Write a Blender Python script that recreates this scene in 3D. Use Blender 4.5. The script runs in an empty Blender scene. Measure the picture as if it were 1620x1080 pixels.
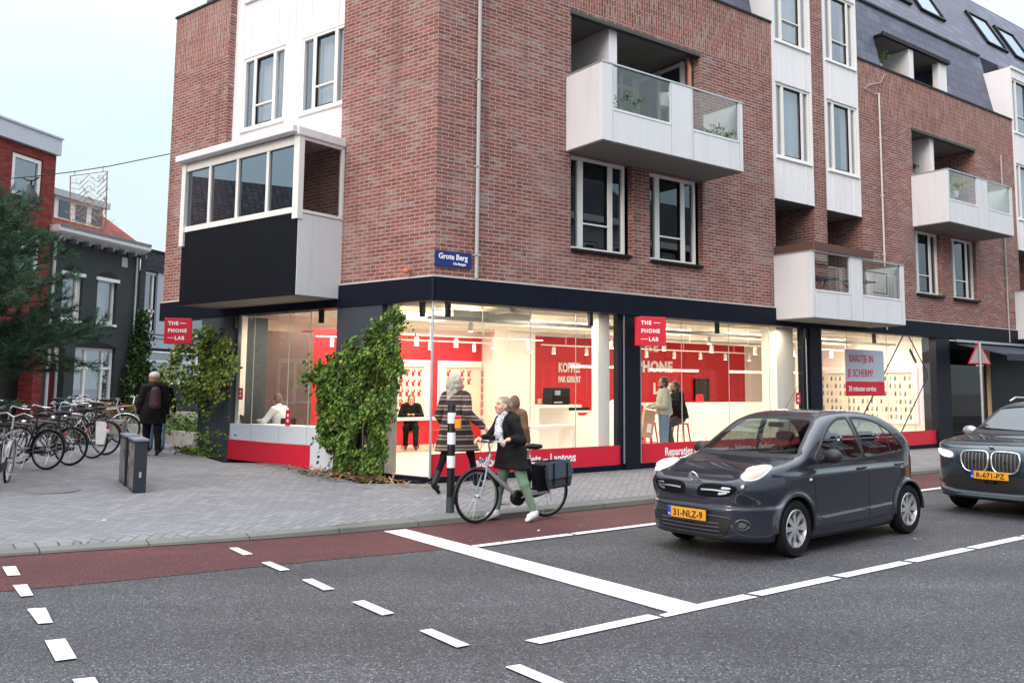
import bpy, bmesh, math, random
import numpy as np
from mathutils import Matrix, Vector, noise
from mathutils.bvhtree import BVHTree
random.seed(7)
R = math.radians
SC = bpy.context.scene
# ------------------------------------------------------------------ camera, sky, sun
cam_d = bpy.data.cameras.new("camera"); cam = bpy.data.objects.new("camera", cam_d)
SC.collection.objects.link(cam); SC.camera = cam
cam_d.sensor_fit = 'HORIZONTAL'; cam_d.sensor_width = 36
cam_d.lens = 1387.04 / 1620 * 36
cam_d.shift_x = (810 - 873.62) / 1620
cam_d.shift_y = (470.25 - 540) / 1620
cam_d.clip_end = 3000; cam_d.clip_start = .05
_F = Vector((0, math.cos(.10285), math.sin(.10285))); _r = Vector((1, 0, 0)); _u = _r.cross(_F)
_c, _s = math.cos(.0049455), math.sin(.0049455)
_r2 = _c * _r + _s * _u; _u2 = -_s * _r + _c * _u
_m = Matrix((( _r2.x, _u2.x, -_F.x, 0), (_r2.y, _u2.y, -_F.y, 0), (_r2.z, _u2.z, -_F.z, 1.72), (0, 0, 0, 1)))
cam.matrix_world = _m
SUN_EL, SUN_AZ = 24, 215          # soft overcast light from behind the camera
w = bpy.data.worlds.new("World"); SC.world = w; w.use_nodes = True
nt = w.node_tree; nt.nodes.clear()
wo = nt.nodes.new('ShaderNodeOutputWorld'); bg = nt.nodes.new('ShaderNodeBackground')
sky = nt.nodes.new('ShaderNodeTexSky'); sky.sky_type = 'NISHITA'; sky.sun_disc = False
sky.sun_elevation = R(SUN_EL); sky.sun_rotation = R(SUN_AZ)
sky.air_density = 1.3; sky.dust_density = 2.5; sky.ozone_density = 2
cl = nt.nodes.new('ShaderNodeTexNoise'); cl.inputs['Scale'].default_value = 2.2; cl.inputs['Detail'].default_value = 4
tc = nt.nodes.new('ShaderNodeTexCoord'); mp = nt.nodes.new('ShaderNodeMapping'); mp.inputs['Scale'].default_value = (1, 1, 3)
nt.links.new(tc.outputs['Generated'], mp.inputs[0]); nt.links.new(mp.outputs[0], cl.inputs['Vector'])
cr = nt.nodes.new('ShaderNodeValToRGB'); cr.color_ramp.elements[0].position = .3; cr.color_ramp.elements[1].position = .75
cr.color_ramp.elements[0].color = (7.3, 9.2, 9.9, 1); cr.color_ramp.elements[1].color = (9.2, 10.2, 10.5, 1)
nt.links.new(cl.outputs['Fac'], cr.inputs[0])
mx = nt.nodes.new('ShaderNodeMix'); mx.data_type = 'RGBA'; mx.inputs['Factor'].default_value = .82
nt.links.new(sky.outputs[0], mx.inputs[6]); nt.links.new(cr.outputs[0], mx.inputs[7])
sxyz = nt.nodes.new('ShaderNodeSeparateXYZ'); nt.links.new(tc.outputs['Generated'], sxyz.inputs[0])
zm = nt.nodes.new('ShaderNodeMath'); zm.operation = 'MAXIMUM'; nt.links.new(sxyz.outputs[2], zm.inputs[0]); zm.inputs[1].default_value = 0
zg = nt.nodes.new('ShaderNodeMath'); zg.operation = 'MULTIPLY_ADD'; zp = nt.nodes.new('ShaderNodeMath'); zp.operation = 'POWER'; nt.links.new(zm.outputs[0], zp.inputs[0]); zp.inputs[1].default_value = 2.6; nt.links.new(zp.outputs[0], zg.inputs[0]); zg.inputs[1].default_value = 3.4; zg.inputs[2].default_value = .90   # overcast: zenith brighter than the horizon
vm = nt.nodes.new('ShaderNodeVectorMath'); vm.operation = 'SCALE'; mz = nt.nodes.new('ShaderNodeMix'); mz.data_type = 'RGBA'; mzf = nt.nodes.new('ShaderNodeMath'); mzf.operation = 'MULTIPLY'; mzf.use_clamp = True; mzf.inputs[1].default_value = 1.15
nt.links.new(zp.outputs[0], mzf.inputs[0]); nt.links.new(mzf.outputs[0], mz.inputs['Factor']); nt.links.new(mx.outputs[2], mz.inputs[6]); mz.inputs[7].default_value = (9.2, 9.0, 9.5, 1)
nt.links.new(mz.outputs[2], vm.inputs[0]); nt.links.new(zg.outputs[0], vm.inputs['Scale'])
nt.links.new(vm.outputs[0], bg.inputs[0]); bg.inputs[1].default_value = .09
nt.links.new(bg.outputs[0], wo.inputs[0])
sd = bpy.data.lights.new("sun", 'SUN'); sd.energy = 1.5; sd.angle = R(22); sd.color = (1, .83, .74)
so = bpy.data.objects.new("sun", sd); SC.collection.objects.link(so)
_az = R(SUN_AZ); _el = R(SUN_EL)
_sv = Vector((math.sin(_az) * math.cos(_el), math.cos(_az) * math.cos(_el), math.sin(_el)))
so.rotation_euler = _sv.to_track_quat('Z', 'Y').to_euler(); so.location = (0, -20, 30)
SC.view_settings.view_transform = 'Standard'; SC.view_settings.look = 'None'
SC.view_settings.exposure = 0.42; SC.view_settings.gamma = 1
SC.render.engine = 'CYCLES'; SC.cycles.max_bounces = 8; SC.cycles.transparent_max_bounces = 16
SC.cycles.sample_clamp_indirect = 4; SC.cycles.caustics_reflective = False; SC.cycles.caustics_refractive = False
try: SC.cycles.use_denoising = True
except Exception: pass
# ------------------------------------------------------------------ frames
CX, CY = -2.0263656, 14.86912855            # the building's street corner
AR, AL = .9134175, -.931127
dR = Vector((math.sin(AR), math.cos(AR), 0)); nR = Vector((dR.y, -dR.x, 0))
dL = Vector((math.sin(AL), math.cos(AL), 0)); nL = Vector((-dL.y, dL.x, 0))
FR = Matrix.Translation((CX, CY, 0)) @ Matrix.Rotation(math.atan2(dR.y, dR.x), 4, 'Z')      # x = s, y = inward
FL = Matrix.Translation((CX, CY, 0)) @ Matrix.Rotation(math.atan2(-dL.y, -dL.x), 4, 'Z')    # x = -s, y = inward
FH = Matrix.Translation((-15.9, 33.5, 0)) @ Matrix.Rotation(R(78), 4, 'Z')                   # houses across the side street
def W(s, o, z=0): return FR @ Vector((s, -o, z))
def ground_z(x, y):
    p = Vector((x - CX, y - CY, 0)); o = p.dot(nR); t = p.dot(dL)
    z = .085 + .035 * min(1, max(0, (3 - o) / 3)) + .027 * min(max(0, t), 26) * min(1, max(0, (3 - o) / 3))
    return z
def in_wedge(x, y, m=.1):
    p = Vector((x - CX, y - CY, 0))
    return p.dot(nR) < -m and p.dot(nL) < -m and p.dot(dR) < 40
# ------------------------------------------------------------------ mesh builder
def wmat(o):
    m = o.matrix_basis.copy(); p = o.parent
    while p: m = p.matrix_basis @ m; p = p.parent
    return m
def link(o, parent=None):
    SC.collection.objects.link(o)
    if parent: o.parent = parent
    return o
def tag(o, label=None, cat=None, group=None, kind=None):
    if label: o['label'] = label
    if cat: o['category'] = cat
    if group: o['group'] = group
    if kind: o['kind'] = kind
    return o
def empty(name, loc, rz=0, label=None, cat=None, group=None):
    o = bpy.data.objects.new(name, None); o.empty_display_size = .1
    o.location = loc; o.rotation_euler = (0, 0, rz); link(o); return tag(o, label, cat, group)
def kids(o): return [c for c in SC.collection.objects if c.parent == o]
def copy_tree(o, parent=None):
    c = o.copy(); SC.collection.objects.link(c); c.parent = parent
    for ch in kids(o): copy_tree(ch, c)
    return c
class MB:
    def __init__(s, T=None): s.v = []; s.f = []; s.m = []; s.pc = []; s.T = T or Matrix(); s.mi = 0
    def add(s, vs, fs, mi=None):
        b = len(s.v); T = s.T
        s.pc.append((b, len(s.f), len(vs), len(fs))); s.v += [T @ Vector(v) for v in vs]; s.f += [tuple(b + i for i in f) for f in fs]
        s.m += [s.mi if mi is None else mi] * len(fs); return s
    def quad(s, a, b, c, d, mi=None): return s.add([a, b, c, d], [(0, 1, 2, 3)], mi)
    def box(s, x0, x1, y0, y1, z0, z1, mi=None):
        if x0 > x1: x0, x1 = x1, x0
        if y0 > y1: y0, y1 = y1, y0
        return s.add([(x0, y0, z0), (x1, y0, z0), (x1, y1, z0), (x0, y1, z0), (x0, y0, z1), (x1, y0, z1), (x1, y1, z1), (x0, y1, z1)],
                     [(0, 3, 2, 1), (4, 5, 6, 7), (0, 1, 5, 4), (1, 2, 6, 5), (2, 3, 7, 6), (3, 0, 4, 7)], mi)
    def tube(s, pts, r, n=8, closed=False, mi=None):
        pts = [Vector(p) for p in pts]; N = len(pts); rr = r if isinstance(r, (list, tuple)) else [r] * N
        vs = []; up = None
        for i, p in enumerate(pts):
            if closed: t = pts[(i + 1) % N] - pts[i - 1]
            else: t = pts[min(i + 1, N - 1)] - pts[max(i - 1, 0)]
            t.normalize()
            if up is None:
                a = Vector((0, 0, 1)) if abs(t.z) < .9 else Vector((1, 0, 0)); up = a.cross(t).normalized()
            else:
                up = (up - t * up.dot(t)); up = up.normalized() if up.length > 1e-6 else Vector((1, 0, 0))
            w2 = t.cross(up)
            for k in range(n):
                a = 2 * math.pi * k / n; vs.append(p + (up * math.cos(a) + w2 * math.sin(a)) * rr[i])
        fs = []
        for i in range(N if closed else N - 1):
            j = (i + 1) % N
            for k in range(n): fs.append((i * n + k, i * n + (k + 1) % n, j * n + (k + 1) % n, j * n + k))
        if not closed: fs.append(tuple(range(n - 1, -1, -1))); fs.append(tuple((N - 1) * n + k for k in range(n)))
        return s.add(vs, fs, mi)
    def split(s, name, mats, parent, **k):     # every box or tube added becomes a part of its own
        for (v0, f0, nv, nf) in s.pc:
            q = MB(); q.v = s.v[v0:v0 + nv]; q.f = [tuple(i - v0 for i in f) for f in s.f[f0:f0 + nf]]; q.m = s.m[f0:f0 + nf]; q.build(name, mats, parent, **k)
    def lathe(s, prof, n=20, axis='z', c=(0, 0, 0), mi=None, caps=True):
        vs = []; c = Vector(c)
        for (r, h) in prof:
            for k in range(n):
                a = 2 * math.pi * k / n; u, v2 = r * math.cos(a), r * math.sin(a)
                vs.append(c + (Vector((u, v2, h)) if axis == 'z' else Vector((u, h, v2)) if axis == 'y' else Vector((h, u, v2))))
        fs = []
        for i in range(len(prof) - 1):
            for k in range(n): fs.append((i * n + k, i * n + (k + 1) % n, (i + 1) * n + (k + 1) % n, (i + 1) * n + k))
        if caps: fs.append(tuple(range(n - 1, -1, -1))); fs.append(tuple((len(prof) - 1) * n + k for k in range(n)))
        return s.add(vs, fs, mi)
    def torus(s, c, R0, r, axis='y', n=32, m=8, mi=None):
        c = Vector(c); vs = []; fs = []
        for i in range(n):
            a = 2 * math.pi * i / n
            for j in range(m):
                b = 2 * math.pi * j / m; q = R0 + r * math.cos(b); h = r * math.sin(b)
                u, v2 = q * math.cos(a), q * math.sin(a)
                vs.append(c + (Vector((u, h, v2)) if axis == 'y' else Vector((h, u, v2)) if axis == 'x' else Vector((u, v2, h))))
        for i in range(n):
            for j in range(m): fs.append((i * m + j, i * m + (j + 1) % m, ((i + 1) % n) * m + (j + 1) % m, ((i + 1) % n) * m + j))
        return s.add(vs, fs, mi)
    def prism(s, poly, y0, y1, plane='xz', mi=None):
        n = len(poly)
        P = (lambda u, v2, h: (u, h, v2)) if plane == 'xz' else (lambda u, v2, h: (u, v2, h)) if plane == 'xy' else (lambda u, v2, h: (h, u, v2))
        vs = [P(u, v2, y0) for u, v2 in poly] + [P(u, v2, y1) for u, v2 in poly]
        fs = [tuple(range(n)), tuple(range(2 * n - 1, n - 1, -1))] + [(i, i + n, (i + 1) % n + n, (i + 1) % n) for i in range(n)]
        return s.add(vs, fs, mi)
    def build(s, name, mats, parent=None, smooth=False, bevel=0, uv=False, fixn=True, label=None, cat=None, group=None, kind=None, rot_uv=False, origin=None):
        me = bpy.data.meshes.new(name)
        vs = s.v
        if parent is not None:
            inv = wmat(parent).inverted(); vs = [inv @ v for v in vs]; loc = None
        else:
            if origin is None:
                xs = [v.x for v in vs]; ys = [v.y for v in vs]; zs = [v.z for v in vs]
                loc = Vector(((min(xs) + max(xs)) / 2, (min(ys) + max(ys)) / 2, min(zs)))
            else: loc = Vector(origin)
            vs = [v - loc for v in vs]
        me.from_pydata([tuple(v) for v in vs], [], s.f)
        if uv:      # metric coordinates: along the face and up
            ul = me.uv_layers.new(name='UVMap'); wv = s.v
            for p in me.polygons:
                ws = [wv[i] for i in p.vertices]
                n = (ws[1] - ws[0]).cross(ws[2] - ws[0])
                if n.length < 1e-9 and len(ws) > 3: n = (ws[2] - ws[0]).cross(ws[3] - ws[0])
                n.normalize() if n.length > 0 else None
                if abs(n.z) > .95: tu, tv = dR, Vector((-dR.y, dR.x, 0))
                else:
                    tu = Vector((-n.y, n.x, 0)).normalized(); tv = tu.cross(n) * -1
                    if tv.z < 0: tv = -tv
                    if tu.dot(dR) < 0: tu = -tu
                for li in p.loop_indices:
                    q = wv[me.loops[li].vertex_index]; q = q - Vector((CX, CY, 0))
                    a, b = q.dot(tu), q.dot(tv)
                    ul.data[li].uv = (b, a) if rot_uv else (a, b)
        if fixn:
            bm = bmesh.new(); bm.from_mesh(me); bmesh.ops.recalc_face_normals(bm, faces=bm.faces); bm.to_mesh(me); bm.free()
        mats = mats if isinstance(mats, (list, tuple)) else [mats]
        for m in mats: me.materials.append(m)
        if len(mats) > 1: me.polygons.foreach_set('material_index', s.m)
        if smooth: me.polygons.foreach_set('use_smooth', [True] * len(me.polygons))
        o = bpy.data.objects.new(name, me)
        if loc is not None: o.location = loc
        link(o, parent)
        if bevel:
            b = o.modifiers.new('bevel', 'BEVEL'); b.width = bevel; b.segments = 2; b.limit_method = 'ANGLE'
        if smooth == 'auto':
            try: me.set_sharp_from_angle(angle=R(35))
            except Exception: pass
        return tag(o, label, cat, group, kind)
# ------------------------------------------------------------------ materials
class N:     # small node expression helper
    def __init__(s, nt): s.nt = nt
    def node(s, t, **k):
        n = s.nt.nodes.new(t)
        for a, b in k.items(): setattr(n, a, b)
        return n
    def m(s, op, a, b=0.0, c=0.0):
        n = s.nt.nodes.new('ShaderNodeMath'); n.operation = op
        for i, x in enumerate((a, b, c)):
            if isinstance(x, (int, float)): n.inputs[i].default_value = x
            else: s.nt.links.new(x, n.inputs[i])
        return n.outputs[0]
    def L(s, a, b): s.nt.links.new(a, b)
    def mix(s, f, a, b, mode='MIX'):
        n = s.nt.nodes.new('ShaderNodeMix'); n.data_type = 'RGBA'; n.blend_type = mode
        for k, x in ((0, f), (6, a), (7, b)):
            if isinstance(x, (int, float)): n.inputs[k].default_value = x
            elif isinstance(x, tuple): n.inputs[k].default_value = tuple(x) + (1,) if len(x) == 3 else x
            else: s.nt.links.new(x, n.inputs[k])
        return n.outputs[2]
    def noise(s, vec, scale, detail=3, rough=.5):
        n = s.nt.nodes.new('ShaderNodeTexNoise'); n.inputs['Scale'].default_value = scale
        n.inputs['Detail'].default_value = detail; n.inputs['Roughness'].default_value = rough
        if vec is not None: s.L(vec, n.inputs['Vector'])
        return n.outputs['Fac']
    def ramp(s, f, stops):
        n = s.nt.nodes.new('ShaderNodeValToRGB'); e = n.color_ramp.elements
        while len(e) < len(stops): e.new(.5)
        for k, (p, c) in enumerate(stops):
            e[k].position = p; e[k].color = (c, c, c, 1) if isinstance(c, (int, float)) else tuple(c) + (1,)
        s.L(f, n.inputs[0]); return n.outputs[0]
    def bump(s, h, strength, dist=.01):
        n = s.nt.nodes.new('ShaderNodeBump'); n.inputs['Strength'].default_value = strength; n.inputs['Distance'].default_value = dist
        s.L(h, n.inputs['Height']); return n.outputs[0]
MATS = {}
def base(name):
    m = bpy.data.materials.new(name); m.use_nodes = True; nt = m.node_tree
    b = nt.nodes['Principled BSDF']; return m, nt, b, N(nt)
def pm(name, col, rough=.6, metal=0, var=.12, scale=6, bump=0, bscale=60, spec=.5, coat=0, emit=0, streak=0):
    if name in MATS: return MATS[name]
    m, nt, b, n = base(name); tc = n.node('ShaderNodeTexCoord').outputs['Object']
    col = tuple(col)
    if var:
        f = n.noise(tc, scale, 4, .6)
        c = n.mix(f, tuple(x * (1 - var) for x in col), tuple(min(1, x * (1 + var)) for x in col))
        if streak:      # rain streaks and grime
            mp = n.node('ShaderNodeMapping'); mp.inputs['Scale'].default_value = (7, 7, .5); n.L(tc, mp.inputs[0])
            c = n.mix(n.m('MULTIPLY', n.ramp(n.noise(mp.outputs[0], 1.0, 5, .6), [(.50, 0), (.78, 1)]), streak), c, tuple(x * .55 for x in col))
        n.L(c, b.inputs['Base Color'])
        r = n.m('MULTIPLY_ADD', f, .15, max(0.02, rough - .075)) if rough > .1 else None
        if r is not None: n.L(r, b.inputs['Roughness'])
        else: b.inputs['Roughness'].default_value = rough
    else:
        b.inputs['Base Color'].default_value = col + (1,); b.inputs['Roughness'].default_value = rough
    b.inputs['Metallic'].default_value = metal; b.inputs['Specular IOR Level'].default_value = spec
    if coat: b.inputs['Coat Weight'].default_value = coat; b.inputs['Coat Roughness'].default_value = .03
    if bump: n.L(n.bump(n.noise(tc, bscale, 3), bump), b.inputs['Normal'])
    if emit: b.inputs['Emission Color'].default_value = col + (1,); b.inputs['Emission Strength'].default_value = emit
    MATS[name] = m; return m
def glass(name, tint=(.9, .95, .95), f0=.06, rough=0.0, refl=(1, 1, 1), power=1.0):
    m = bpy.data.materials.new(name); m.use_nodes = True; nt = m.node_tree; nt.nodes.clear(); n = N(nt)
    out = n.node('ShaderNodeOutputMaterial'); t = n.node('ShaderNodeBsdfTransparent'); g = n.node('ShaderNodeBsdfGlossy')
    t.inputs[0].default_value = tuple(tint) + (1,); g.inputs['Roughness'].default_value = rough; g.inputs[0].default_value = tuple(refl) + (1,)
    geo = n.node('ShaderNodeNewGeometry')
    dt = n.node('ShaderNodeVectorMath', operation='DOT_PRODUCT'); n.L(geo.outputs['Normal'], dt.inputs[0]); n.L(geo.outputs['Incoming'], dt.inputs[1])
    c = n.m('ABSOLUTE', dt.outputs['Value']); k = n.m('POWER', n.m('SUBTRACT', 1, c), 4.2)
    f = n.m('MINIMUM', n.m('MULTIPLY_ADD', k, (1 - f0) * power, f0), .97)
    x = n.node('ShaderNodeMixShader'); n.L(f, x.inputs[0]); n.L(t.outputs[0], x.inputs[1]); n.L(g.outputs[0], x.inputs[2]); n.L(x.outputs[0], out.inputs[0])
    return m
def brick(name, c1, c2, mortar, bw=.245, bh=.070, ms=.006, stain=.5, bump=.6, off=.5, pale=(.42, .34, .33), rough=.85, dark=.5, grey=None):
    m, nt, b, n = base(name); uv = n.node('ShaderNodeUVMap').outputs[0]
    t = n.node('ShaderNodeTexBrick', offset=off); n.L(uv, t.inputs['Vector'])
    t.inputs['Scale'].default_value = 1; t.inputs['Brick Width'].default_value = bw; t.inputs['Row Height'].default_value = bh
    t.inputs['Mortar Size'].default_value = ms; t.inputs['Mortar Smooth'].default_value = .25; t.inputs['Bias'].default_value = 0
    t.inputs['Color1'].default_value = tuple(c1) + (1,); t.inputs['Color2'].default_value = tuple(c2) + (1,); t.inputs['Mortar'].default_value = tuple(mortar) + (1,)
    # per-brick odd tones: a second lattice picks single bricks
    mp = n.node('ShaderNodeMapping'); mp.inputs['Scale'].default_value = (1 / bw, 1 / bh, 1); n.L(uv, mp.inputs[0])
    vo = n.node('ShaderNodeTexWhiteNoise', noise_dimensions='2D')
    sx = n.node('ShaderNodeSeparateXYZ'); n.L(mp.outputs[0], sx.inputs[0])
    row = n.m('FLOOR', sx.outputs[1]); odd = n.m('MODULO', n.m('ABSOLUTE', row), 2)
    colx = n.m('FLOOR', n.m('ADD', sx.outputs[0], n.m('MULTIPLY', odd, off)))
    cb = n.node('ShaderNodeCombineXYZ'); n.L(colx, cb.inputs[0]); n.L(row, cb.inputs[1]); n.L(cb.outputs[0], vo.inputs['Vector'])
    rnd = vo.outputs['Value']
    isb = n.m('SUBTRACT', 1, t.outputs['Fac'])
    c = t.outputs['Color']
    c = n.mix(n.m('MULTIPLY', n.m('GREATER_THAN', rnd, .82), n.m('MULTIPLY', isb, .55)), c, tuple(x * dark for x in c1))
    c = n.mix(n.m('MULTIPLY', n.m('LESS_THAN', rnd, .15), n.m('MULTIPLY', isb, .62)), c, grey or tuple(min(1, x * 1.45 + .02) for x in c2))
    c = n.mix(n.m('MULTIPLY', n.m('COMPARE', rnd, .45, .06), n.m('MULTIPLY', isb, .5)), c, tuple(min(1, x * 1.35) for x in c1))
    big = n.noise(uv, .55, 5, .6); fine = n.noise(uv, 40, 3)
    c = n.mix(n.m('MULTIPLY', n.ramp(big, [(.5, 0), (.75, 1)]), stain), c, tuple(pale))
    big2 = n.noise(uv, 1.3, 4, .7)
    c = n.mix(n.m('MULTIPLY', n.ramp(big2, [(.48, 0), (.7, 1)]), stain * .5), c, tuple(x * .55 for x in c1))
    mps = n.node('ShaderNodeMapping'); mps.inputs['Scale'].default_value = (2.2, .22, 1); n.L(uv, mps.inputs[0]); sk = n.noise(mps.outputs[0], 1.0, 5, .6)
    c = n.mix(n.m('MULTIPLY', n.ramp(sk, [(.53, 0), (.72, 1)]), stain), c, tuple(x * .42 for x in c1))
    c = n.mix(.35, c, n.ramp(fine, [(.3, .25), (.7, .75)]), 'OVERLAY')
    n.L(c, b.inputs['Base Color']); b.inputs['Roughness'].default_value = rough; b.inputs['Specular IOR Level'].default_value = .25
    h = n.m('ADD', n.m('MULTIPLY', t.outputs['Fac'], -1), n.m('MULTIPLY', fine, .3))
    n.L(n.bump(h, bump, .008), b.inputs['Normal'])
    return m
def text_mesh(body, size, T, mat, name='lettering', parent=None, depth=.004, bold=.0, sx=1.0, align='LEFT', **k):
    cu = bpy.data.curves.new('t', 'FONT'); cu.body = body; cu.size = size; cu.extrude = depth / 2; cu.offset = bold; cu.align_x = align
    cu.resolution_u = 3; cu.space_character = k.pop('sp', 1.0); cu.space_line = k.pop('ls', 1.0)
    o = bpy.data.objects.new('t', cu); SC.collection.objects.link(o)
    bpy.context.view_layer.update()
    me = bpy.data.meshes.new_from_object(o.evaluated_get(bpy.context.evaluated_depsgraph_get()))
    bpy.data.objects.remove(o); bpy.data.curves.remove(cu)
    mb = MB(T @ Matrix.Rotation(R(90), 4, 'X') @ Matrix.Diagonal((sx, 1, 1, 1)))
    mb.add([v.co.copy() for v in me.vertices], [tuple(p.vertices) for p in me.polygons])
    bpy.data.meshes.remove(me)
    return mb.build(name, mat, parent, fixn=True, **k)
def wall(mb, x0, x1, z0, z1, y, holes, d=.3, mi=None, back=None):
    xs = sorted({x0, x1} | {h[i] for h in holes for i in (0, 1) if x0 < h[i] < x1}); zs = sorted({z0, z1} | {h[i] for h in holes for i in (2, 3) if z0 < h[i] < z1})
    for a, b in zip(xs, xs[1:]):
        for c, e in zip(zs, zs[1:]):
            if any(h[0] <= (a + b) / 2 <= h[1] and h[2] <= (c + e) / 2 <= h[3] for h in holes): continue
            mb.quad((a, y, c), (b, y, c), (b, y, e), (a, y, e), mi)
    for h in holes:
        a, b, c, e = max(h[0], x0), min(h[1], x1), max(h[2], z0), min(h[3], z1)
        dd = h[4] if len(h) > 4 else d
        if h[0] > x0: mb.quad((a, y, c), (a, y + dd, c), (a, y + dd, e), (a, y, e), mi)
        if h[1] < x1: mb.quad((b, y + dd, c), (b, y, c), (b, y, e), (b, y + dd, e), mi)
        if h[2] > z0: mb.quad((a, y, c), (b, y, c), (b, y + dd, c), (a, y + dd, c), mi)
        if h[3] < z1: mb.quad((a, y + dd, e), (b, y + dd, e), (b, y, e), (a, y, e), mi)
# ------------------------------------------------------------------ signed-distance bodies -> one continuous mesh
def _smin(a, b, k):
    if k <= 0: return np.minimum(a, b)
    h = np.clip(.5 + .5 * (b - a) / k, 0, 1); return b * (1 - h) + a * h - k * h * (1 - h)
def rcone(P, a, b, ra, rb):
    a = np.array(a, float); b = np.array(b, float); ba = b - a; L2 = max(ba @ ba, 1e-9)
    pa = P - a; t = np.clip((pa @ ba) / L2, 0, 1)
    return np.sqrt(((pa - t[..., None] * ba) ** 2).sum(-1)) - (ra + (rb - ra) * t)
def ell(P, c, r, rot=None):
    q = P - np.array(c, float)
    if rot is not None: q = q @ np.array(rot.to_3x3())
    r = np.array(r, float); k0 = np.sqrt(((q / r) ** 2).sum(-1)); k1 = np.sqrt(((q / r ** 2) ** 2).sum(-1)) + 1e-9
    return k0 * (k0 - 1) / k1
def sdf_field(prims, lo, hi, res, k):
    lo = np.array(lo, float); hi = np.array(hi, float); n = np.maximum(3, np.ceil((hi - lo) / res).astype(int) + 1)
    F = np.full(n, .25, np.float64)
    ax = [lo[i] + np.arange(n[i]) * res for i in range(3)]
    for p in prims:
        kk = p.get('k', k); mg = kk + res * 3
        if p['t'] == 'c': c = np.array([p['a'], p['b']]); r = max(p['ra'], p['rb']); l, h = c.min(0) - r, c.max(0) + r
        elif p['t'] == 'e': r = max(p['r']); l, h = np.array(p['c']) - r, np.array(p['c']) + r
        else: l, h = lo, hi
        i0 = np.maximum(0, np.floor((l - mg - lo) / res).astype(int)); i1 = np.minimum(n, np.ceil((h + mg - lo) / res).astype(int) + 1)
        if (i1 <= i0).any(): continue
        sl = tuple(slice(a, b) for a, b in zip(i0, i1))
        P = np.stack(np.meshgrid(*[ax[i][i0[i]:i1[i]] for i in range(3)], indexing='ij'), -1)
        if p['t'] == 'c': d = rcone(P, p['a'], p['b'], p['ra'], p['rb'])
        elif p['t'] == 'e': d = ell(P, p['c'], p['r'], p.get('rot'))
        elif p['t'] == 'p': d = (P - np.array(p['o'], float)) @ np.array(p['n'], float)      # keep the side n points away from
        else: d = p['f'](P)
        op = p.get('op', 'u')
        if op == 'u': F[sl] = _smin(F[sl], d, kk)
        elif op == 's': F[sl] = -_smin(-F[sl], d, kk)
        else: F[sl] = -_smin(-F[sl], -d, kk)
    return F, lo
def nets(F, lo, res):
    S = F < 0; nx, ny, nz = F.shape
    acc = np.zeros((nx - 1, ny - 1, nz - 1, 3)); cnt = np.zeros((nx - 1, ny - 1, nz - 1))
    for ax in range(3):
        o = [a for a in range(3) if a != ax]
        for d1 in (0, 1):
            for d2 in (0, 1):
                s0 = [None] * 3; s1 = [None] * 3
                for a, dd in zip(o, (d1, d2)): s0[a] = slice(dd, F.shape[a] - 1 + dd); s1[a] = s0[a]
                s0[ax] = slice(0, F.shape[ax] - 1); s1[ax] = slice(1, F.shape[ax])
                A = F[tuple(s0)]; B = F[tuple(s1)]; cr = (A < 0) != (B < 0)
                t = np.where(cr, A / np.where(cr, A - B, 1), 0)
                acc[..., ax] += t; 
                for a, dd in zip(o, (d1, d2)): acc[..., a] += cr * dd
                cnt += cr
    act = cnt > 0; idx = -np.ones(act.shape, int); idx[act] = np.arange(act.sum())
    ijk = np.argwhere(act); V = lo + (ijk + acc[act] / cnt[act][:, None]) * res
    Q = []
    for ax in range(3):
        o = [a for a in range(3) if a != ax]
        s0 = [slice(1, -1)] * 3; s1 = [slice(1, -1)] * 3; s0[ax] = slice(0, -1); s1[ax] = slice(1, None)
        A = S[tuple(s0)]; B = S[tuple(s1)]; cr = np.argwhere(A != B)
        if not len(cr): continue
        base = cr.copy(); base[:, o[0]] += 1; base[:, o[1]] += 1
        q = []
        for d in ((0, 0), (1, 0), (1, 1), (0, 1)):
            c = base.copy(); c[:, o[0]] -= d[0]; c[:, o[1]] -= d[1]; q.append(idx[c[:, 0], c[:, 1], c[:, 2]])
        q = np.stack(q, 1); ins = A[cr[:, 0], cr[:, 1], cr[:, 2]]
        flip = ins if ax != 1 else ~ins
        q[~flip] = q[~flip][:, ::-1]; Q.append(q)
    return V, np.concatenate(Q)
def sdf_obj(name, prims, mat, parent, res=.01, k=.02, noise_amp=0, noise_scale=8, pad=.03, box=None, extra=None, post=None):
    pts = []
    for p in prims:
        if p.get('op', 'u') != 'u': continue
        if p['t'] == 'c':
            r = max(p['ra'], p['rb']); pts += [np.array(p['a']) - r, np.array(p['b']) - r, np.array(p['a']) + r, np.array(p['b']) + r]
        elif p['t'] == 'e': r = max(p['r']); pts += [np.array(p['c']) - r, np.array(p['c']) + r]
    if box: lo, hi = box
    else: lo = np.min(pts, 0) - pad; hi = np.max(pts, 0) + pad
    F, lo = sdf_field(prims, lo, hi, res, k)
    V, Q = nets(F, lo, res)
    if noise_amp:
        for i in range(len(V)):
            v = Vector(V[i]) * noise_scale
            V[i] += np.array(noise.noise_vector(v)) * noise_amp
    if post is not None: V = post(V)
    me = bpy.data.meshes.new(name); me.vertices.add(len(V)); me.vertices.foreach_set('co', V.astype(np.float32).ravel())
    me.loops.add(len(Q) * 4); me.loops.foreach_set('vertex_index', Q.astype(np.int32).ravel())
    me.polygons.add(len(Q)); me.polygons.foreach_set('loop_start', np.arange(0, len(Q) * 4, 4, dtype=np.int32))
    me.update(calc_edges=True); me.validate()
    me.polygons.foreach_set('use_smooth', [True] * len(me.polygons))
    for m in (mat if isinstance(mat, (list, tuple)) else [mat]): me.materials.append(m)
    o = bpy.data.objects.new(name, me); link(o, parent)
    return o
def CO(a, b, ra, rb=None, **k): return dict(t='c', a=tuple(a), b=tuple(b), ra=ra, rb=ra if rb is None else rb, **k)
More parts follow.
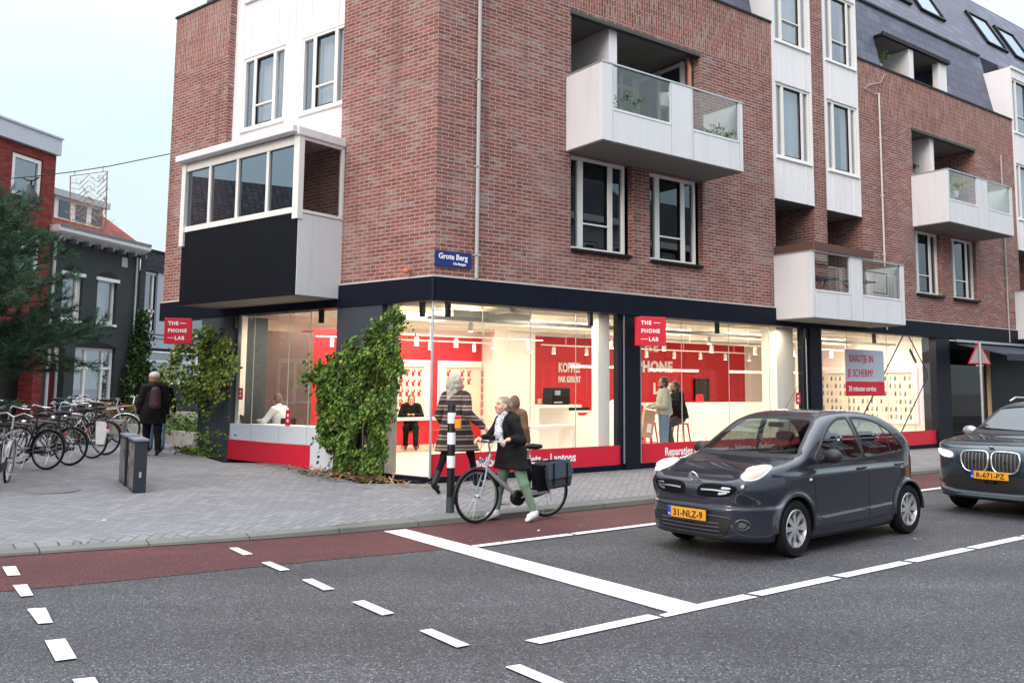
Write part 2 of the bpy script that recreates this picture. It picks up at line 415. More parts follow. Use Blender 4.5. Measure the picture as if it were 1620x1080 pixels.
def EL(c, r, rot=None, **k): return dict(t='e', c=tuple(c), r=tuple(r), rot=rot, **k)
def PL(o, n, **k): return dict(t='p', o=tuple(o), n=tuple(n), op='i', k=k.get('k', .003))
# ================================================================== ground, road, kerb, markings
def herring(name):
    m, nt, b, n = base(name); tc = n.node('ShaderNodeTexCoord').outputs['Object']
    mp = n.node('ShaderNodeMapping'); mp.inputs['Scale'].default_value = (1 / .115, 1 / .115, 1); mp.inputs['Rotation'].default_value = (0, 0, R(8)); n.L(tc, mp.inputs[0])
    s = n.node('ShaderNodeSeparateXYZ'); n.L(mp.outputs[0], s.inputs[0]); x, y = s.outputs[0], s.outputs[1]
    i, j = n.m('FLOOR', x), n.m('FLOOR', y); fx, fy = n.m('FRACT', x), n.m('FRACT', y)
    k = n.m('FLOORED_MODULO', n.m('SUBTRACT', i, j), 4)
    e = [n.m('COMPARE', k, float(q), .1) for q in range(4)]
    l = n.m('ADD', fx, e[1]); r = n.m('ADD', n.m('SUBTRACT', 1, fx), e[0])
    t = n.m('ADD', n.m('SUBTRACT', 1, fy), e[3]); d = n.m('ADD', fy, e[2])
    dist = n.m('MINIMUM', n.m('MINIMUM', l, r), n.m('MINIMUM', t, d))
    joint = n.ramp(dist, [(.02, 0), (.075, 1)])
    idx = n.node('ShaderNodeCombineXYZ'); n.L(n.m('SUBTRACT', i, e[1]), idx.inputs[0]); n.L(n.m('SUBTRACT', j, e[2]), idx.inputs[1]); n.L(n.m('ADD', e[0], e[1]), idx.inputs[2])
    wn = n.node('ShaderNodeTexWhiteNoise', noise_dimensions='3D'); n.L(idx.outputs[0], wn.inputs['Vector'])
    big = n.noise(tc, .35, 5, .6); mid = n.noise(tc, 3.0, 5, .65); fine = n.noise(tc, 90, 2)
    c = n.ramp(wn.outputs['Value'], [(0, (.148, .152, .165)), (.5, (.178, .182, .195)), (1, (.222, .224, .235))])
    c = n.mix(n.m('MULTIPLY', big, .5), c, (.150, .155, .175)); c = n.mix(n.m('MULTIPLY', n.ramp(mid, [(.45, 0), (.8, 1)]), .35), c, (.255, .256, .262))
    c = n.mix(.3, c, n.ramp(fine, [(.3, .3), (.7, .7)]), 'OVERLAY')
    c = n.mix(joint, (.075, .077, .082), c)
    n.L(c, b.inputs['Base Color']); b.inputs['Roughness'].default_value = .8; b.inputs['Specular IOR Level'].default_value = .3
    h = n.m('ADD', n.m('MULTIPLY', joint, 1), n.m('MULTIPLY', wn.outputs['Value'], .25)); n.L(n.bump(h, .5, .006), b.inputs['Normal'])
    return m
def asphalt(name, c0, c1, c2, sc=95):
    m, nt, b, n = base(name); tc = n.node('ShaderNodeTexCoord').outputs['Object']
    v = n.node('ShaderNodeTexVoronoi'); v.inputs['Scale'].default_value = sc; n.L(tc, v.inputs['Vector'])
    sp = n.node('ShaderNodeSeparateColor'); n.L(v.outputs['Color'], sp.inputs[0])
    fine = n.noise(tc, 60, 4, .75); big = n.noise(tc, .5, 6, .65); streak = n.node('ShaderNodeMapping'); streak.inputs['Rotation'].default_value = (0, 0, -math.atan2(dR.y, dR.x)); streak.inputs['Scale'].default_value = (.06, 1.1, 1)
    n.L(tc, streak.inputs[0]); st = n.noise(streak.outputs[0], 1.0, 4, .6)
    c = n.ramp(sp.outputs[0], [(0, c0), (.55, c1), (.9, c1), (1, c2)])
    c = n.mix(.75, c, n.ramp(fine, [(.33, .18), (.67, .82)]), 'OVERLAY')
    c = n.mix(.55, c, n.ramp(big, [(.3, .28), (.7, .66)]), 'OVERLAY'); c = n.mix(.7, c, n.ramp(st, [(.3, .32), (.7, .62)]), 'OVERLAY'); pt = n.node('ShaderNodeTexVoronoi', feature='DISTANCE_TO_EDGE'); pt.inputs['Scale'].default_value = .16; n.L(streak.outputs[0], pt.inputs['Vector'])
    blot = n.ramp(n.noise(tc, 1.6, 2, .4), [(.68, 0), (.76, 1)]); c = n.mix(n.m('MULTIPLY', blot, .35), c, c0)
    sy_ = n.node('ShaderNodeSeparateXYZ'); n.L(streak.outputs[0], sy_.inputs[0]); tr = n.ramp(n.m('MULTIPLY_ADD', n.m('COSINE', n.m('MULTIPLY_ADD', sy_.outputs[1], 3.3, .8)), .5, n.m('MULTIPLY', st, .9)), [(.45, 0), (1.0, 1)])
    c = n.mix(n.m('MULTIPLY', tr, .28), c, c0)
    n.L(c, b.inputs['Base Color']); b.inputs['Roughness'].default_value = .72; b.inputs['Specular IOR Level'].default_value = .35
    n.L(n.bump(n.m('ADD', sp.outputs[1], fine), .55, .006), b.inputs['Normal'])
    return m
M_pave = herring('herringbone_pavers')
M_asph = asphalt('road_asphalt', (.012, .0125, .015), (.070, .0715, .080), (.24, .24, .25))
M_red = asphalt('red_asphalt', (.035, .010, .012), (.088, .023, .027), (.20, .09, .085))
M_kerb = pm('kerb_granite', (.115, .122, .108), .8, var=.45, scale=1.5, bump=.2, bscale=50)
M_slab = pm('slab_strip', (.27, .27, .29), .8, var=.25, scale=2, bump=.2, bscale=40)
def marking(name):
    m, nt, b, n = base(name); tc = n.node('ShaderNodeTexCoord').outputs['Object']
    f = n.noise(tc, 55, 4, .8); g = n.noise(tc, 1.7, 3, .5)
    wear = n.ramp(n.m('ADD', f, n.m('MULTIPLY', g, .55)), [(.66, 0), (.88, 1)])
    c = n.mix(wear, (.72, .73, .76), (.56, .56, .59)); wear2 = n.ramp(n.m('ADD', f, n.m('MULTIPLY', g, .9)), [(1.03, 0), (1.10, 1)])
    c = n.mix(wear2, c, (.12, .12, .13)); n.L(c, b.inputs['Base Color']); b.inputs['Roughness'].default_value = .6
    n.L(n.bump(f, .15, .002), b.inputs['Normal']); return m
M_mark = marking('white_road_paint')
# far ground sheet
mb = MB(); mb.quad((-400, -400, -.25), (400, -400, -.25), (400, 400, -.25), (-400, 400, -.25))
mb.build('ground', pm('far_ground', (.16, .16, .165), .9, var=.2, scale=.5), kind='structure')
# road: from the kerb edge outward
KERB = [(-60, -8.0), (-30, -1.5), (-14, 1.3), (-9, 2.05), (-6.35, 2.46), (-5.22, 2.68), (-3.98, 2.97), (-2.95, 3.14), (-1.71, 3.26), (1.94, 3.3), (6, 3.28), (10.7, 3.2), (20, 3.2), (60, 3.2)]
mb = MB()
for (a, oa), (b2, ob) in zip(KERB, KERB[1:]):
    mb.quad(W(a, oa - .2, 0), W(a, 16, 0), W(b2, 16, 0), W(b2, ob - .2, 0))
mb.build('road', M_asph, kind='structure', origin=(0, 0, 0))
# red cycle path (sheet 4 mm above the road)
def red_out(s):
    pts = [(-60, -5.0), (-30, .9), (-14, 3.1), (-9, 3.85), (-6.5, 4.21), (-5.67, 4.35), (-4.48, 4.46), (-3.61, 4.56), (-2.45, 4.74), (-2.2, 4.78), (60, 4.78)]
    for (a, oa), (b2, ob) in zip(pts, pts[1:]):
        if a <= s <= b2: return oa + (ob - oa) * (s - a) / (b2 - a)
def kerb_o(s):
    for (a, oa), (b2, ob) in zip(KERB, KERB[1:]):
        if a <= s <= b2: return oa + (ob - oa) * (s - a) / (b2 - a)
ss = sorted({k[0] for k in KERB} | {-14, -6.5, -5.67, -4.48, -3.61, -2.45, -2.2, 0, 3})
mb = MB()
for a, b2 in zip(ss, ss[1:]): mb.quad(W(a, kerb_o(a) - .1, .004), W(a, red_out(a), .004), W(b2, red_out(b2), .004), W(b2, kerb_o(b2) - .1, .004))
mb.build('cycle_path', M_red, kind='structure', origin=(0, 0, .004))
def mark(name, pts, label=None):
    mb = MB(); mb.add([Vector(p) for p in pts], [tuple(range(len(pts)))]); return mb.build(name, M_mark, kind='structure')
mark('stop_line', [W(-2.52, 3.30, .009), W(-2.50, 8.13, .009), W(-2.14, 8.13, .009), W(-2.23, 3.32, .009)])
# centre line in 1.7 m pieces with hairline gaps
e = [-3.84, -2.66]; mark('centre_line', [W(-3.84, 8.00, .009), W(-3.80, 8.13, .009), W(-2.66, 8.13, .009), W(-2.68, 8.00, .009)])
s = -2.63
for ln in (.0, 1.15, 1.15, 1.2, 1.2, 1.25, 1.25) + (2.4,) * 8:
    if ln == 0: mark('centre_line', [W(-2.62, 8.135, .008), W(-1.55, 8.135, .008), W(-1.58, 8.0, .008), W(-2.10, 8.0, .008), W(-2.62, 8.06, .008)]); s = -1.52; continue
    mark('centre_line', [W(s, 8.0, .009), W(s + .03, 8.13, .009), W(s + ln, 8.13, .009), W(s + ln - .03, 8.0, .009)]); s += ln + .05
s = -2.2
for ln in (1.35, 1.45, 1.6, 2.5, 4, 6, 10, 14):
    mark('lane_line', [W(s, 4.74, .012), W(s, 4.86, .012), W(s + ln, 4.86, .012), W(s + ln, 4.74, .012)]); s += ln + .04
for q in ([(-5.20, 8.53), (-5.09, 8.56), (-4.81, 8.17), (-4.91, 8.14)], [(-4.63, 7.76), (-4.53, 7.80), (-4.24, 7.40), (-4.32, 7.36)], [(-4.03, 6.96), (-3.91, 7.0), (-3.61, 6.57), (-3.70, 6.54)],
          [(-3.41, 6.12), (-3.30, 6.17), (-2.99, 5.74), (-3.09, 5.68)], [(-2.80, 5.34), (-2.69, 5.38), (-2.38, 4.95), (-2.48, 4.91)],
          [(-3.43, 9.56), (-3.35, 9.59), (-3.06, 9.23), (-3.14, 9.17)], [(-2.83, 8.79), (-2.76, 8.84), (-2.45, 8.46), (-2.53, 8.41)], [(-2.22, 8.03), (-2.14, 8.08), (-1.84, 7.68), (-1.92, 7.63)],
          [(-1.59, 7.23), (-1.51, 7.29), (-1.19, 6.89), (-1.27, 6.82)], [(-.93, 6.41), (-.85, 6.46), (-.54, 6.07), (-.62, 6.01)], [(-.28, 5.61), (-.19, 5.66), (.12, 5.27), (.04, 5.21)]):
    mark('crossing_dash', [(x, y, .012) for x, y in q])
# kerb: sloping granite stones, low and flush where the pavement drops at the left
mb = MB()
def kz(s): return .085 if s > -2.6 else .085 - .035 * min(1, (-2.6 - s) / 2)
def kw(s): return .30 if s > -3 else .17
sl = []; x = -30
while x < 60: sl.append(x); x += 1.0 if x < 14 else 3.0
for a, b2 in zip(sl, sl[1:]):
    g = .006; a2, b3 = a + g, b2 - g; oa, ob = kerb_o(a2), kerb_o(b3)
    P = [W(a2, oa, -.02), W(b3, ob, -.02), W(a2, oa - .02, kz(a2) - .02), W(b3, ob - .02, kz(b3) - .02), W(a2, oa - kw(a2), kz(a2)), W(b3, ob - kw(b3), kz(b3)), W(a2, oa - kw(a2), -.1), W(b3, ob - kw(b3), -.1)]
    mb.add(P, [(0, 1, 3, 2), (2, 3, 5, 4), (4, 5, 7, 6), (0, 2, 4, 6), (1, 7, 5, 3)])
mb.build('kerb', M_kerb, kind='structure', origin=(0, 0, 0))
# dark joint and gutter strip
mb = MB()
for a, b2 in zip(ss, ss[1:]): mb.quad(W(a, kerb_o(a) - .02, .010), W(a, kerb_o(a) + .028, .010), W(b2, kerb_o(b2) + .028, .010), W(b2, kerb_o(b2) - .02, .010))
mb.build('gutter', pm('gutter_dirt', (.05, .05, .055), .9), kind='structure', origin=(0, 0, 0))
# pavement and square, one sheet that climbs gently up the side street
mb = MB(); st = .5; S0, S1, O0, O1 = -44, 60, -46, 3.5
us = [S0 + i * 1.0 for i in range(int((S1 - S0) / 1.0) + 1)]
os_ = [-46 + i * 2.0 for i in range(20)] + [-6 + i * .5 for i in range(13)] + [.4, .8, 1.2, 1.6, 2, 2.4]
idx = {}
for i, s in enumerate(us):
    ko = kerb_o(max(-59, s)) - kw(s) - .012
    for j, o in enumerate(os_ + [99]):
        oo = ko if o == 99 else min(o, ko - .02 * (len(os_) - j))
        p = W(s, oo); z = ground_z(p.x, p.y) if not in_wedge(p.x, p.y, .12) else -.15
        if o == 99: z = kz(s) - .003
        idx[i, j] = len(mb.v); mb.v.append(Vector((p.x, p.y, z)))
for i in range(len(us) - 1):
    for j in range(len(os_)): mb.f.append((idx[i, j], idx[i + 1, j], idx[i + 1, j + 1], idx[i, j + 1])); mb.m.append(0)
mb.build('pavement', M_pave, kind='structure', smooth=True, origin=(0, 0, 0))
def GZ(x, y): return ground_z(x, y)
# cover in the paving at the left
mb = MB(); cx, cy = -7.25, 12.95; z = GZ(cx, cy)
mb.lathe([(.38, z - .02), (.38, z + .005), (.335, z + .005), (.33, z + .002), (.0, z + .002)], 40, 'z', (cx, cy, 0))
mb.build('manhole_cover', pm('cast_iron_dark', (.135, .13, .14), .75, bump=.4, bscale=30), label='round dark manhole cover in the grey paving near the parked bicycles', cat='manhole cover')
# fallen leaves
ml = pm('fallen_leaf', (.30, .17, .07), .8); mp_ = pm('pale_litter', (.6, .58, .55), .8)
mb = MB()
rl = random.Random(3)
for k in range(260):
    if k < 150: x = -2.85 + rl.gauss(0, .55); y = 15.25 + rl.gauss(0, .35)
    else: x = rl.uniform(-8, 5); y = rl.uniform(9, 20)
    p = Vector((x - CX, y - CY, 0)); 
    if in_wedge(x, y, -.1): continue
    z = GZ(x, y) + .012 if p.dot(nR) < 2.95 else .02
    a = rl.uniform(0, 6.28); l = rl.uniform(.015, .035); u = Vector((math.cos(a), math.sin(a), rl.uniform(-.2, .3))) * l; v = Vector((-math.sin(a), math.cos(a), rl.uniform(0, .3))) * l * .6
    c = Vector((x, y, z)); mb.add([c - u, c - v, c + u, c + v], [(0, 1, 2, 3)], 1 if rl.random() < .25 and k > 150 else 0)
mb.build('leaf_litter', [ml, mp_], kind='stuff', label='dry brown leaves scattered on the paving round the foot of the vine', cat='leaf litter')
# ================================================================== the corner building
M_brick = brick('brown_red_brick', (.258, .100, .083), (.185, .077, .068), (.49, .39, .355), ms=.0064, stain=.45, grey=(.27, .21, .19), pale=(.36, .29, .28))
M_brickv = brick('soldier_brick', (.27, .098, .078), (.195, .074, .062), (.53, .42, .37), ms=.0062, stain=.35, grey=(.28, .22, .20), pale=(.36, .29, .28))
M_white = pm('white_panel', (.76, .74, .75), .45, var=.06, scale=1.2, streak=.22)
M_balc = pm('balcony_panel', (.66, .67, .69), .5, var=.06, scale=1, streak=.28)
M_frame = pm('window_frame_white', (.76, .74, .71), .4, var=.03)
M_navy = pm('navy_fascia', (.0055, .008, .017), .5, var=.3, scale=3, spec=.12)
M_black = pm('black_steel', (.005, .0055, .007), .45, var=.2, spec=.25)
M_slateb = pm('slate_blue_plaster', (.034, .044, .058), .75, var=.25, scale=2, bump=.15, bscale=30)
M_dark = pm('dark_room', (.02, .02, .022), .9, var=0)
M_alu = pm('aluminium', (.50, .52, .55), .35, metal=.7, var=.05)
M_curt = pm('curtain', (.62, .60, .58), .9, var=.15, scale=3)
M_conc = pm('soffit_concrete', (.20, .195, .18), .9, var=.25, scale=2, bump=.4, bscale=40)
M_slate = brick('slate_tiles', (.125, .13, .185), (.10, .105, .15), (.04, .042, .06), bw=.62, bh=.31, ms=.008, stain=.15, pale=(.14, .145, .18), rough=.55, dark=.8)
M_pane = glass('window_glass', (.75, .80, .85), .30, refl=(.85, .90, 1.0), power=.9)
M_paned = glass('dark_window_glass', (.25, .27, .30), .13, refl=(.8, .9, 1.0), power=.8)
M_clear = glass('clear_glass', (.96, .98, .97), .045)
M_shop = glass('shop_glass', (.97, .985, .98), .032)
M_pipe = pm('grey_downpipe', (.42, .40, .40), .5, var=.1)
bld = empty('brick_apartment_building', (CX, CY, 0), 0, 'long brown brick corner building with white bays and a lit red shop below', 'building')
HA = [(3.0, 4.64, 4.38, 6.27, .16), (5.12, 6.74, 4.36, 6.25, .16), (3.0, 6.68, 6.30, 9.16, 2.1)]
HC = [(15.36, 16.78, 4.36, 6.2, .14), (17.36, 18.82, 4.36, 6.2, .14), (15.42, 19.03, 6.30, 9.12, 2.1)]
HB = [(9.24, 12.87, 4.80, 6.4, 1.7)]
mb = MB(FR); ZA = 9.25
wall(mb, 0, 9.24, 3.60, ZA, 0, HA); wall(mb, 9.24, 12.79, 3.60, 6.27, 0, HB); wall(mb, 12.79, 21.6, 3.60, 9.10, 0, HC + [(12.0, 12.87, 4.8, 6.4, 1.7)]); wall(mb, 21.6, 23.1, 3.6, 6.27, 0, [(21.62, 23.08, 4.8, 6.4, 1.6)]); wall(mb, 23.1, 30, 3.60, 9.1, 0, [])
# pier between the white bays
mb.quad((10.76, -.02, 4.8), (11.27, -.02, 4.8), (11.27, -.02, 13), (10.76, -.02, 13)); mb.quad((10.76, -.02, 4.8), (10.76, 1.6, 4.8), (10.76, 1.6, 6.4), (10.76, -.02, 6.4)); mb.quad((11.27, -.02, 4.8), (11.27, 1.6, 4.8), (11.27, 1.6, 6.4), (11.27, -.02, 6.4))
for x in (10.76, 11.27): mb.quad((x, -.02, 6.4), (x, .3, 6.4), (x, .3, 13), (x, -.02, 13))
mb.T = FL
wall(mb, -2.53, 0, 3.60, 9.25, 0, []); wall(mb, -6.38, -2.53, 3.60, 6.42, 0, []); wall(mb, -8.60, -6.38, 3.60, 9.0, 0, [])
mb.quad((-2.53, 0, 6.42), (-2.53, .2, 6.42), (-2.53, .2, 11), (-2.53, 0, 11)); mb.quad((-6.38, 0, 6.42), (-6.38, .2, 6.42), (-6.38, .2, 10.4), (-6.38, 0, 10.4))
mb.quad((-8.6, 0, 3.6), (-8.6, 9, 3.6), (-8.6, 9, 10.4), (-8.6, 0, 10.4))
mb.build('wall', M_brick, bld, uv=True, fixn=False)
mb = MB(FR); wall(mb, 0, 9.24, ZA, 10.55, 0, []); wall(mb, 12.79, 21.6, 9.10, 10.53, 0, []); wall(mb, 23.1, 30, 9.1, 10.53, 0, [])
mb.quad((9.24, 0, 10.55), (9.24, .4, 10.55), (9.24, .4, 9.2), (9.24, 0, 9.2)); mb.quad((12.79, 0, 10.53), (12.79, .4, 10.53), (12.79, .4, 9.1), (12.79, 0, 9.1))
mb.T = FL; wall(mb, -2.53, 0, 9.25, 10.55, 0, []); wall(mb, -8.60, -6.38, 9.0, 10.36, 0, [])
mb.build('soldier_course_band', M_brickv, bld, uv=True, fixn=False, rot_uv=True)
mb = MB(FR)     # parapet caps
mb.box(-.0, 9.26, -.03, .55, 10.55, 10.60); mb.box(12.77, 21.6, -.03, .55, 10.53, 10.58); mb.box(23.1, 30, -.03, .55, 10.53, 10.58)
mb.T = FL; mb.box(-8.63, -6.36, -.03, .5, 10.36, 10.41); mb.box(-2.55, 0, -.033, .5, 10.555, 10.603)
mb.split('parapet_cap', M_black, bld)
mb = MB(FR)     # mansard
for a, b2 in ((0, 9.3), (12.7, 14.9), (18.6, 21.7), (23.0, 30)): mb.quad((a, .45, 10.45), (b2, .45, 10.45), (b2, 1.0, 13.03), (a, 1.0, 13.03))
mb.quad((14.9, .75, 11.85), (18.6, .75, 11.85), (18.6, 1.0, 13.03), (14.9, 1.0, 13.03))
mb.quad((14.9, .45, 10.45), (18.6, .45, 10.45), (18.6, .46, 10.55), (14.9, .46, 10.55))
for x in (14.9, 18.6): mb.quad((x, .46, 10.5), (x, .75, 11.85), (x, 2.2, 11.85), (x, 2.2, 10.5))
mb.quad((0, 1.0, 13.031), (40, 1.0, 13.031), (40, 3.0, 16.8), (1.5, 3.0, 16.8)); mb.quad((1.5, 3.0, 16.8), (40, 3.0, 16.8), (40, 9, 16.8), (1.5, 9, 16.8))
mb.quad((30, .45, 10.45), (40, .45, 10.45), (40, 1.0, 13.03), (30, 1.0, 13.03)); mb.quad((0, 1.0, 13.031), (1.5, 3.0, 16.8), (1.5, 9, 16.8), (0, 9, 13.031))
mb.T = FL; mb.quad((-8.3, .45, 10.3), (-6.3, .45, 10.3), (-6.3, .8, 12.55), (-8.2, .8, 12.55)); mb.quad((-8.3, .45, 10.3), (-8.2, .8, 12.55), (-8.2, 9, 12.55), (-8.3, 9, 10.3))
mb.quad((-2.6, .45, 10.5), (0, .45, 10.5), (0, .8, 12.55), (-2.6, .8, 12.55)); mb.quad((-8.2, .8, 12.56), (2, .8, 12.56), (2, 7, 12.56), (-8.2, 7, 12.56))
mb.build('roof', M_slate, bld, uv=True)
mb = MB(FR); mb.box(12.7, 21.6, .93, .985, 12.99, 13.06); mb.build('roof_trim', M_black, bld)
# skylights in the flatter slate
def skylight(s0, s1, z0, z1):
    sl = 2.0 / 3.77; g = lambda s, z, up=.0: (s, 1.0 + (z - 13.03) * sl - up * .88, z + up * .47)
    mb = MB(FR)
    for (a, b2, c, d) in ((s0, s1, z0, z0 + .06), (s0, s1, z1 - .06, z1), (s0, s0 + .08, z0, z1), (s1 - .08, s1, z0, z1)):
        P = [g(a, c), g(b2, c), g(b2, d), g(a, d)]; Q = [g(a, c, .1), g(b2, c, .1), g(b2, d, .1), g(a, d, .1)]
        mb.add(P + Q, [(0, 1, 5, 4), (1, 2, 6, 5), (2, 3, 7, 6), (3, 0, 4, 7), (4, 5, 6, 7)])
    f = mb.build('skylight', M_black, bld)
    mb = MB(FR); mb.quad(g(s0, z0, .06), g(s1, z0, .06), g(s1, z1, .06), g(s0, z1, .06)); mb.build('pane', M_pane, f)
for a in (16.9, 19.02, 23.5, 25.65): skylight(a, a + 1.55, 14.12, 15.6)
# dormer loggia in the mansard
mb = MB(FR)
mb.box(14.86, 18.64, .44, .74, 11.86, 11.93); mb.box(14.86, 18.64, .44, .48, 11.93, 11.98)
mb.build('loggia_canopy', M_black, bld)
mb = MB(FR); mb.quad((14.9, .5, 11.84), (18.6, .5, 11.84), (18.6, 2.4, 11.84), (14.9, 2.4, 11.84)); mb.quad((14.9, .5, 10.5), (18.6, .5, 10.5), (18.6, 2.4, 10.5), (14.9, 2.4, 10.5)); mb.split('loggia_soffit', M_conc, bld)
mb = MB(FR); mb.box(16.35, 16.6, .52, 2.3, 10.5, 11.83); mb.box(14.92, 16.35, 2.2, 2.3, 10.5, 11.83); mb.box(18.1, 18.58, .55, .75, 10.5, 11.83); mb.split('loggia_wall', M_white, bld)
mb = MB(FR); mb.box(16.6, 18.6, 2.0, 2.06, 10.5, 11.83); mb.build('loggia_door_glass', M_paned, bld)
mb = MB(FR)
for x in (16.9, 17.65): mb.box(x, x + .08, 1.95, 2.0, 10.5, 11.83)
mb.build('loggia_door_frame', M_frame, bld)
# rooms behind the windows: closed dark volumes
mb = MB(FR)
mb.quad((.3, 3.6, 3.6), (30, 3.6, 3.6), (30, 3.6, 12.4), (.3, 3.6, 12.4)); 
for z in (3.62, 6.28, 9.2): mb.quad((.2, .31, z), (30, .31, z), (30, 3.6, z), (.2, 3.6, z))
mb.T = FL; mb.quad((-8.5, 3.0, 3.6), (0, 3.0, 3.6), (0, 3.0, 12.5), (-8.5, 3.0, 12.5)); mb.quad((-8.5, .3, 3.63), (0, .3, 3.63), (0, 3, 3.63), (-8.5, 3, 3.63))
mb.build('inner_wall', pm('room_wall', (.10, .095, .09), .9), bld, fixn=False)
# ---- windows: frame, panes, sill, curtain
def casement(T, x0, x1, z0, z1, y, mull, trans=None, sill='black', pane=None, curtain=0, fw=.07, dark=False, name='window'):
    """mull: x positions of the two uprights (left edge, width); trans: z of the bar in the middle light"""
    mb = MB(T)
    mb.box(x0, x0 + fw, y, y + .08, z0, z1); mb.box(x1 - fw, x1, y, y + .08, z0, z1)
    mb.box(x0 + fw, x1 - fw, y, y + .08, z1 - fw, z1); mb.box(x0 + fw, x1 - fw, y, y + .08, z0, z0 + fw)
    for (mx_, mw) in mull: mb.box(mx_, mx_ + mw, y + .002, y + .082, z0 + fw, z1 - fw)
    if trans: 
        a = mull[0][0] + mull[0][1]; b2 = mull[1][0] if len(mull) > 1 else x1 - fw
        mb.box(a, b2, y - .004, y + .05, trans, trans + .035)
    f = mb.build(name, M_frame, bld, bevel=.006)
    mb = MB(T); mb.quad((x0 + fw, y + .055, z0 + fw), (x1 - fw, y + .055, z0 + fw), (x1 - fw, y + .055, z1 - fw), (x0 + fw, y + .055, z1 - fw))
    mb.build('pane', pane or M_pane, f, fixn=False)
    if len(mull) > 1:       # dark rubber round the opening light
        a = mull[0][0] + mull[0][1]; b2 = mull[1][0]; mb = MB(T)
        for q in ((a, a + .025, z0 + fw, z1 - fw), (b2 - .025, b2, z0 + fw, z1 - fw), (a, b2, z0 + fw, z0 + fw + .03), (a, b2, z1 - fw - .03, z1 - fw)): mb.box(q[0], q[1], y + .02, y + .052, q[2], q[3])
        mb.build('sash', M_black, f)
    if sill == 'black':
        mb = MB(T); mb.box(x0 - .02, x1 + .04, y - .20, y + .03, z0 - .065, z0 - .003); mb.build('sill', M_black, f, bevel=.01)
    elif sill == 'white':
        mb = MB(T); mb.box(x0 - .03, x1 + .03, y - .07, y + .03, z0 - .05, z0 - .003); mb.build('sill', M_frame, f, bevel=.008)
    if curtain:
        mb = MB(T); rr = random.Random(int(x0 * 100 + z0 * 37)); n = 60; vs = []
        for i in range(n + 1):
            x = x0 + fw + (x1 - x0 - 2 * fw) * i / n; yy = y + .22 + .03 * math.sin(i * .9 + rr.random()) + .015 * math.sin(i * 2.3)
            vs += [(x, yy, z0 + .02), (x, yy, z1)]
        fs = []
        gap = rr.uniform(.35, .55)
        for i in range(n):
            fr = i / n
            if curtain == 1 or (curtain == 2 and not (gap < fr < gap + .28)): fs.append((2 * i, 2 * i + 2, 2 * i + 3, 2 * i + 1))
        mb.add(vs, fs); mb.build('curtain', M_curt, f, smooth=True, fixn=False)
    return f
casement(FR, 3.03, 4.52, 4.40, 6.27, .12, [(3.27, .14), (4.06, .13)], 4.93, pane=M_paned, curtain=0)
casement(FR, 5.14, 6.62, 4.38, 6.25, .12, [(5.38, .14), (6.16, .13)], 4.91, pane=M_paned)
casement(FR, 15.38, 16.74, 4.40, 6.2, .10, [(15.60, .12), (16.28, .12)], 4.93, pane=M_paned, curtain=2)
casement(FR, 17.38, 18.80, 4.40, 6.2, .10, [(17.62, .12), (18.36, .12)], 4.93, pane=M_paned, curtain=2)
# ---- white bays on the long front
def white_bay(s0, s1, zb, levels, top, T=FR, y=-.04, curt=1):
    w_ = s1 - s0; mb = MB(T); holes = []
    for (za, zc) in levels: holes.append((s0 + .07, s1 - .07, za, zc, .1))
    wall(mb, s0, s1, zb, top, y, holes)
    mb.quad((s0, y, zb), (s0, y + 1.2, zb), (s0, y + 1.2, top), (s0, y, top)); mb.quad((s1, y, zb), (s1, y + 1.2, zb), (s1, y + 1.2, top), (s1, y, top))
    mb.quad((s0, y, top), (s1, y, top), (s1, y + 1.5, top), (s0, y + 1.5, top))
    # batten joints on the panels
    zz = [zb] + [z for l in levels for z in l] + [top]
    for k in range(0, len(zz) - 1, 2):
        for fx in (.16, .78): mb.box(s0 + w_ * fx, s0 + w_ * fx + .035, y - .012, y, zz[k] + .03, zz[k + 1] - .09)
    mb.box(s0 - .02, s1 + .02, y - .05, y - .002, top - .06, top + .02)
    b = mb.build('bay_front', M_white, bld, fixn=False)
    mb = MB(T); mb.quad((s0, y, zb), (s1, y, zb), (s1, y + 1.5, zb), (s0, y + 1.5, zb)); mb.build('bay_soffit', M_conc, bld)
    for i, (za, zc) in enumerate(levels):
        casement(T, s0 + .08, s1 - .08, za, zc, y + .03, [(s0 + w_ * .22, .09), (s0 + w_ * .72, .09)], za + (zc - za) * .32 if (i + int(s0)) % 2 == 0 or s0 > 11.2 and i == 1 else None, 'white', M_pane, curt)
white_bay(9.22, 10.74, 6.23, [(7.26, 9.12), (10.16, 12.0)], 12.9)
white_bay(11.29, 12.77, 6.21, [(7.26, 9.12), (10.16, 12.0)], 12.9, curt=2)
white_bay(21.6, 23.1, 6.23, [(7.26, 9.12), (10.16, 12.0)], 12.35)
# ---- white upper front on the side street
mb = MB(FL); y = .15
wall(mb, -6.38, -2.53, 6.3, 13.0, y, [(-6.04, -4.55, 7.22, 8.84, .1), (-4.02, -2.57, 7.22, 8.82, .1), (-6.04, -4.55, 10.14, 11.7, .1), (-4.02, -2.57, 10.14, 11.7, .1)])
for x in (-6.1, -5.8, -4.85, -4.5, -4.27, -4.06, -3.75, -2.9): mb.box(x, x + .03, y - .01, y, 8.95, 10.05)
mb.box(-4.30, -4.27, y - .006, y, 6.5, 9.0)
mb.build('upper_panel_wall', M_white, bld, fixn=False)
for (a, b2, tr) in ((-6.04, -4.55, 7.7), (-4.02, -2.57, 7.7)):
    w_ = b2 - a; casement(FL, a, b2, 7.22, 8.83, y + .01, [(a + w_ * .24, .1), (a + w_ * .70, .1)], tr, 'white', M_pane, 1); casement(FL, a, b2, 10.14, 11.7, y + .01, [(a + w_ * .24, .1), (a + w_ * .70, .1)], 10.6, 'white', M_pane, 1)
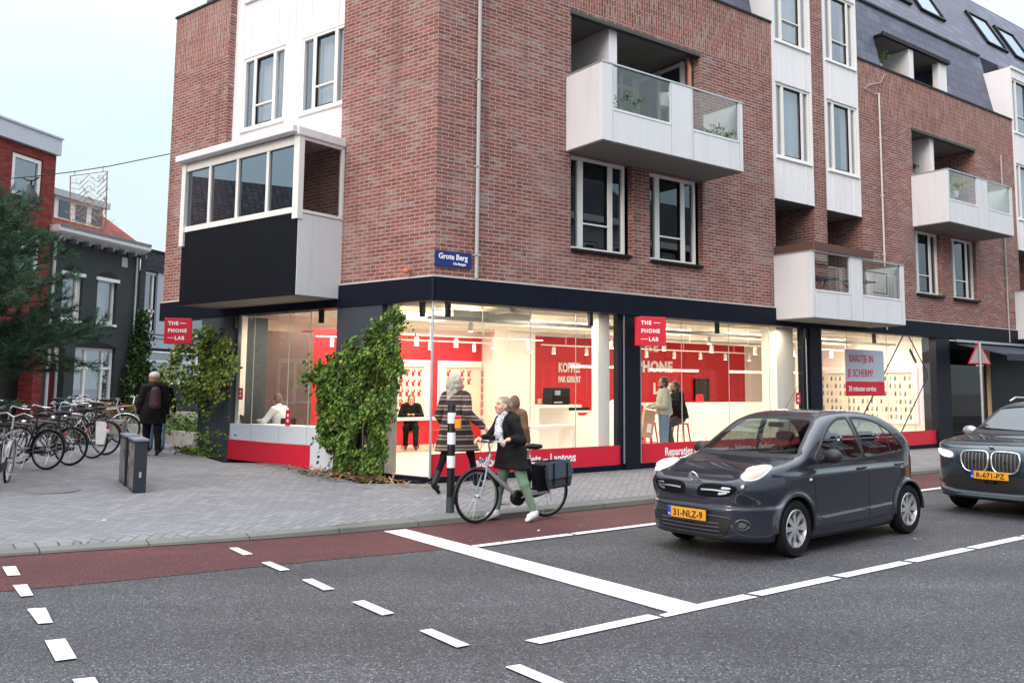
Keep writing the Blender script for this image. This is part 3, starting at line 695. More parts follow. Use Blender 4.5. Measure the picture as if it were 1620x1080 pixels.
# ---- oriel over the side shop window
bay = MB(FL); X0, X1, Y0 = -6.2, -2.42, -1.0
bay.box(X0, X1, Y0, 0.02, 3.35, 4.84); ob = bay.build('oriel_base', pm('navy_black_panel', (.0035, .0045, .008), .6, var=.3, scale=2, spec=.15), bld)
mb = MB(FL); mb.box(X1 - .004, X1 + .006, Y0 - .004, .0, 3.352, 4.83); mb.build('oriel_side_panel', M_balc, bld)
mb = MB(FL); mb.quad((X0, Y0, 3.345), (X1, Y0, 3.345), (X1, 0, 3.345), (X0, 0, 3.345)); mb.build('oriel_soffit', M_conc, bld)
mb = MB(FL); mb.box(X0 - .05, X1 + .05, Y0 - .10, .02, 6.32, 6.38); mb.box(X0 - .06, X1 + .02, Y0 - .20, Y0 - .02, 6.28, 6.41); mb.box(X1 - .05, X1 + .06, Y0 - .1, 0, 6.24, 6.40)
mb.build('oriel_roof', M_white, bld, bevel=.015)
mb = MB(FL)
mb.box(X0 - .04, X0 + .10, Y0 - .05, Y0 + .06, 4.55, 6.30); mb.box(X1 - .13, X1 + .03, Y0 - .05, Y0 + .07, 4.72, 6.30)
for x in (-5.32, -4.38, -3.42): mb.box(x, x + .08, Y0 - .01, Y0 + .05, 4.93, 6.12)
mb.box(X0 + .1, X1 - .13, Y0 - .02, Y0 + .05, 4.84, 4.95); mb.box(X0 + .1, X1 - .13, Y0 - .02, Y0 + .05, 6.10, 6.27)
mb.box(X1 - .05, X1 + .02, Y0 + .07, -.0, 4.84, 4.90); mb.box(X1 - .05, X1 + .02, Y0 + .07, 0, 6.18, 6.25); mb.box(X1 - .05, X1 + .02, -.07, .0, 4.90, 6.18)
fr = mb.build('oriel_frame', M_frame, bld, bevel=.006)
M_orielglass = glass('oriel_front_glass', (.10, .115, .14), .30, refl=(.8, .88, 1), power=1)
M_sideg = glass('oriel_side_glass', (.80, .78, .76), .04)
mb = MB(FL); mb.quad((X0, Y0 + .03, 4.9), (X1, Y0 + .03, 4.9), (X1, Y0 + .03, 6.2), (X0, Y0 + .03, 6.2)); mb.build('oriel_front_pane', M_orielglass, fr, fixn=False)
mb = MB(FL); mb.quad((X1 - .02, Y0, 4.88), (X1 - .02, 0, 4.88), (X1 - .02, 0, 6.2), (X1 - .02, Y0, 6.2)); mb.build('oriel_side_pane', M_sideg, fr, fixn=False)
# ---- balconies
def balcony(s0, s1, z0, z1, D, gl, T=FR, label=None):
    t = .06; mb = MB(T)
    mb.box(s0, s0 + t, -D + t, -.001, z0, z1); mb.box(s1 - t, s1, -D + t, -.001, z0, z1)
    holes = [(a, b2, z0 + .62, z1 - .04) for a, b2 in gl]
    xs = sorted({s0, s1} | {q for g in gl for q in g})
    for a, b2 in zip(xs, xs[1:]):
        if any(g[0] <= (a + b2) / 2 <= g[1] for g in gl): mb.box(a, b2, -D, -D + t, z0, z0 + .60)
        else: mb.box(a, b2, -D, -D + t, z0, z1)
    p = mb.build('balcony', M_balc, bld, bevel=.004)
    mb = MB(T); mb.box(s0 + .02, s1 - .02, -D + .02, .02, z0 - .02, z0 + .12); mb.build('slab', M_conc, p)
    mb = MB(T); mb.box(s0 - .01, s1 + .01, -D - .012, -D + t + .012, z1, z1 + .03); mb.box(s0 - .01, s0 + t + .01, -D + t + .012, 0, z1, z1 + .03); mb.box(s1 - t - .01, s1 + .01, -D + t + .012, 0, z1, z1 + .03); mb.build('rail', M_alu, p)
    mb = MB(T)
    for a, b2 in gl: mb.box(a - .0, b2 + .0, -D - .01, -D + t + .01, z0 + .60, z0 + .64)
    mb.build('ledge', M_white, p)
    for a, b2 in gl:
        mb = MB(T); mb.box(a + .01, b2 - .01, -D + .025, -D + .035, z0 + .64, z1 - .01); mb.build('glass_pane', glass('balc_glass', (.82, .86, .85), .07), p)
    mb = MB(T)     # seams
    for a, b2 in gl:
        for x in (a - .02, b2 + .02): mb.box(x - .004, x + .004, -D - .003, -D, z0 + .01, z1 - .01)
    mb.build('seam', pm('seam_grey', (.35, .35, .37), .6), p)
    return p
balcony(2.88, 6.84, 6.29, 7.77, 1.07, [(3.16, 4.67), (5.32, 6.70)])
balcony(9.14, 12.97, 3.33, 4.83, 1.05, [(9.27, 10.62), (11.15, 12.80)])
balcony(15.31, 19.05, 6.26, 7.70, 1.05, [(15.42, 16.9), (17.55, 18.9)])
balcony(21.2, 25.0, 3.33, 4.83, 1.05, [(21.9, 23.0)])
balcony(21.6, 25.4, 6.26, 7.7, .02, []) if 0 else None
# brown screen board on the lower balcony
mb = MB(FR); mb.box(9.25, 11.55, -1.10, -1.07, 4.87, 5.05); mb.box(9.17, 9.20, -1.07, 0, 4.87, 5.05)
tag(mb.build('screen_board', pm('brown_board', (.10, .045, .035), .7, var=.2), label='brown board tied along the top of the low balcony over the shop', cat='board'))
# ---- loggia interiors
def loggia(s0, s1, z0, z1, wallx, doors, pane):
    mb = MB(FR); mb.quad((s0, .01, z1 - .01), (s1, .01, z1 - .01), (s1, 2.1, z1 - .01), (s0, 2.1, z1 - .01)); mb.quad((s0, .01, z0 + .01), (s1, .01, z0 + .01), (s1, 2.1, z0 + .01), (s0, 2.1, z0 + .01)); mb.split('loggia_soffit', M_conc, bld, fixn=False)
    mb = MB(FR); mb.box(s0 - .02, s1 + .02, -.03, .10, z1 - .07, z1 + .0); mb.build('lintel', pm('lintel_green', (.045, .055, .05), .6), bld)
    mb = MB(FR)
    if wallx: mb.box(wallx, wallx + .22, .12, 2.09, z0 + .02, z1 - .02)
    mb.build('loggia_wall', M_white, bld) if wallx else None
    mb = MB(FR)
    for (a, b2) in doors:
        for x in (a, b2 - .08, (a + b2) / 2 - .04): mb.box(x, x + .08, 1.98, 2.06, z0 + .02, z1 - .02)
        mb.box(a + .08, b2 - .08, 1.985, 2.055, z1 - .35, z1 - .27)
    mb.build('loggia_door_frame', M_frame, bld)
    mb = MB(FR); mb.quad((s0, 2.03, z0), (s1, 2.03, z0), (s1, 2.03, z1), (s0, 2.03, z1)); mb.build('loggia_glass', pane, bld, fixn=False)
    mb = MB(FR); n = 80
    vs = []
    for i in range(n + 1): x = s0 + (s1 - s0) * i / n; yy = 2.3 + .04 * math.sin(i * 1.3); vs += [(x, yy, z0), (x, yy, z1)]
    mb.add(vs, [(2 * i, 2 * i + 2, 2 * i + 3, 2 * i + 1) for i in range(n) if (i // 9) % 3 != 1]); mb.build('curtain', M_curt, bld, smooth=True, fixn=False)
mb = MB(FR)
for y in (.42, 1.15, 1.88): mb.box(6.58, 6.66, y, y + .09, 6.32, 9.1)
mb.box(6.58, 6.66, .51, 1.88, 9.0, 9.08); mb.build('loggia_side_door', M_frame, bld)
mb = MB(FR); mb.quad((6.64, .45, 6.3), (6.64, 1.9, 6.3), (6.64, 1.9, 9.1), (6.64, .45, 9.1)); mb.build('loggia_side_backing', M_curt, bld, fixn=False); mb = MB(FR); mb.quad((6.61, .45, 6.3), (6.61, 1.9, 6.3), (6.61, 1.9, 9.1), (6.61, .45, 9.1)); mb.build('loggia_side_glass', M_paned, bld, fixn=False)
loggia(3.0, 6.68, 6.30, 9.16, 4.10, [(3.1, 3.9), (4.6, 5.6), (5.7, 6.6)], M_paned)
loggia(15.42, 19.03, 6.30, 9.12, 16.6, [(16.9, 18.2), (18.25, 18.98)], M_paned)
mb = MB(FR); mb.box(12.5, 12.6, 1.5, 1.56, 4.82, 6.38); mb.box(9.3, 9.36, 1.5, 1.56, 4.82, 6.38); mb.build('loggia_door_frame', M_frame, bld)
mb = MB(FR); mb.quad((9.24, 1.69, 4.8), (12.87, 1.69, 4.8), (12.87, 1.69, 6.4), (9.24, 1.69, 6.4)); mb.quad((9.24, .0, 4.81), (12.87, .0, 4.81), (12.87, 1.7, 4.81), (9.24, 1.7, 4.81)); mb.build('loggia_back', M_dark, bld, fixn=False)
mb = MB(FR); mb.tube([(6.55, .18, 6.4), (6.55, .18, 8.85), (6.53, .24, 9.1)], .05, 10); mb.build('loggia_pipe', pm('copper_brown', (.42, .20, .12), .5), bld, smooth=True)
mb = MB(FR)
for s_, z_ in ((1.0, 3.78), (2.05, 3.72), (3.4, 3.95), (4.7, 3.72), (6.9, 3.8), (8.2, 3.72), (1.9, 4.15), (5.0, 9.5), (13.4, 3.75), (19.9, 3.75)): mb.box(s_, s_ + .016, -.002, .03, z_, z_ + .065)
mb.split('weep_hole', M_dark, bld)
# ---- downpipes
def pipe(T, x, z0, z1, y=-.05, r=.035, mat=None):
    mb = MB(T); mb.tube([(x, y, z0), (x, y, z1)], r, 10)
    z = z0 + .4
    while z < z1: mb.box(x - r - .012, x + r + .012, y - r - .008, y + .06, z, z + .03); z += 1.6
    return mb.build('downpipe', mat or M_pipe, bld, smooth='auto')
pipe(FR, .83, 3.63, 10.5); pipe(FR, 13.75, 3.3, 9.75, r=.025, mat=pm('pale_cable_duct', (.6, .56, .53), .6)); pipe(FR, 20.62, 3.2, 9.2, r=.022); pipe(FL, -6.42, 6.3, 12, y=.08)
mb = MB(FR); mb.tube([(13.75, -.03, 9.75), (13.6, -.03, 9.7), (13.1, -.03, 9.75), (13.3, -.03, 9.9), (13.9, -.03, 10.1), (14.1, -.03, 10.4)], .012, 6); mb.build('loose_cable', M_pipe, bld)
# ================================================================== shop front at street level
M_bandred = pm('red_band', (.62, .012, .035), .4, var=.04, scale=3)
M_intred = pm('shop_red_wall', (.58, .008, .018), .45, var=.08, scale=1.5)
M_cream = pm('shop_white', (.86, .82, .76), .6, var=.02)
M_ceil = pm('shop_ceiling', (.80, .77, .70), .8, var=.06, scale=1)
M_floor = pm('shop_floor', (.74, .70, .62), .35, var=.05, scale=1)
M_wtext = pm('white_lettering', (.86, .85, .86), .5, var=0)
mb = MB(FR); mb.box(0, 30, -.05, .32, 3.19, 3.60)
mb.T = FL; mb.box(-8.62, .0, -.052, .32, 3.192, 3.598)
mb.add([(0, -.052, 3.1925), (0, 0, 3.1925), (.05, -.035, 3.1925), (0, -.052, 3.5975), (0, 0, 3.5975), (.05, -.035, 3.5975)], [(0, 1, 2), (3, 5, 4), (0, 2, 5, 3), (2, 1, 4, 5)])
mb.build('fascia', M_navy, bld)
mb = MB(FR); mb.box(.0, 30, -.056, -.001, 3.602, 3.622); mb.T = FL; mb.box(-8.6, -6.22, -.058, -.001, 3.601, 3.62); mb.box(-2.40, .02, -.058, -.001, 3.601, 3.621)
mb.build('mortar_ledge', pm('mortar_ledge', (.55, .5, .48), .8), bld)
# seams in the fascia
mb = MB(FR)
for x in (2.6, 5.4, 8.3, 14.2, 17.0, 20.6): mb.box(x, x + .008, -.054, -.05, 3.2, 3.59)
mb.split('fascia_seam', M_black, bld)
# brackets under the fascia
mb = MB()
def bracket(T, x, h=.26, w=.09):
    mb.T = T; mb.prism([(x, 3.18), (x + w, 3.18), (x + w, 3.18 - h), (x + w * .15, 3.18 - h), (x + w * .15, 3.05)], -.07, .0)
for x in (.22, 3.42, 7.05, 10.2, 13.1): bracket(FR, x)
for x in (-.27, -2.95, -5.72, -8.2): bracket(FL, x)
mb.split('fascia_bracket', M_black, bld)
# piers
mb = MB(FR); mb.box(4.41, 4.80, -.02, .35, .10, 3.19); mb.box(10.44, 10.88, -.02, .35, .10, 3.19); mb.box(16.24, 17.0, -.02, .4, .10, 3.19)
mb.split('pier', pm('pier_navy', (.0045, .0065, .014), .45, var=.2, spec=.25), bld)
mb = MB(FL); mb.box(-2.46, -1.24, -.02, .40, 0, 3.19); mb.box(-6.93, -5.80, -.02, .85, 0, 3.19)
mb.split('pillar', M_slateb, bld)
mb = MB(FR); mb.box(0.05, 4.41, .03, .13, .10, .22); mb.box(4.80, 10.44, .03, .13, .10, .22); mb.box(10.88, 16.24, .03, .13, .10, .22)
mb.box(4.33, 4.41, .02, .12, .22, 3.19); mb.box(4.80, 4.86, .02, .12, .22, 3.19); mb.box(10.36, 10.44, .02, .12, .22, 3.19); mb.box(10.88, 10.93, .02, .12, .22, 3.19)
mb.T = FL; mb.box(-1.24, -.05, .03, .13, .09, .215); mb.box(-5.80, -2.46, .03, .13, .2, .26)
mb.build('shop_front_frame', M_navy, bld)
mb = MB(FR); mb.box(4.375, 4.405, .0, .019, .24, 3.18); mb.box(4.825, 4.85, .0, .019, .24, 3.18); mb.box(10.33, 10.355, .015, .03, .24, 3.18); mb.box(10.935, 10.96, .015, .03, .24, 3.18)
mb.T = Matrix.Translation(W(0.03, -.06, 0)); mb.lathe([(.022, .2), (.022, 3.19)], 12)
mb.split('metal_upright', M_alu, bld)
# glass
M_shopL = glass('side_shop_glass', (.93, .95, .95), .09)
def shop_window(T, x0, x1, joints, z0=.22, z1=3.19, y=.08, gm=None):
    mb = MB(T); mb.quad((x0, y, z0), (x1, y, z0), (x1, y, z1), (x0, y, z1)); p = mb.build('shop_window', gm or M_shop, bld, fixn=False)
    mb = MB(T)
    for x in joints: mb.box(x - .006, x + .006, y - .006, y + .006, z0, z1)
    mb.build('glass_joint', pm('joint_grey', (.42, .43, .40), .4), p); return p
shop_window(FR, .07, 4.33, [1.06, 2.12, 3.2]); shop_window(FR, 4.86, 10.36, [6.1, 7.6, 9.0]); shop_window(FR, 10.93, 16.24, [12.1, 13.9, 15.2])
shop_window(FL, -1.24, -.06, [], .215); shop_window(FL, -5.80, -2.46, [-5.15, -4.0, -3.35], .24, gm=M_shopL)
# red bands with lettering (stickers on the glass)
mb = MB(FR); mb.box(.06, 4.33, .062, .070, .225, .60); mb.box(4.86, 10.36, .062, .070, .225, .61); mb.box(10.93, 16.22, .062, .070, .225, .60)
band = mb.build('window_band', M_bandred, bld)
def rtext(body, s, z, size, T=FR, y=.058, mat=None, parent=None, bold=.005, sx=.86, name='lettering', **k):
    return text_mesh(body, size, T @ Matrix.Translation((s, y, z)), mat or M_wtext, name, parent or band, bold=bold, sx=sx, **k)
rtext('Telefoons – Tablets – Laptops', .80, .345, .235, sx=.83)
rtext('Reparaties – Accessoires – Inkoop – Verkoop', 5.56, .345, .235, sx=.83)
# poster in the third window
mb = MB(FR); mb.box(11.95, 13.70, .040, .048, 1.93, 2.74); pst = mb.build('window_poster', pm('poster_grey', (.50, .52, .62), .5, var=.02), None, label='grey and red screen repair poster in the rightmost shop window', cat='poster')
mb = MB(FR); mb.box(11.95, 13.70, .038, .048, 1.555, 1.928); mb.build('poster_base', M_bandred, pst)
rtext('BARSTJE IN', 12.12, 2.42, .265, y=.034, mat=M_bandred, parent=pst, sx=.83, bold=0); rtext('JE SCHERM?', 12.04, 2.05, .265, y=.034, mat=M_bandred, parent=pst, sx=.83, bold=0)
rtext('30 minuten service', 12.06, 1.68, .185, y=.032, parent=pst, sx=.86, bold=.003)
# phone outline on the glass: big rounded rectangle standing on a corner
def rrect(cx, cz, w, h, r, ang, n=8):
    P = []
    for (sx, sz, a0) in ((1, 1, 0), (-1, 1, 90), (-1, -1, 180), (1, -1, 270)):
        for i in range(n + 1):
            a = R(a0 + 90 * i / n); P.append((sx * (w / 2 - r) + r * math.cos(a), sz * (h / 2 - r) + r * math.sin(a)))
    c, s_ = math.cos(ang), math.sin(ang); return [(cx + x * c - z * s_, cz + x * s_ + z * c) for x, z in P]
def ring(mb, A, B, y0, y1):
    n = len(A)
    for i in range(n):
        j = (i + 1) % n
        vs = [(A[i][0], y0, A[i][1]), (A[j][0], y0, A[j][1]), (B[j][0], y0, B[j][1]), (B[i][0], y0, B[i][1])]
        vs += [(x, y1, z) for x, _, z in vs]; mb.add(vs, [(0, 1, 2, 3), (7, 6, 5, 4), (0, 4, 5, 1), (2, 6, 7, 3)])
def ribbon(mb, pts, w_, y0, y1):
    for a, b2 in zip(pts, pts[1:]):
        dx, dz = b2[0] - a[0], b2[1] - a[1]; l = math.hypot(dx, dz); ux, uz = dx / l, dz / l; nx, nz = -uz * w_ / 2, ux * w_ / 2
        e = w_ * .3; a2 = (a[0] - ux * e, a[1] - uz * e); b3 = (b2[0] + ux * e, b2[1] + uz * e)
        mb.prism([(a2[0] + nx, a2[1] + nz), (b3[0] + nx, b3[1] + nz), (b3[0] - nx, b3[1] - nz), (a2[0] - nx, a2[1] - nz)], y0, y1)
M_decal = pm('black_decal', (.02, .02, .022), .4, var=0)
mb = MB(FR)
arc = [(15.80 - .12 + .17 * math.cos(a), 2.14 + .17 * math.sin(a)) for a in [R(x) for x in (42, 20, 0, -20, -45)]]
ribbon(mb, [(12.28, .62), (14.68, 3.17)], .045, .050, .056); ribbon(mb, [(14.98, 3.17)] + arc + [(14.12, .26)], .045, .046, .052)
o = mb.build('phone_outline_decal', M_decal, bld); mb = MB(FR); ribbon(mb, [(15.02, 2.80), (15.30, 2.48)], .10, .050, .056); mb.build('camera_decal', M_decal, o)
# ---- hanging signs
def lab_sign(T, x0, y0, z0, z1, label):
    root = empty('hanging_sign', T @ Vector((x0, y0, z0)), 0, label, 'sign', 'red square signs of the shop')
    mb = MB(T); L = .66; mb.box(x0 - .07, x0 + .07, y0 - L, y0, z0, z1); mb.build('sign_box', M_bandred, root, bevel=.01)
    mb = MB(T); mb.box(x0 - .02, x0 + .02, y0, y0 + .12, z1 - .14, z1 - .10); mb.box(x0 - .02, x0 + .02, y0, y0 + .12, z0 + .1, z0 + .14); mb.build('bracket', M_black, root)
    T2 = T @ Matrix.Translation((x0 - .073, y0 - .05, 0)) @ Matrix.Rotation(R(-90), 4, 'Z') @ Matrix.Translation((0, 0, 0))
    for i, (t, dash) in enumerate((('THE', 1), ('PHONE', 0), ('LAB', -1))):
        z = z1 - .185 - i * .19; off = .0 if dash >= 0 else .17
        text_mesh(t, .125, T2 @ Matrix.Translation((off, 0, z)), M_wtext, 'lettering', root, bold=.003, sx=.92, sp=1.25)
        if dash:
            mb = MB(T2); a = .30 if dash > 0 else .01; mb.box(a, a + .14, -.002, .002, z + .038, z + .052); mb.build('dash', M_wtext, root)
    return root
# sign by the pier: the box lies flat against the pier front, facing the street
def flat_sign(T, x0, x1, z0, z1, y, label):
    root = empty('hanging_sign', T @ Vector(((x0 + x1) / 2, y, z0)), 0, label, 'sign', 'red square signs of the shop')
    mb = MB(T); mb.box(x0, x1, y - .14, y, z0, z1); mb.build('sign_box', M_bandred, root, bevel=.008)
    mb = MB(T); mb.box(x0 + .1, x0 + .16, y, y + .3, z1 - .2, z1 - .16); mb.build('bracket', M_black, root)
    w_ = x1 - x0; h = z1 - z0
    for i, (t, dash) in enumerate((('THE', 1), ('PHONE', 0), ('LAB', -1))):
        z = z1 - h * (.27 + .285 * i); off = w_ * (.14 if dash >= 0 else .40)
        text_mesh(t, h * .19, T @ Matrix.Translation((x0 + off, y - .143, z)), M_wtext, 'lettering', root, bold=.004, sx=.95, sp=1.22)
        if dash:
            mb = MB(T); a = x0 + w_ * (.57 if dash > 0 else .13); mb.box(a, a + w_ * .23, -.145 + y, y - .14, z + h * .055, z + h * .077); mb.build('dash', M_wtext, root)
flat_sign(FR @ Matrix.Translation((4.60, -.30, 0)) @ Matrix.Rotation(R(-24), 4, 'Z') @ Matrix.Translation((-4.60, .30, 0)), 4.44, 5.05, 2.56, 3.13, -.30, 'red square sign with white letters on the dark pier between two shop windows')
flat_sign(Matrix.Translation((-7.50, 17.62, 0)) @ Matrix.Rotation(R(15), 4, 'Z'), -.26, .24, 2.56, 3.07, 0, 'red square sign with white letters above the yellowing climbing plant')
# ---- street name plate
np_ = MB(FR); np_.box(.02, .73, -.03, -.004, 3.80, 4.05); npl = np_.build('street_name_sign', pm('enamel_blue', (.008, .02, .16), .2, var=0), None, label='dark blue street name plate on the brick corner above the fascia', cat='sign')
mb = MB(FR); mb.box(.01, .74, -.026, -.002, 3.79, 4.06); mb.build('backplate', pm('enamel_edge', (.02, .03, .1), .4), npl)
text_mesh('Grote Berg', .135, FR @ Matrix.Translation((.07, -.032, 3.925)), M_wtext, 'lettering', npl, bold=.003, sx=.93)
text_mesh('De Bergen', .058, FR @ Matrix.Translation((.37, -.032, 3.835)), M_wtext, 'lettering', npl, bold=.002)
mb = MB(FL @ Matrix.Translation((-.55, -.12, 3.72))); mb.lathe([(.0, -.04), (.05, -.03), (.06, 0), (.045, .04), (.0, .055)], 14); mb.box(-.01, .01, 0, .13, -.01, .01)
mb.build('alarm_beacon', pm('orange_plastic', (.6, .12, .03), .4), None, smooth='auto', label='small orange alarm beacon on the brick wall just above the dark fascia', cat='beacon')
# ================================================================== interior of the shop
def wpt(s, y, z): return FR @ Vector((s, y, z))
poly = [(.12, .10), (16.24, .10), (16.24, 8.05), (-.75, 8.05), (-1.75, 6.6), ]
mb = MB(FR); mb.add([(x, y, .20) for x, y in poly], [tuple(range(5))]); mb.build('shop_floor', M_floor, bld, fixn=False)
mb = MB(FR); mb.add([(x, y, 3.42) for x, y in poly], [tuple(range(5))]); mb.build('shop_ceiling', M_ceil, bld, fixn=False)
mb = MB(FR); mb.box(-.8, 7.3, 8.0, 8.1, .2, 3.42); mb.box(6.2, 6.3, 6.1, 8.0, .2, 3.42); mb.box(16.30, 16.4, .3, 8, .2, 3.42); mb.box(15.2, 16.3, 6.0, 6.1, .2, 3.42)
mb.T = FR; mb.add([(-1.75, 6.6, .2), (-.75, 8.05, .2), (-.75, 8.05, 3.42), (-1.75, 6.6, 3.42)], [(0, 1, 2, 3)])
mb.build('interior_wall', M_cream, bld)
mb = MB(FR); mb.box(.9, 6.75, 7.93, 7.995, .2, 3.1); mb.box(6.3, 15.2, 6.0, 6.1, .2, 3.12); mb.split('red_feature_wall', M_intred, bld)
mb = MB(FR); mb.box(6.2, 15.3, 5.95, 6.12, 3.14, 3.42); mb.box(13.0, 15.2, 5.9, 5.99, .2, 1.0); mb.build('wall_bulkhead', M_cream, bld)
mb = MB(FR); mb.box(4.76, 5.58, 4.6, 5.2, .2, 3.42); mb.box(4.0, 4.30, .35, .55, .2, 3.42); mb.box(9.75, 10.4, .45, .9, .2, 3.42); mb.box(14.4, 14.9, 3.0, 3.4, .2, 3.42); mb.split('interior_column', M_cream, bld)
mb = MB(FL); mb.box(-1.42, -1.24, .12, .4, .2, 3.19); mb.box(-5.79, -5.66, .12, .25, .2, 3.19); mb.split('window_reveal', M_cream, bld)
# beams, ducts, cable tray
mb = MB(FR)
for y in (1.6, 3.4, 5.2, 7): mb.box(.2 - .27 * y, 16, y, y + .16, 3.24, 3.42)
for s in (2.5, 6, 9.5, 13): mb.box(s, s + .14, .2, 8, 3.27, 3.42)
mb.split('ceiling_beam', M_ceil, bld)
mb = MB(FR); mb.tube([(-.5, 2.6, 3.12), (16, 2.6, 3.12)], .09, 12); mb.tube([(1, 4.2, 3.15), (16, 4.3, 3.15)], .06, 10); mb.tube([(2.0, .5, 3.2), (2.2, 6, 3.2)], .07, 10); mb.box(1.2, 3.0, 1.3, 2.2, 3.0, 3.2); mb.split('ceiling_duct', pm('duct_pale', (.70, .68, .62), .5, var=.05), bld, smooth='auto')
mb = MB(FR)
for y in (1.05, 1.25): mb.box(.6, 16, y, y + .012, 2.98, 3.04)
for i in range(150): mb.box(.6 + i * .1, .615 + i * .1, 1.06, 1.25, 2.985, 2.995)
mb.build('cable_tray', pm('galvanised', (.45, .46, .45), .4, metal=.6), bld)
M_lamp = pm('lamp_face', (1, .93, .80), .4, var=0, emit=9)
M_lampw = pm('lamp_white_body', (.8, .79, .76), .4, var=0)
ORD = ['first', 'second', 'third', 'fourth', 'fifth', 'sixth', 'seventh', 'eighth', 'ninth', 'tenth'] + ['%dth' % i for i in range(11, 30)]
# track lights: rails with spot heads (first one of each, then copies)
rail0 = None; spot0 = None
def spot_at(s, y, z, lab=None):
    global spot0
    if spot0 is None:
        spot0 = empty('track_spot', (0, 0, 0), 0, 'small white cylinder spotlight on a ceiling track inside the shop', 'spotlight', 'white track spotlights inside the shop')
        mb = MB(); mb.lathe([(.05, -.17), (.05, -.02), (.03, 0)], 14); mb.box(-.012, .012, -.012, .012, 0, .05); mb.build('spot_head', M_lampw, spot0, smooth='auto')
        mb = MB(); mb.lathe([(.0, -.168), (.043, -.172), (.043, -.178), (0, -.178)], 14); mb.build('lens', M_lamp, spot0)
        o = spot0
    else: o = copy_tree(spot0)
    o.location = wpt(s, y, z); o['label'] = lab or 'single white spotlight hung near the glass above the table'; return o
for (y, a, b2, z, st) in ((3.0, 0, 4.6, 2.78, .95), (6.2, .5, 6.6, 2.86, 1.3), (4.9, 6.0, 15, 2.80, 1.1), (2.2, 5.6, 15.5, 2.84, 1.7)):
    mb = MB(FR); mb.box(a, b2, y - .018, y + .018, z, z + .03)
    s = a + .8
    while s < b2: mb.box(s - .004, s + .004, y - .004, y + .004, z + .03, 3.42); s += 2.2
    mb.build('light_rail', M_lampw, bld)
    s = a + .4; q_ = 0
    while s < b2: spot_at(s, y, z - .03, 'white spotlight, %s from the left on the %s ceiling rail' % (ORD[q_], {3.0: 'left window', 6.2: 'rearmost left', 4.9: 'long rear', 2.2: 'long front'}[y])); s += st; q_ += 1
for s, y, z, l_ in ((1.9, 1.8, 3.0, 'white spotlight hung near the glass corner, high above the table'), (5.3, 4.4, 2.75, 'white spotlight on the cream column beside the coffee counter'), (8.2, 1.2, 2.95, 'white spotlight close to the glass of the middle window')): spot_at(s, y, z, l_)
# pendant bars
pend = None
def pendant(s0, y, z, L, label):
    r = empty('pendant_bar_lamp', wpt(s0 + L / 2, y, z), 0, label, 'lamp', 'long slim pendant lamps inside the shop')
    mb = MB(FR); mb.box(s0, s0 + L, y - .03, y + .03, z, z + .05); mb.build('lamp_bar', M_lampw, r)
    mb = MB(FR); mb.box(s0 + .01, s0 + L - .01, y - .022, y + .022, z - .005, z - .0005); mb.build('diffuser', M_lamp, r)
    mb = MB(FR); mb.tube([(s0 + L * .3, y, z + .05), (s0 + L * .27, y, 3.42)], .004, 4); mb.tube([(s0 + L * .7, y, z + .05), (s0 + L * .74, y, 3.42)], .004, 4); mb.build('cord', M_black, r); return r
pendant(5.6, 3.2, 2.22, 1.45, 'slim white pendant lamp crossing in front of the KOFFIE lettering')
pendant(8.0, 3.0, 2.17, 1.75, 'slim white pendant lamp hanging in front of the large PHONE lettering')
pendant(11.0, 3.0, 2.17, 2.5, 'slim white pendant lamp hanging over the repair desk, right of the PHONE lettering')
pendant(13.8, 3.0, 2.19, .9, 'short white pendant lamp nearest the dark pier left of the poster window')
# area lights in the ceiling: the shop is lit
def area(s, y, z, sx, sy, e, col=(1, .86, .66)):
    d = bpy.data.lights.new('shop_and_fill_light', 'AREA'); d.shape = 'RECTANGLE'; d.size = sx; d.size_y = sy; d.energy = e; d.color = col
    o = bpy.data.objects.new('shop_and_fill_light', d); link(o); o.location = wpt(s, y, z); o.rotation_euler = (0, 0, math.atan2(dR.y, dR.x)); return o
for s, y in ((1.4, 2.3), (4.6, 2.4), (8.0, 2.8), (11.4, 2.8), (14.6, 1.9), (.8, 5.8), (4.0, 6.6)): area(s, y, 3.22, 2.0, 1.6, 94)
for s, e in ((.55, 10), (3.3, 22), (9.3, 22), (12.4, 14), (15.4, 18)): area(s, .24, 3.15, .9, .12, e)
_p = FL @ Vector((-4.3, .75, 3.1)); d_ = area(0, 0, 0, 2.2, .5, 34); d_.location = _p; d_.rotation_euler = (0, 0, math.atan2(-dL.y, -dL.x))  # extra fill lamp, added to brighten the man and counter at the side window
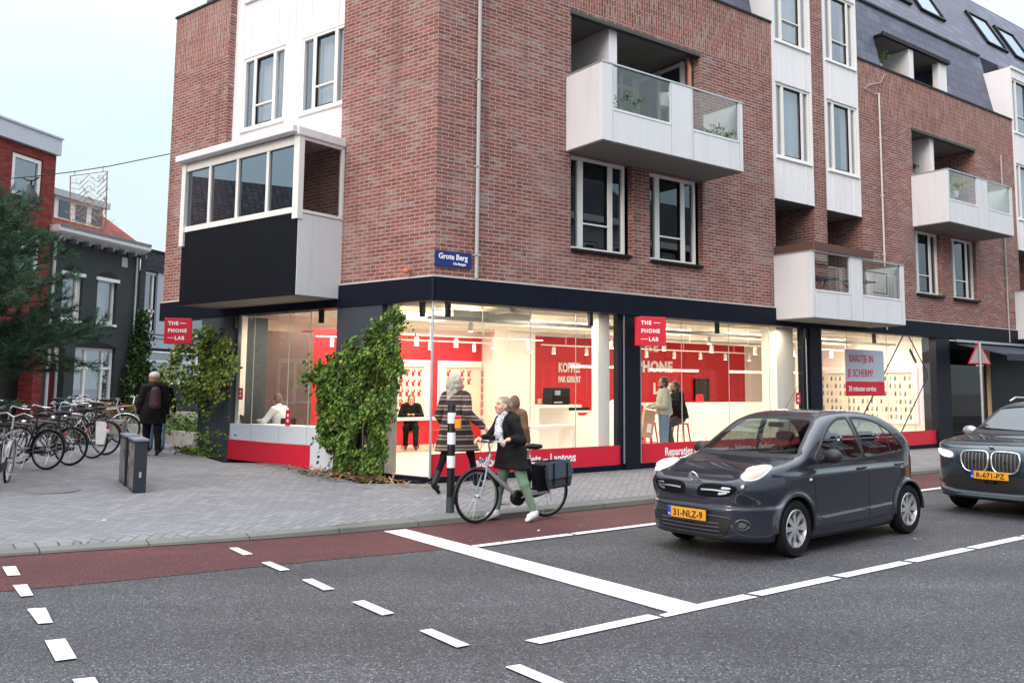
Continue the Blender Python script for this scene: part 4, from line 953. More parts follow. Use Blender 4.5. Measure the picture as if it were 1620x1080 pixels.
# ---- wall displays
M_case = pm('phone_case_red', (.62, .02, .03), .35, var=.1)
M_glow = pm('pink_led', (1, .25, .28), .5, var=0, emit=2.2)
case0 = {}
def phone_case(key, mat, T, label, group, w_=.085, h=.16):
    if key not in case0:
        r = empty('phone_case', (0, 0, 0), 0, label, 'phone case', group); mb = MB(); mb.box(-w_ / 2, w_ / 2, -.012, 0, -h / 2, h / 2); mb.build('case_shell', mat, r, bevel=.01)
        mb = MB(); mb.box(-w_ / 2 + .012, -.005, -.018, -.012, h / 2 - .05, h / 2 - .015); mb.box(.02, w_ / 2 - .005, -.014, -.0122, -h * .4, h * .1); mb.build('case_window', M_cream, r); case0[key] = r; o = r
    else: o = copy_tree(case0[key])
    o.matrix_basis = T; return o
def display(T, x0, x1, z0, z1, y, name, label, rows, cols, key, mats, group, clabel, peg=(.06, .06), w_=.085, h=.16, skip=()):
    """T frame; panel in the xz plane facing -y"""
    r = empty(name, T @ Vector(((x0 + x1) / 2, y, z0)), 0, label, 'wall display', None)
    mb = MB(T); t = .14
    mb.box(x0, x1, y - .10, y, z1 - t, z1); mb.box(x0, x1, y - .10, y, z0, z0 + t * .6); mb.box(x0, x0 + t, y - .10, y, z0 + t * .6, z1 - t); mb.box(x1 - t, x1, y - .10, y, z0 + t * .6, z1 - t)
    mb.build('display_frame', M_cream, r); mb = MB(T); mb.box(x0 + t, x1 - t, y - .03, y, z0 + t * .6, z1 - t); mb.build('pegboard', pm('pegboard', (.80, .73, .62), .6, var=.05), r)
    mb = MB(T)
    for a, b2, c, d in ((x0 - .07, x1 + .07, z1, z1 + .03), (x0 - .07, x0 - .02, z0, z1), (x1 + .02, x1 + .07, z0, z1)): mb.box(a, b2, y - .02, y - .005, c, d)
    mb.build('led_strip', M_glow, r)
    for i in range(rows):
        z = z1 - t - .17 - i * (z1 - z0 - t - .35) / max(1, rows - 1)
        for j in range(cols):
            if (j) in skip or random.Random(i * 31 + j + int(x0 * 10)).random() < .08: continue
            x = x0 + t + .12 + j * (x1 - x0 - 2 * t - .24) / (cols - 1); m = mats[(j * 3 + i) % len(mats)] if len(mats) > 1 else mats[0]
            k = key + m.name; o_ = phone_case(k, m, T @ Matrix.Translation((x, y - .035, z)), clabel, group, w_, h); o_['label'] = clabel % (ORD[j], ORD[i])
    return r
display(FR, 1.9, 4.42, .85, 2.42, 7.92, 'phone_case_display', 'wide glowing wall display of red phone cases behind the left desk', 5, 12, 'a', [M_case], 'red phone cases on the back wall', 'red phone case, %s from left in %s row, on the left wall display', h=.17, w_=.11)
display(FR, 4.80, 7.1, .85, 2.42, 7.92, 'phone_case_display', 'glowing wall display of red phone cases behind the plaid coat and white column', 6, 9, 'a', [M_case], 'red phone cases on the back wall', 'red phone case, %s from left in %s row, display beside the column', skip=(1, 4), h=.17, w_=.11)
TS = FR @ Matrix.Translation((16.28, 0, 0)) @ Matrix.Rotation(R(-90), 4, 'Z')       # side wall, facing -s: local x = -y(in)
mats3 = [pm('case_black', (.06, .06, .065), .4), pm('case_clear', (.62, .60, .62), .3), pm('case_blue', (.05, .12, .30), .4), pm('case_grey', (.30, .28, .28), .5)]
display(TS, -4.3, -.55, .75, 2.36, 0, 'phone_case_display', 'pink framed wall display of black and blue phone cases behind the phone outline', 6, 22, 'b', mats3, 'dark phone cases on the side wall', 'dark phone case, %s from left in %s row, pink framed side display', w_=.06, h=.125)
# ---- lettering on the red walls
def wtext(body, s, y, z, size, **k): return text_mesh(body, size, FR @ Matrix.Translation((s, y, z)), M_wtext, 'wall_lettering', bld, depth=.02, **k)
wtext('KOFFIE?', 7.40, 5.98, 2.16, .36, bold=.010, sx=.62); wtext('PAK GERUST', 7.40, 5.98, 1.88, .23, bold=.006, sx=.60)
wtext('THE', 10.35, 5.98, 2.83, .44, bold=.02, sx=.95, sp=1.25); wtext('PHONE', 10.33, 5.98, 2.22, .44, bold=.02, sx=.94, sp=1.12); wtext('LAB', 11.0, 5.98, 1.57, .44, bold=.02, sx=.95, sp=1.25)
# ---- furniture
M_desk = pm('white_laminate', (.80, .79, .77), .35, var=.02)
mb = MB(FR); mb.box(4.9, 8.0, 4.20, 4.30, .2, 1.03)
mb.T = FR; mb.prism([(4.9, .2), (8.0, .2), (8.0, 1.50), (7.5, 1.33), (6.85, 1.04), (6.5, 1.03), (6.4, 1.16), (4.9, 1.16)], 3.98, 4.19)
mb.box(4.95, 7.2, 4.3, 4.9, 1.10, 1.15)
mb.build('coffee_counter', M_desk, None, label='white counter with a rising curved end under the coffee lettering', cat='counter')
mb = MB(FR); mb.box(4.75, 6.1, 3.4, 3.97, 1.26, 1.32); mb.box(4.75, 4.81, 3.4, 3.97, .2, 1.26); mb.box(4.81, 6.1, 3.90, 3.97, .2, 1.26)
mb.build('coffee_shelf', M_desk, None, label='white shelf unit carrying the black coffee machine', cat='shelf')
cm = empty('coffee_machine', wpt(5.55, 3.7, 1.32), 0, 'black coffee machine on the white shelf below the coffee lettering', 'coffee machine')
mb = MB(FR); mb.box(5.3, 5.85, 3.52, 3.92, 1.32, 1.73); mb.build('machine_body', M_black, cm, bevel=.03)
mb = MB(FR); mb.box(5.34, 5.55, 3.46, 3.52, 1.36, 1.40); mb.box(5.36, 5.5, 3.47, 3.52, 1.55, 1.66); mb.build('spout', M_alu, cm)
M_cardb = pm('cardboard', (.50, .36, .22), .8, var=.1)
for i, (a, b2, z0, z1) in enumerate(((5.05, 5.72, 1.161, 1.33), (5.15, 5.66, 1.331, 1.46))):
    mb = MB(FR); mb.box(a + .2, b2 + .2, 4.02, 4.18, z0 + .0, z1); tag(mb.build('cardboard_box', M_cardb, bevel=.005), ('lower', 'upper')[i] + ' brown cardboard box of the pair stacked in front of the coffee machine', 'box', 'cardboard boxes on the white counter')
mb = MB(FR); mb.box(6.15, 6.9, 4.05, 4.18, 1.165, 1.24); mb.build('card_printer', M_black, None, bevel=.01, label='flat black printer lying on the counter beside the cardboard boxes', cat='printer')
for i, s in enumerate((6.35, 6.75)):
    r = empty('potted_plant', wpt(s, 4.5, 1.151), 0, ('small pot plant beside the black coffee machine', 'small leafy pot plant on the coffee counter nearer the white column')[i], 'plant', 'small pot plants on the coffee counter')
    mb = MB(FR @ Matrix.Translation((s, 4.5, 1.151))); mb.lathe([(.05, 0), (.065, .11)], 12); mb.build('pot', (M_intred, M_cream)[i], r, smooth='auto')
    mb = MB(FR @ Matrix.Translation((s, 4.5, 1.26))); rp = random.Random(i)
    for k in range(60):
        d = Vector((rp.gauss(0, 1), rp.gauss(0, 1), rp.gauss(.6, .6))).normalized() * rp.uniform(.03, .11); u = Vector((rp.gauss(0, 1), rp.gauss(0, 1), rp.gauss(0, 1))).normalized() * .02; v = u.cross(d).normalized() * .012
        mb.add([d - u, d - v, d + u, d + v], [(0, 1, 2, 3)])
    mb.build('foliage', pm('houseplant_green', (.06, .12, .03), .5, var=.3), r, fixn=False)
# low bench in the middle
mb = MB(FR); mb.box(2.55, 4.55, 1.75, 2.25, .86, .93); mb.box(2.55, 2.63, 1.75, 2.25, .2, .86); mb.box(4.47, 4.55, 1.75, 2.25, .2, .86); mb.build('white_bench_table', M_desk, None, label='plain white table standing behind the cyclist, just inside the glass', cat='table')
# desk with rounded leg at the left
mb = MB(FR); mb.box(1.3, 3.7, 5.65, 6.25, .93, .99); mb.box(1.9, 2.35, 5.68, 6.22, .2, .93); mb.build('white_desk', M_desk, None, bevel=.02, label='white desk with one broad leg where the man in black sits', cat='desk')
mb = MB(FR); mb.box(.95, 1.4, 5.0, 5.6, .2, 1.0); mb.build('display_plinth', M_desk, None, bevel=.01, label='white plinth left of the white desk, beside the leafy vine', cat='plinth')
# repair desk
mb = MB(FR); mb.box(9.0, 15.6, 4.2, 4.3, .2, 1.33); mb.box(9.0, 15.6, 4.3, 4.8, 1.27, 1.33); mb.box(11.9, 11.93, 4.19, 4.2, .25, 1.3); mb.build('repair_desk', M_desk, None, label='long white repair desk running behind the two men', cat='desk')
tv = empty('wall_screen', wpt(12.4, 5.97, 1.4), 0, 'black upright screen on the red wall above the repair desk', 'screen')
mb = MB(FR); mb.box(12.75, 13.40, 5.92, 5.985, 1.36, 2.02); mb.build('screen_case', M_black, tv, bevel=.01); mb = MB(FR); mb.box(12.78, 13.37, 5.914, 5.92, 1.39, 1.99); mb.build('screen_panel', pm('screen_off', (.01, .01, .012), .12, var=0), tv)
for s in (10.2, 11.2):
    mb = MB(FR); mb.prism([(s, 1.331), (s + .34, 1.331), (s + .30, 1.56), (s + .04, 1.56)], 4.45, 4.48); tag(mb.build('monitor', M_intred if s > 11 else M_alu), 'red backed monitor on the repair desk behind the seated man' if s > 11 else 'grey monitor on the repair desk behind the standing man', 'monitor')
# red stickers on the glass
for (T, x, z, lab) in ((FR, 6.42 + 6.98, .0, None),):
    pass
def sticker(T, x, z, w_, h, label, y=.066):
    r = MB(T); r.box(x, x + w_, y, y + .004, z, z + h); o = r.build('window_sticker', M_bandred, None, label=label, cat='sticker', group='small red window stickers')
    mb = MB(T)
    for k in range(2): mb.prism([(x + w_ * .5 + w_ * .22 * math.cos(a), z + h * (.33 + .35 * k) + w_ * .22 * math.sin(a)) for a in [R(t) for t in range(0, 360, 45)]], y - .003, y - .0005)
    mb.build('sticker_mark', M_wtext, o)
sticker(FR, 9.96, 1.36, .17, .28, 'red window sticker on the glass just left of the second dark pier')
sticker(FR, 13.52, 1.1, .15, .28, 'red window sticker on the glass left of the phone outline') if 0 else None
sticker(FL, -4.02, .96, .15, .30, 'red window sticker beside the man with the laptop')
sticker(FL, -5.62, 1.45, .16, .24, 'red window sticker at the far left edge of the side window')
# side window: white counter with red kick panel
mb = MB(FL); mb.box(-5.80, -2.46, .02, .09, .62, .96); 
mb.box(-5.78, -2.46, .09, .55, .90, .955); mb.build('side_counter', pm('counter_grey_white', (.62, .66, .72), .4, var=.03), bld)
mb = MB(FL); mb.prism([(-5.80, .24), (-3.15, .20), (-3.15, .60), (-5.80, .64)], -.01, .055); mb.build('kick_panel', M_bandred, bld)
mb = MB(FL); mb.box(-3.15, -2.46, .0, .05, .10, .62); mb.build('counter_end', pm('counter_grey_white', (.62, .66, .72)), bld)
mb = MB(FL)
for x in (-5.05, -4.15, -3.3): mb.box(x, x + .008, .015, .02, .62, .955)
mb.build('panel_joint', pm('joint_grey', (.42, .43, .40)), bld)
# dark sheet added for the mostly mirrored view in the side window; glazed door pulls
mb = MB(FR); mb.box(-1.62, .45, 6.2, 6.28, .2, 2.95); mb.build('dark_reflection_sheet', pm('dark_wine', (.10, .06, .055), .4, var=.3), bld)
mb = MB(FR); mb.box(.45, 1.0, 6.2, 6.28, .2, 3.05); mb.build('red_partition', M_intred, bld)
mb = MB(FR)
for x in (-1.05, -.85): mb.tube([(x, 6.12, .5), (x, 6.12, 1.7)], .018, 8)
mb.split('door_pull', pm('brass', (.6, .45, .25), .35, metal=.8), bld, smooth='auto')
# ---- beyond the shop: dark neighbouring shop with an awning
mb = MB(FR); mb.box(17.0, 26, .5, .6, .1, 3.19); mb.build('neighbour_front', M_black, bld)
M_nglass = glass('neighbour_glass', (.10, .10, .11), .04, power=.5)
mb = MB(FR); mb.quad((17.0, .28, .35), (19.75, .28, .35), (19.75, .28, 2.9), (17.0, .28, 2.9)); mb.build('neighbour_window', M_nglass, bld, fixn=False)
mb = MB(FR); mb.box(19.75, 26, 2.2, 2.3, .15, 3.0); mb.build('neighbour_back_wall', pm('brown_wood_panel', (.16, .05, .02), .5, var=.3, scale=9), bld)
mb = MB(FR); mb.box(19.75, 26, .30, 2.2, .12, .18); mb.box(19.70, 19.80, .2, 2.2, .15, 3.0); mb.box(21.1, 21.4, 1.9, 2.2, .18, 3.0); mb.build('neighbour_trim', pm('tan_trim', (.55, .40, .22), .6), bld)
d = area(21.4, 1.2, 2.95, 3, .8, 60, (1, .75, .45))
mb = MB(FR); mb.box(20.0, 20.9, .8, .86, 2.86, 2.88); mb.box(20.1, 21.2, 1.3, 1.36, 2.80, 2.82); mb.split('neighbour_lamp', M_lamp, bld)
aw = empty('awning', wpt(17.2, -.06, 3.1), 0, 'dark navy fabric awning over the neighbouring shop at the right edge', 'awning')
mb = MB(FR); mb.add([(17.3, -.08, 3.06), (27, -.08, 3.06), (27, -1.35, 2.72), (17.6, -1.35, 2.72), (17.3, -.08, 3.03), (27, -.08, 3.03), (27, -1.35, 2.69), (17.6, -1.35, 2.69)], [(0, 1, 2, 3), (7, 6, 5, 4), (3, 2, 6, 7), (0, 3, 7, 4)]); mb.build('awning_cloth', pm('awning_navy', (.02, .028, .05), .7, var=.2), aw)
mb = MB(FR); mb.box(17.6, 27, -1.42, -1.35, 2.55, 2.74); mb.build('valance', pm('awning_navy', (.02, .028, .05)), aw)
mb = MB(FR); mb.box(17.2, 27, -.14, -.06, 3.10, 3.17); mb.build('awning_cassette', M_alu, aw)
# mannequin heads in that window
for i, (s, y, z) in enumerate(((18.0, .75, 1.88), (20.4, 1.5, 1.70))):
    r = empty('mannequin', wpt(s, y, .16), 0, ('pale mannequin head in the dark glass left of the triangular road sign', 'mannequin bust in a brown coat in the lit window behind the second car')[i], 'mannequin')
    c = FR @ Vector((s, y, z)); c = np.array(c)
    mw = pm('mannequin_cream', (.60, .52, .42), .5, var=.05)
    rl_ = Vector(r.location); h = Vector(c) - rl_
    sdf_obj('mannequin_body', [EL(h, (.085, .10, .125)), CO(h - Vector((0, 0, .08)), h - Vector((0, 0, .28)), .045, .07), CO(h + Vector((-.15, .1, -.34)), h + Vector((.15, -.1, -.34)), .07), CO(h - Vector((0, 0, .35)), h - Vector((0, 0, .85)), .16, .13), CO(h - Vector((0, 0, .85)), (0, 0, .05), .05, .05)], mw, r, .02, .05)
    sdf_obj('coat', [CO(h + Vector((-.15, .1, -.36)), h + Vector((.15, -.1, -.36)), .09), CO(h - Vector((0, 0, .38)), h - Vector((0, 0, 1.0)), .19, .19)], pm('brown_coat', (.10, .035, .018), .8), r, .02, .06)
# ================================================================== houses across the side street
def house_window(T, parent, x0, x1, z0, z1, mull=(), trans=(), fw=.09, arch=False, y=.10, pane=None, sill=None, blind=False):
    mb = MB(T); mb.box(x0, x0 + fw, y, y + .08, z0, z1); mb.box(x1 - fw, x1, y, y + .08, z0, z1); mb.box(x0 + fw, x1 - fw, y, y + .08, z0, z0 + fw); mb.box(x0 + fw, x1 - fw, y, y + .08, z1 - fw, z1)
    for m_ in mull: mb.box(m_ - fw / 2, m_ + fw / 2, y + .004, y + .076, z0 + fw, z1 - fw)
    for t in trans: mb.box(x0 + fw, x1 - fw, y - .004, y + .07, t - fw / 2, t + fw / 2)
    f = mb.build('window', M_frame, parent)
    mb = MB(T); mb.quad((x0, y + .06, z0), (x1, y + .06, z0), (x1, y + .06, z1), (x0, y + .06, z1)); mb.build('pane', pane or M_pane, f, fixn=False)
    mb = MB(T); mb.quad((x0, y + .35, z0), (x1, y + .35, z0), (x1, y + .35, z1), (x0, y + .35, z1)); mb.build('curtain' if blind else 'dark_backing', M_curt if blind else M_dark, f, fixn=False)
    if sill:
        mb = MB(T); mb.box(x0 - .06, x1 + .06, -.05, y, z0 - .09, z0 - .003); mb.build('sill', sill, f)
    return f
# --- dark plastered house
dh = empty('dark_plaster_house', FH @ Vector((-2.2, 0, .5)), 0, 'dark grey plastered house with a red tiled roof beside the red brick house', 'house')
M_dplast = pm('dark_plaster', (.032, .039, .042), .88, var=.35, scale=1.6, bump=.2, bscale=25)
HD = [(-3.09, -1.09, 1.12, 3.07, .2), (-4.36, -3.55, .3, 3.15, .5), (-2.2, -1.2, 3.95, 5.62, .2), (-3.86, -2.92, 3.95, 5.62, .2)]
mb = MB(FH); wall(mb, -4.5, 0, 0, 6.75, 0, HD); mb.quad((0, 0, 0), (0, 8, 0), (0, 8, 6.75), (0, 0, 6.75)); mb.build('wall', M_dplast, dh, fixn=False)
mb = MB(FH)     # segmental arches over the windows
for (a, b2, z, h) in ((-3.15, -1.03, 3.07, .22), (-2.25, -1.12, 5.62, .26), (-3.92, -2.87, 5.62, .26)):
    P = [(a, z)] + [(a + (b2 - a) * i / 10, z + h * math.sin(math.pi * i / 10) * .9 + .02) for i in range(11)] + [(b2, z)]; mb.prism(P, -.012, .1)
mb.build('window_arch', M_black, dh)
house_window(FH, dh, -3.05, -1.13, 1.13, 3.06, (-2.48, -1.62), (2.35,), sill=M_frame, blind=True)
f = house_window(FH, dh, -2.18, -1.22, 3.96, 5.55, (), (), sill=M_frame, blind=True); house_window(FH, dh, -3.84, -2.94, 3.96, 5.55, (-3.1,), (), sill=M_frame, blind=True)
mb = MB(FH); mb.box(-2.30, -1.12, -.06, .05, 5.50, 5.62); mb.box(-3.96, -2.86, -.06, .05, 5.50, 5.62); mb.build('window_head', M_frame, dh)
mb = MB(FH); mb.box(-4.30, -3.62, .30, .36, .6, 2.5); mb.build('door', pm('wine_red_door', (.10, .012, .015), .35), dh); mb = MB(FH); mb.box(-4.36, -4.28, .25, .38, .6, 3.1); mb.box(-3.62, -3.55, .25, .38, .6, 3.1); mb.box(-4.28, -3.62, .25, .38, 2.5, 2.58); mb.build('door_frame', M_frame, dh)
mb = MB(FH); mb.prism([(-.02, 6.72), (-.38, 6.86), (-.42, 6.90), (-.42, 7.08), (-.02, 7.08)], -4.62, .05, 'yz'); mb.build('cornice', M_frame, dh)
mb = MB(FH); mb.box(-4.6, .03, -.46, -.38, 7.03, 7.12)
for i in range(8): mb.box(-4.3 + i * .6, -4.22 + i * .6, -.32, 0, 6.58, 6.72)
mb.build('gutter', pm('zinc_dark', (.16, .16, .17), .5), dh)
M_rtile = brick('red_roof_tiles', (.28, .06, .045), (.20, .045, .04), (.06, .02, .02), bw=.22, bh=.30, ms=.02, stain=.2, off=0, pale=(.2, .12, .1))
mb = MB(FH); mb.quad((-4.5, -.1, 7.08), (0, -.1, 7.08), (0, 3.2, 9.3), (-4.5, 3.2, 9.3)); mb.quad((0, -.1, 7.08), (0, 3.2, 9.3), (0, 6, 7.08), (0, 6, 7.0)); mb.quad((-4.5, 3.2, 9.3), (0, 3.2, 9.3), (0, 7, 7.1), (-4.5, 7, 7.1)); mb.build('roof', M_rtile, dh, uv=True)
mb = MB(FH); mb.box(-4.1, -1.5, .55, 3.0, 7.3, 8.25); dm = mb.build('dormer', pm('dormer_red_brick', (.16, .03, .03), .8), dh)
mb = MB(FH); mb.box(-4.3, -1.35, .35, 3.0, 8.25, 8.48); mb.build('dormer_roof', pm('zinc_grey', (.42, .44, .47), .5), dm)
mb = MB(FH); mb.box(-3.9, -1.6, .50, .545, 7.45, 8.25); mb.build('dormer_front', M_frame, dm); mb = MB(FH)
for a in (-3.7, -2.9, -2.1): mb.box(a, a + .5, .47, .498, 7.55, 8.15)
mb.build('dormer_pane', M_paned, dm)
mb = MB(FH); mb.tube([(-4.42, -.12, .8), (-4.42, -.12, 6.5), (-4.35, -.3, 6.75)], .045, 8); mb.tube([(-.25, -.07, .7), (-.25, -.07, 6.6)], .035, 8); mb.build('downpipe', pm('pipe_pale', (.50, .52, .52), .5), dh, smooth='auto')
mb = MB(FH); mb.box(-1.02, -.72, -.02, .02, 6.15, 6.5); mb.build('vent_grille', pm('grille_grey', (.40, .41, .42), .6), dh)
# --- red brick house
rh = empty('red_brick_house', FH @ Vector((-8, 0, .4)), 0, 'tall red brick house with a pale flat roof edge at the far left', 'house')
M_redbrick = brick('orange_red_brick', (.23, .036, .026), (.17, .028, .022), (.12, .04, .034), stain=.1, pale=(.3, .1, .07))
HR = [(-6.3, -5.05, 7.75, 9.15, .15), (-6.9, -4.95, 5.0, 6.75, .15), (-9.6, -7.9, 7.75, 9.15, .15), (-10.3, -8.2, 5, 6.75, .15), (-8.6, -4.9, .3, 3.05, .6), (-12.3, -9.4, 1.2, 3.4, .2)]
mb = MB(FH); wall(mb, -13.5, -4.5, 0, 9.45, 0, HR); mb.quad((-4.5, 0, 6.5), (-4.5, 8, 6.5), (-4.5, 8, 9.45), (-4.5, 0, 9.45)); mb.build('wall', M_redbrick, rh, uv=True, fixn=False)
mb = MB(FH); mb.box(-13.6, -4.42, -.12, .3, 9.47, 10.02); mb.box(-13.62, -4.38, -.16, .3, 10.02, 10.08); mb.quad((-13.5, .3, 10.0), (-4.5, .3, 10.0), (-4.5, 8, 10.0), (-13.5, 8, 10.0)); mb.build('roof_edge', pm('pale_blue_grey_boards', (.50, .52, .58), .5), rh)
for h in HR[:4]: house_window(FH, rh, h[0] + .03, h[1] - .03, h[2] + .03, h[3] - .03, ((h[0] + h[1]) / 2 + .3,) if h[1] - h[0] > 1.5 else (), (), fw=.12, y=.04, sill=M_black)
house_window(FH, rh, -12.27, -9.43, 1.23, 3.37, (-11.3, -10.4), (2.8,), fw=.12, y=.04)
mb = MB(FH); mb.quad((-8.6, .55, .3), (-4.9, .55, .3), (-4.9, .55, 3.05), (-8.6, .55, 3.05)); mb.build('garage_door', pm('dark_brown_door', (.006, .004, .004), .6, var=.3), rh, fixn=False)
mb = MB(FH); mb.box(-7.2, -7.05, .44, .50, 1.9, 1.95); mb.box(-6.6, -6.45, .44, .50, 1.9, 1.95); mb.split('garage_lamp', pm('lamp_face', (1, 1, 1)), rh)
# --- dark brick building further along
bb = empty('dark_brick_building', FH @ Vector((3, 0, .8)), 0, 'near black brick building with pale window panels between the grey house and the corner shop', 'building')
M_dbrick = brick('near_black_brick', (.040, .040, .048), (.028, .028, .034), (.07, .07, .08), stain=.05, pale=(.08, .08, .09))
HK = [(.35, 2.4, 3.75, 6.2, .35), (.45, 4.6, 1.8, 3.1, .3), (3.4, 6.4, 3.75, 6.2, .3), (5.4, 9.5, 1.8, 3.1, .3), (7.4, 10.4, 3.75, 6.2, .3)]
mb = MB(FH); wall(mb, 0.02, 16, 0, 6.98, -.02, HK); mb.build('wall', M_dbrick, bb, uv=True, fixn=False)
mb = MB(FH); mb.box(-.02, 16, -.06, .3, 6.98, 7.06); mb.build('roof_edge', M_black, bb)
for i, h in enumerate(HK): house_window(FH, bb, h[0] + .05, h[1] - .05, h[2] + .05, h[3] - .05, ((h[0] + h[1]) / 2,) if i else (1.0,), (h[2] + .9,), y=.12)
M_bgp = pm('blue_grey_panel', (.38, .41, .47), .5)
mb = MB(FH); mb.box(1.15, 2.3, .02, .11, 3.6, 6.2); mb.box(.2, 10.8, -.06, -.03, 3.20, 3.68); mb.box(.3, 10.8, -.10, -.06, 3.6, 3.7); mb.build('cladding_panel', M_bgp, bb)
# --- grey terrace that closes the square on the left (mirrored in the side shop window)
def terrace(T, x0, x1, h, mat, wmat_, label, nx, floors, seed=0, roof=True, y0=0):
    r = empty('terraced_house', T @ Vector(((x0 + x1) / 2, y0, 0)), 0, label, 'house'); holes = []
    rr = random.Random(seed)
    for f_ in range(floors):
        z = 1.1 + f_ * 2.9
        for i in range(nx):
            w_ = (x1 - x0) / nx; a = x0 + w_ * i + w_ * .2; holes.append((a, a + w_ * .6, z, z + 1.6, .15))
    mb = MB(T); wall(mb, x0, x1, 0, h, y0, holes); mb.build('wall', mat, r, uv=True, fixn=False)
    for q in holes: house_window(T, r, q[0] + .03, q[1] - .03, q[2] + .03, q[3] - .03, ((q[0] + q[1]) / 2,), (), fw=.10, y=y0 + .05)
    mb = MB(T); mb.box(x0, x1, y0 - .35, y0 + .1, h, h + .3); mb.build('cornice', wmat_, r)
    if roof:
        mb = MB(T); mb.quad((x0, y0 - .3, h + .3), (x1, y0 - .3, h + .3), (x1, y0 + 3.5, h + 3.4), (x0, y0 + 3.5, h + 3.4)); mb.quad((x0, y0 + 3.5, h + 3.4), (x1, y0 + 3.5, h + 3.4), (x1, y0 + 7, h), (x0, y0 + 7, h)); mb.build('roof', M_dtile, r, uv=True)
    return r
M_dtile = brick('dark_roof_tiles', (.045, .045, .05), (.035, .035, .04), (.012, .012, .014), bw=.22, bh=.32, ms=.02, stain=.1, off=0, pale=(.08, .08, .08))
M_gbrick = brick('grey_brick', (.15, .14, .14), (.11, .105, .11), (.25, .24, .23), stain=.2)
TG = FH
terrace(FH, -20, -13.6, 6.0, M_gbrick, M_frame, 'grey brick terraced house with white windows mirrored in the side shop window', 3, 2, 1)
terrace(FH, -27, -20.1, 6.3, M_redbrick, M_frame, 'red terraced house next to the grey one, mirrored in the side shop window', 3, 2, 2)
# --- row on the opposite side of the main road, behind the photographer (mirrored in glass and car paint)
FO = Matrix.Translation(W(0, 17.5)) @ Matrix.Rotation(math.atan2(-dR.y, -dR.x), 4, 'Z')
M_pale = pm('pale_render', (.45, .44, .42), .8)
for i, (a, b2, h, mt, nx) in enumerate(((-44, -33, 9.2, M_gbrick, 4), (-33, -22, 8.6, M_redbrick, 4), (-22, -12, 9.4, M_pale, 4), (12, 24, 8.8, M_gbrick, 4), (24, 36, 9.2, M_redbrick, 4), (36, 50, 8.9, M_pale, 5), (50, 64, 8.4, M_gbrick, 5))):
    terrace(FO, a, b2 - .05, h, mt, M_frame, ('grey', 'red', 'pale', 'second grey', 'second red', 'second pale', 'third grey')[i] + ' house opposite, seen only mirrored in glass and paint', nx, 3, 10 + i)
# ================================================================== planting
def leaf_cloud(name, pts, size, mats, parent, seed=0, up=(0, 0, 1), droop=.4, weights=None, out=None):
    rr = random.Random(seed); mb = MB()
    for c in pts:
        c = Vector(c); s_ = size * rr.uniform(.6, 1.25)
        d = Vector((rr.gauss(0, 1), rr.gauss(0, 1), rr.gauss(0, .6)))
        if out is not None: d += Vector(out) * 1.2
        d.z -= droop * 2; d.normalize(); sd_ = d.cross(Vector((rr.gauss(0, 1), rr.gauss(0, 1), rr.gauss(0, 1)))).normalized()
        nn = d.cross(sd_)
        a = c - d * s_ * .5; b2 = c + d * s_ * .6; l = c - sd_ * s_ * .38 + nn * s_ * .12; r_ = c + sd_ * s_ * .38 + nn * s_ * .12
        mi = rr.choices(range(len(mats)), weights or [1] * len(mats))[0]
        mb.add([a, l, b2, r_], [(0, 1, 2), (0, 2, 3)], mi)
    return mb.build(name, mats, parent, fixn=False)
def leafm(name, col, var=.35):
    m = pm(name, col, .7, var=var, scale=9, spec=.2); b = m.node_tree.nodes['Principled BSDF']
    b.inputs['Transmission Weight'].default_value = 0; return m
Lg = [leafm('leaf_green', (.12, .22, .04)), leafm('leaf_bright', (.22, .31, .06)), leafm('leaf_dark', (.05, .10, .024)), leafm('leaf_yellow', (.30, .27, .05)), leafm('leaf_brown', (.16, .08, .035))]
def inpoly(x, y, P):
    c = False; j = len(P) - 1
    for i in range(len(P)):
        if (P[i][1] > y) != (P[j][1] > y) and x < (P[j][0] - P[i][0]) * (y - P[i][1]) / (P[j][1] - P[i][1]) + P[i][0]: c = not c
        j = i
    return c
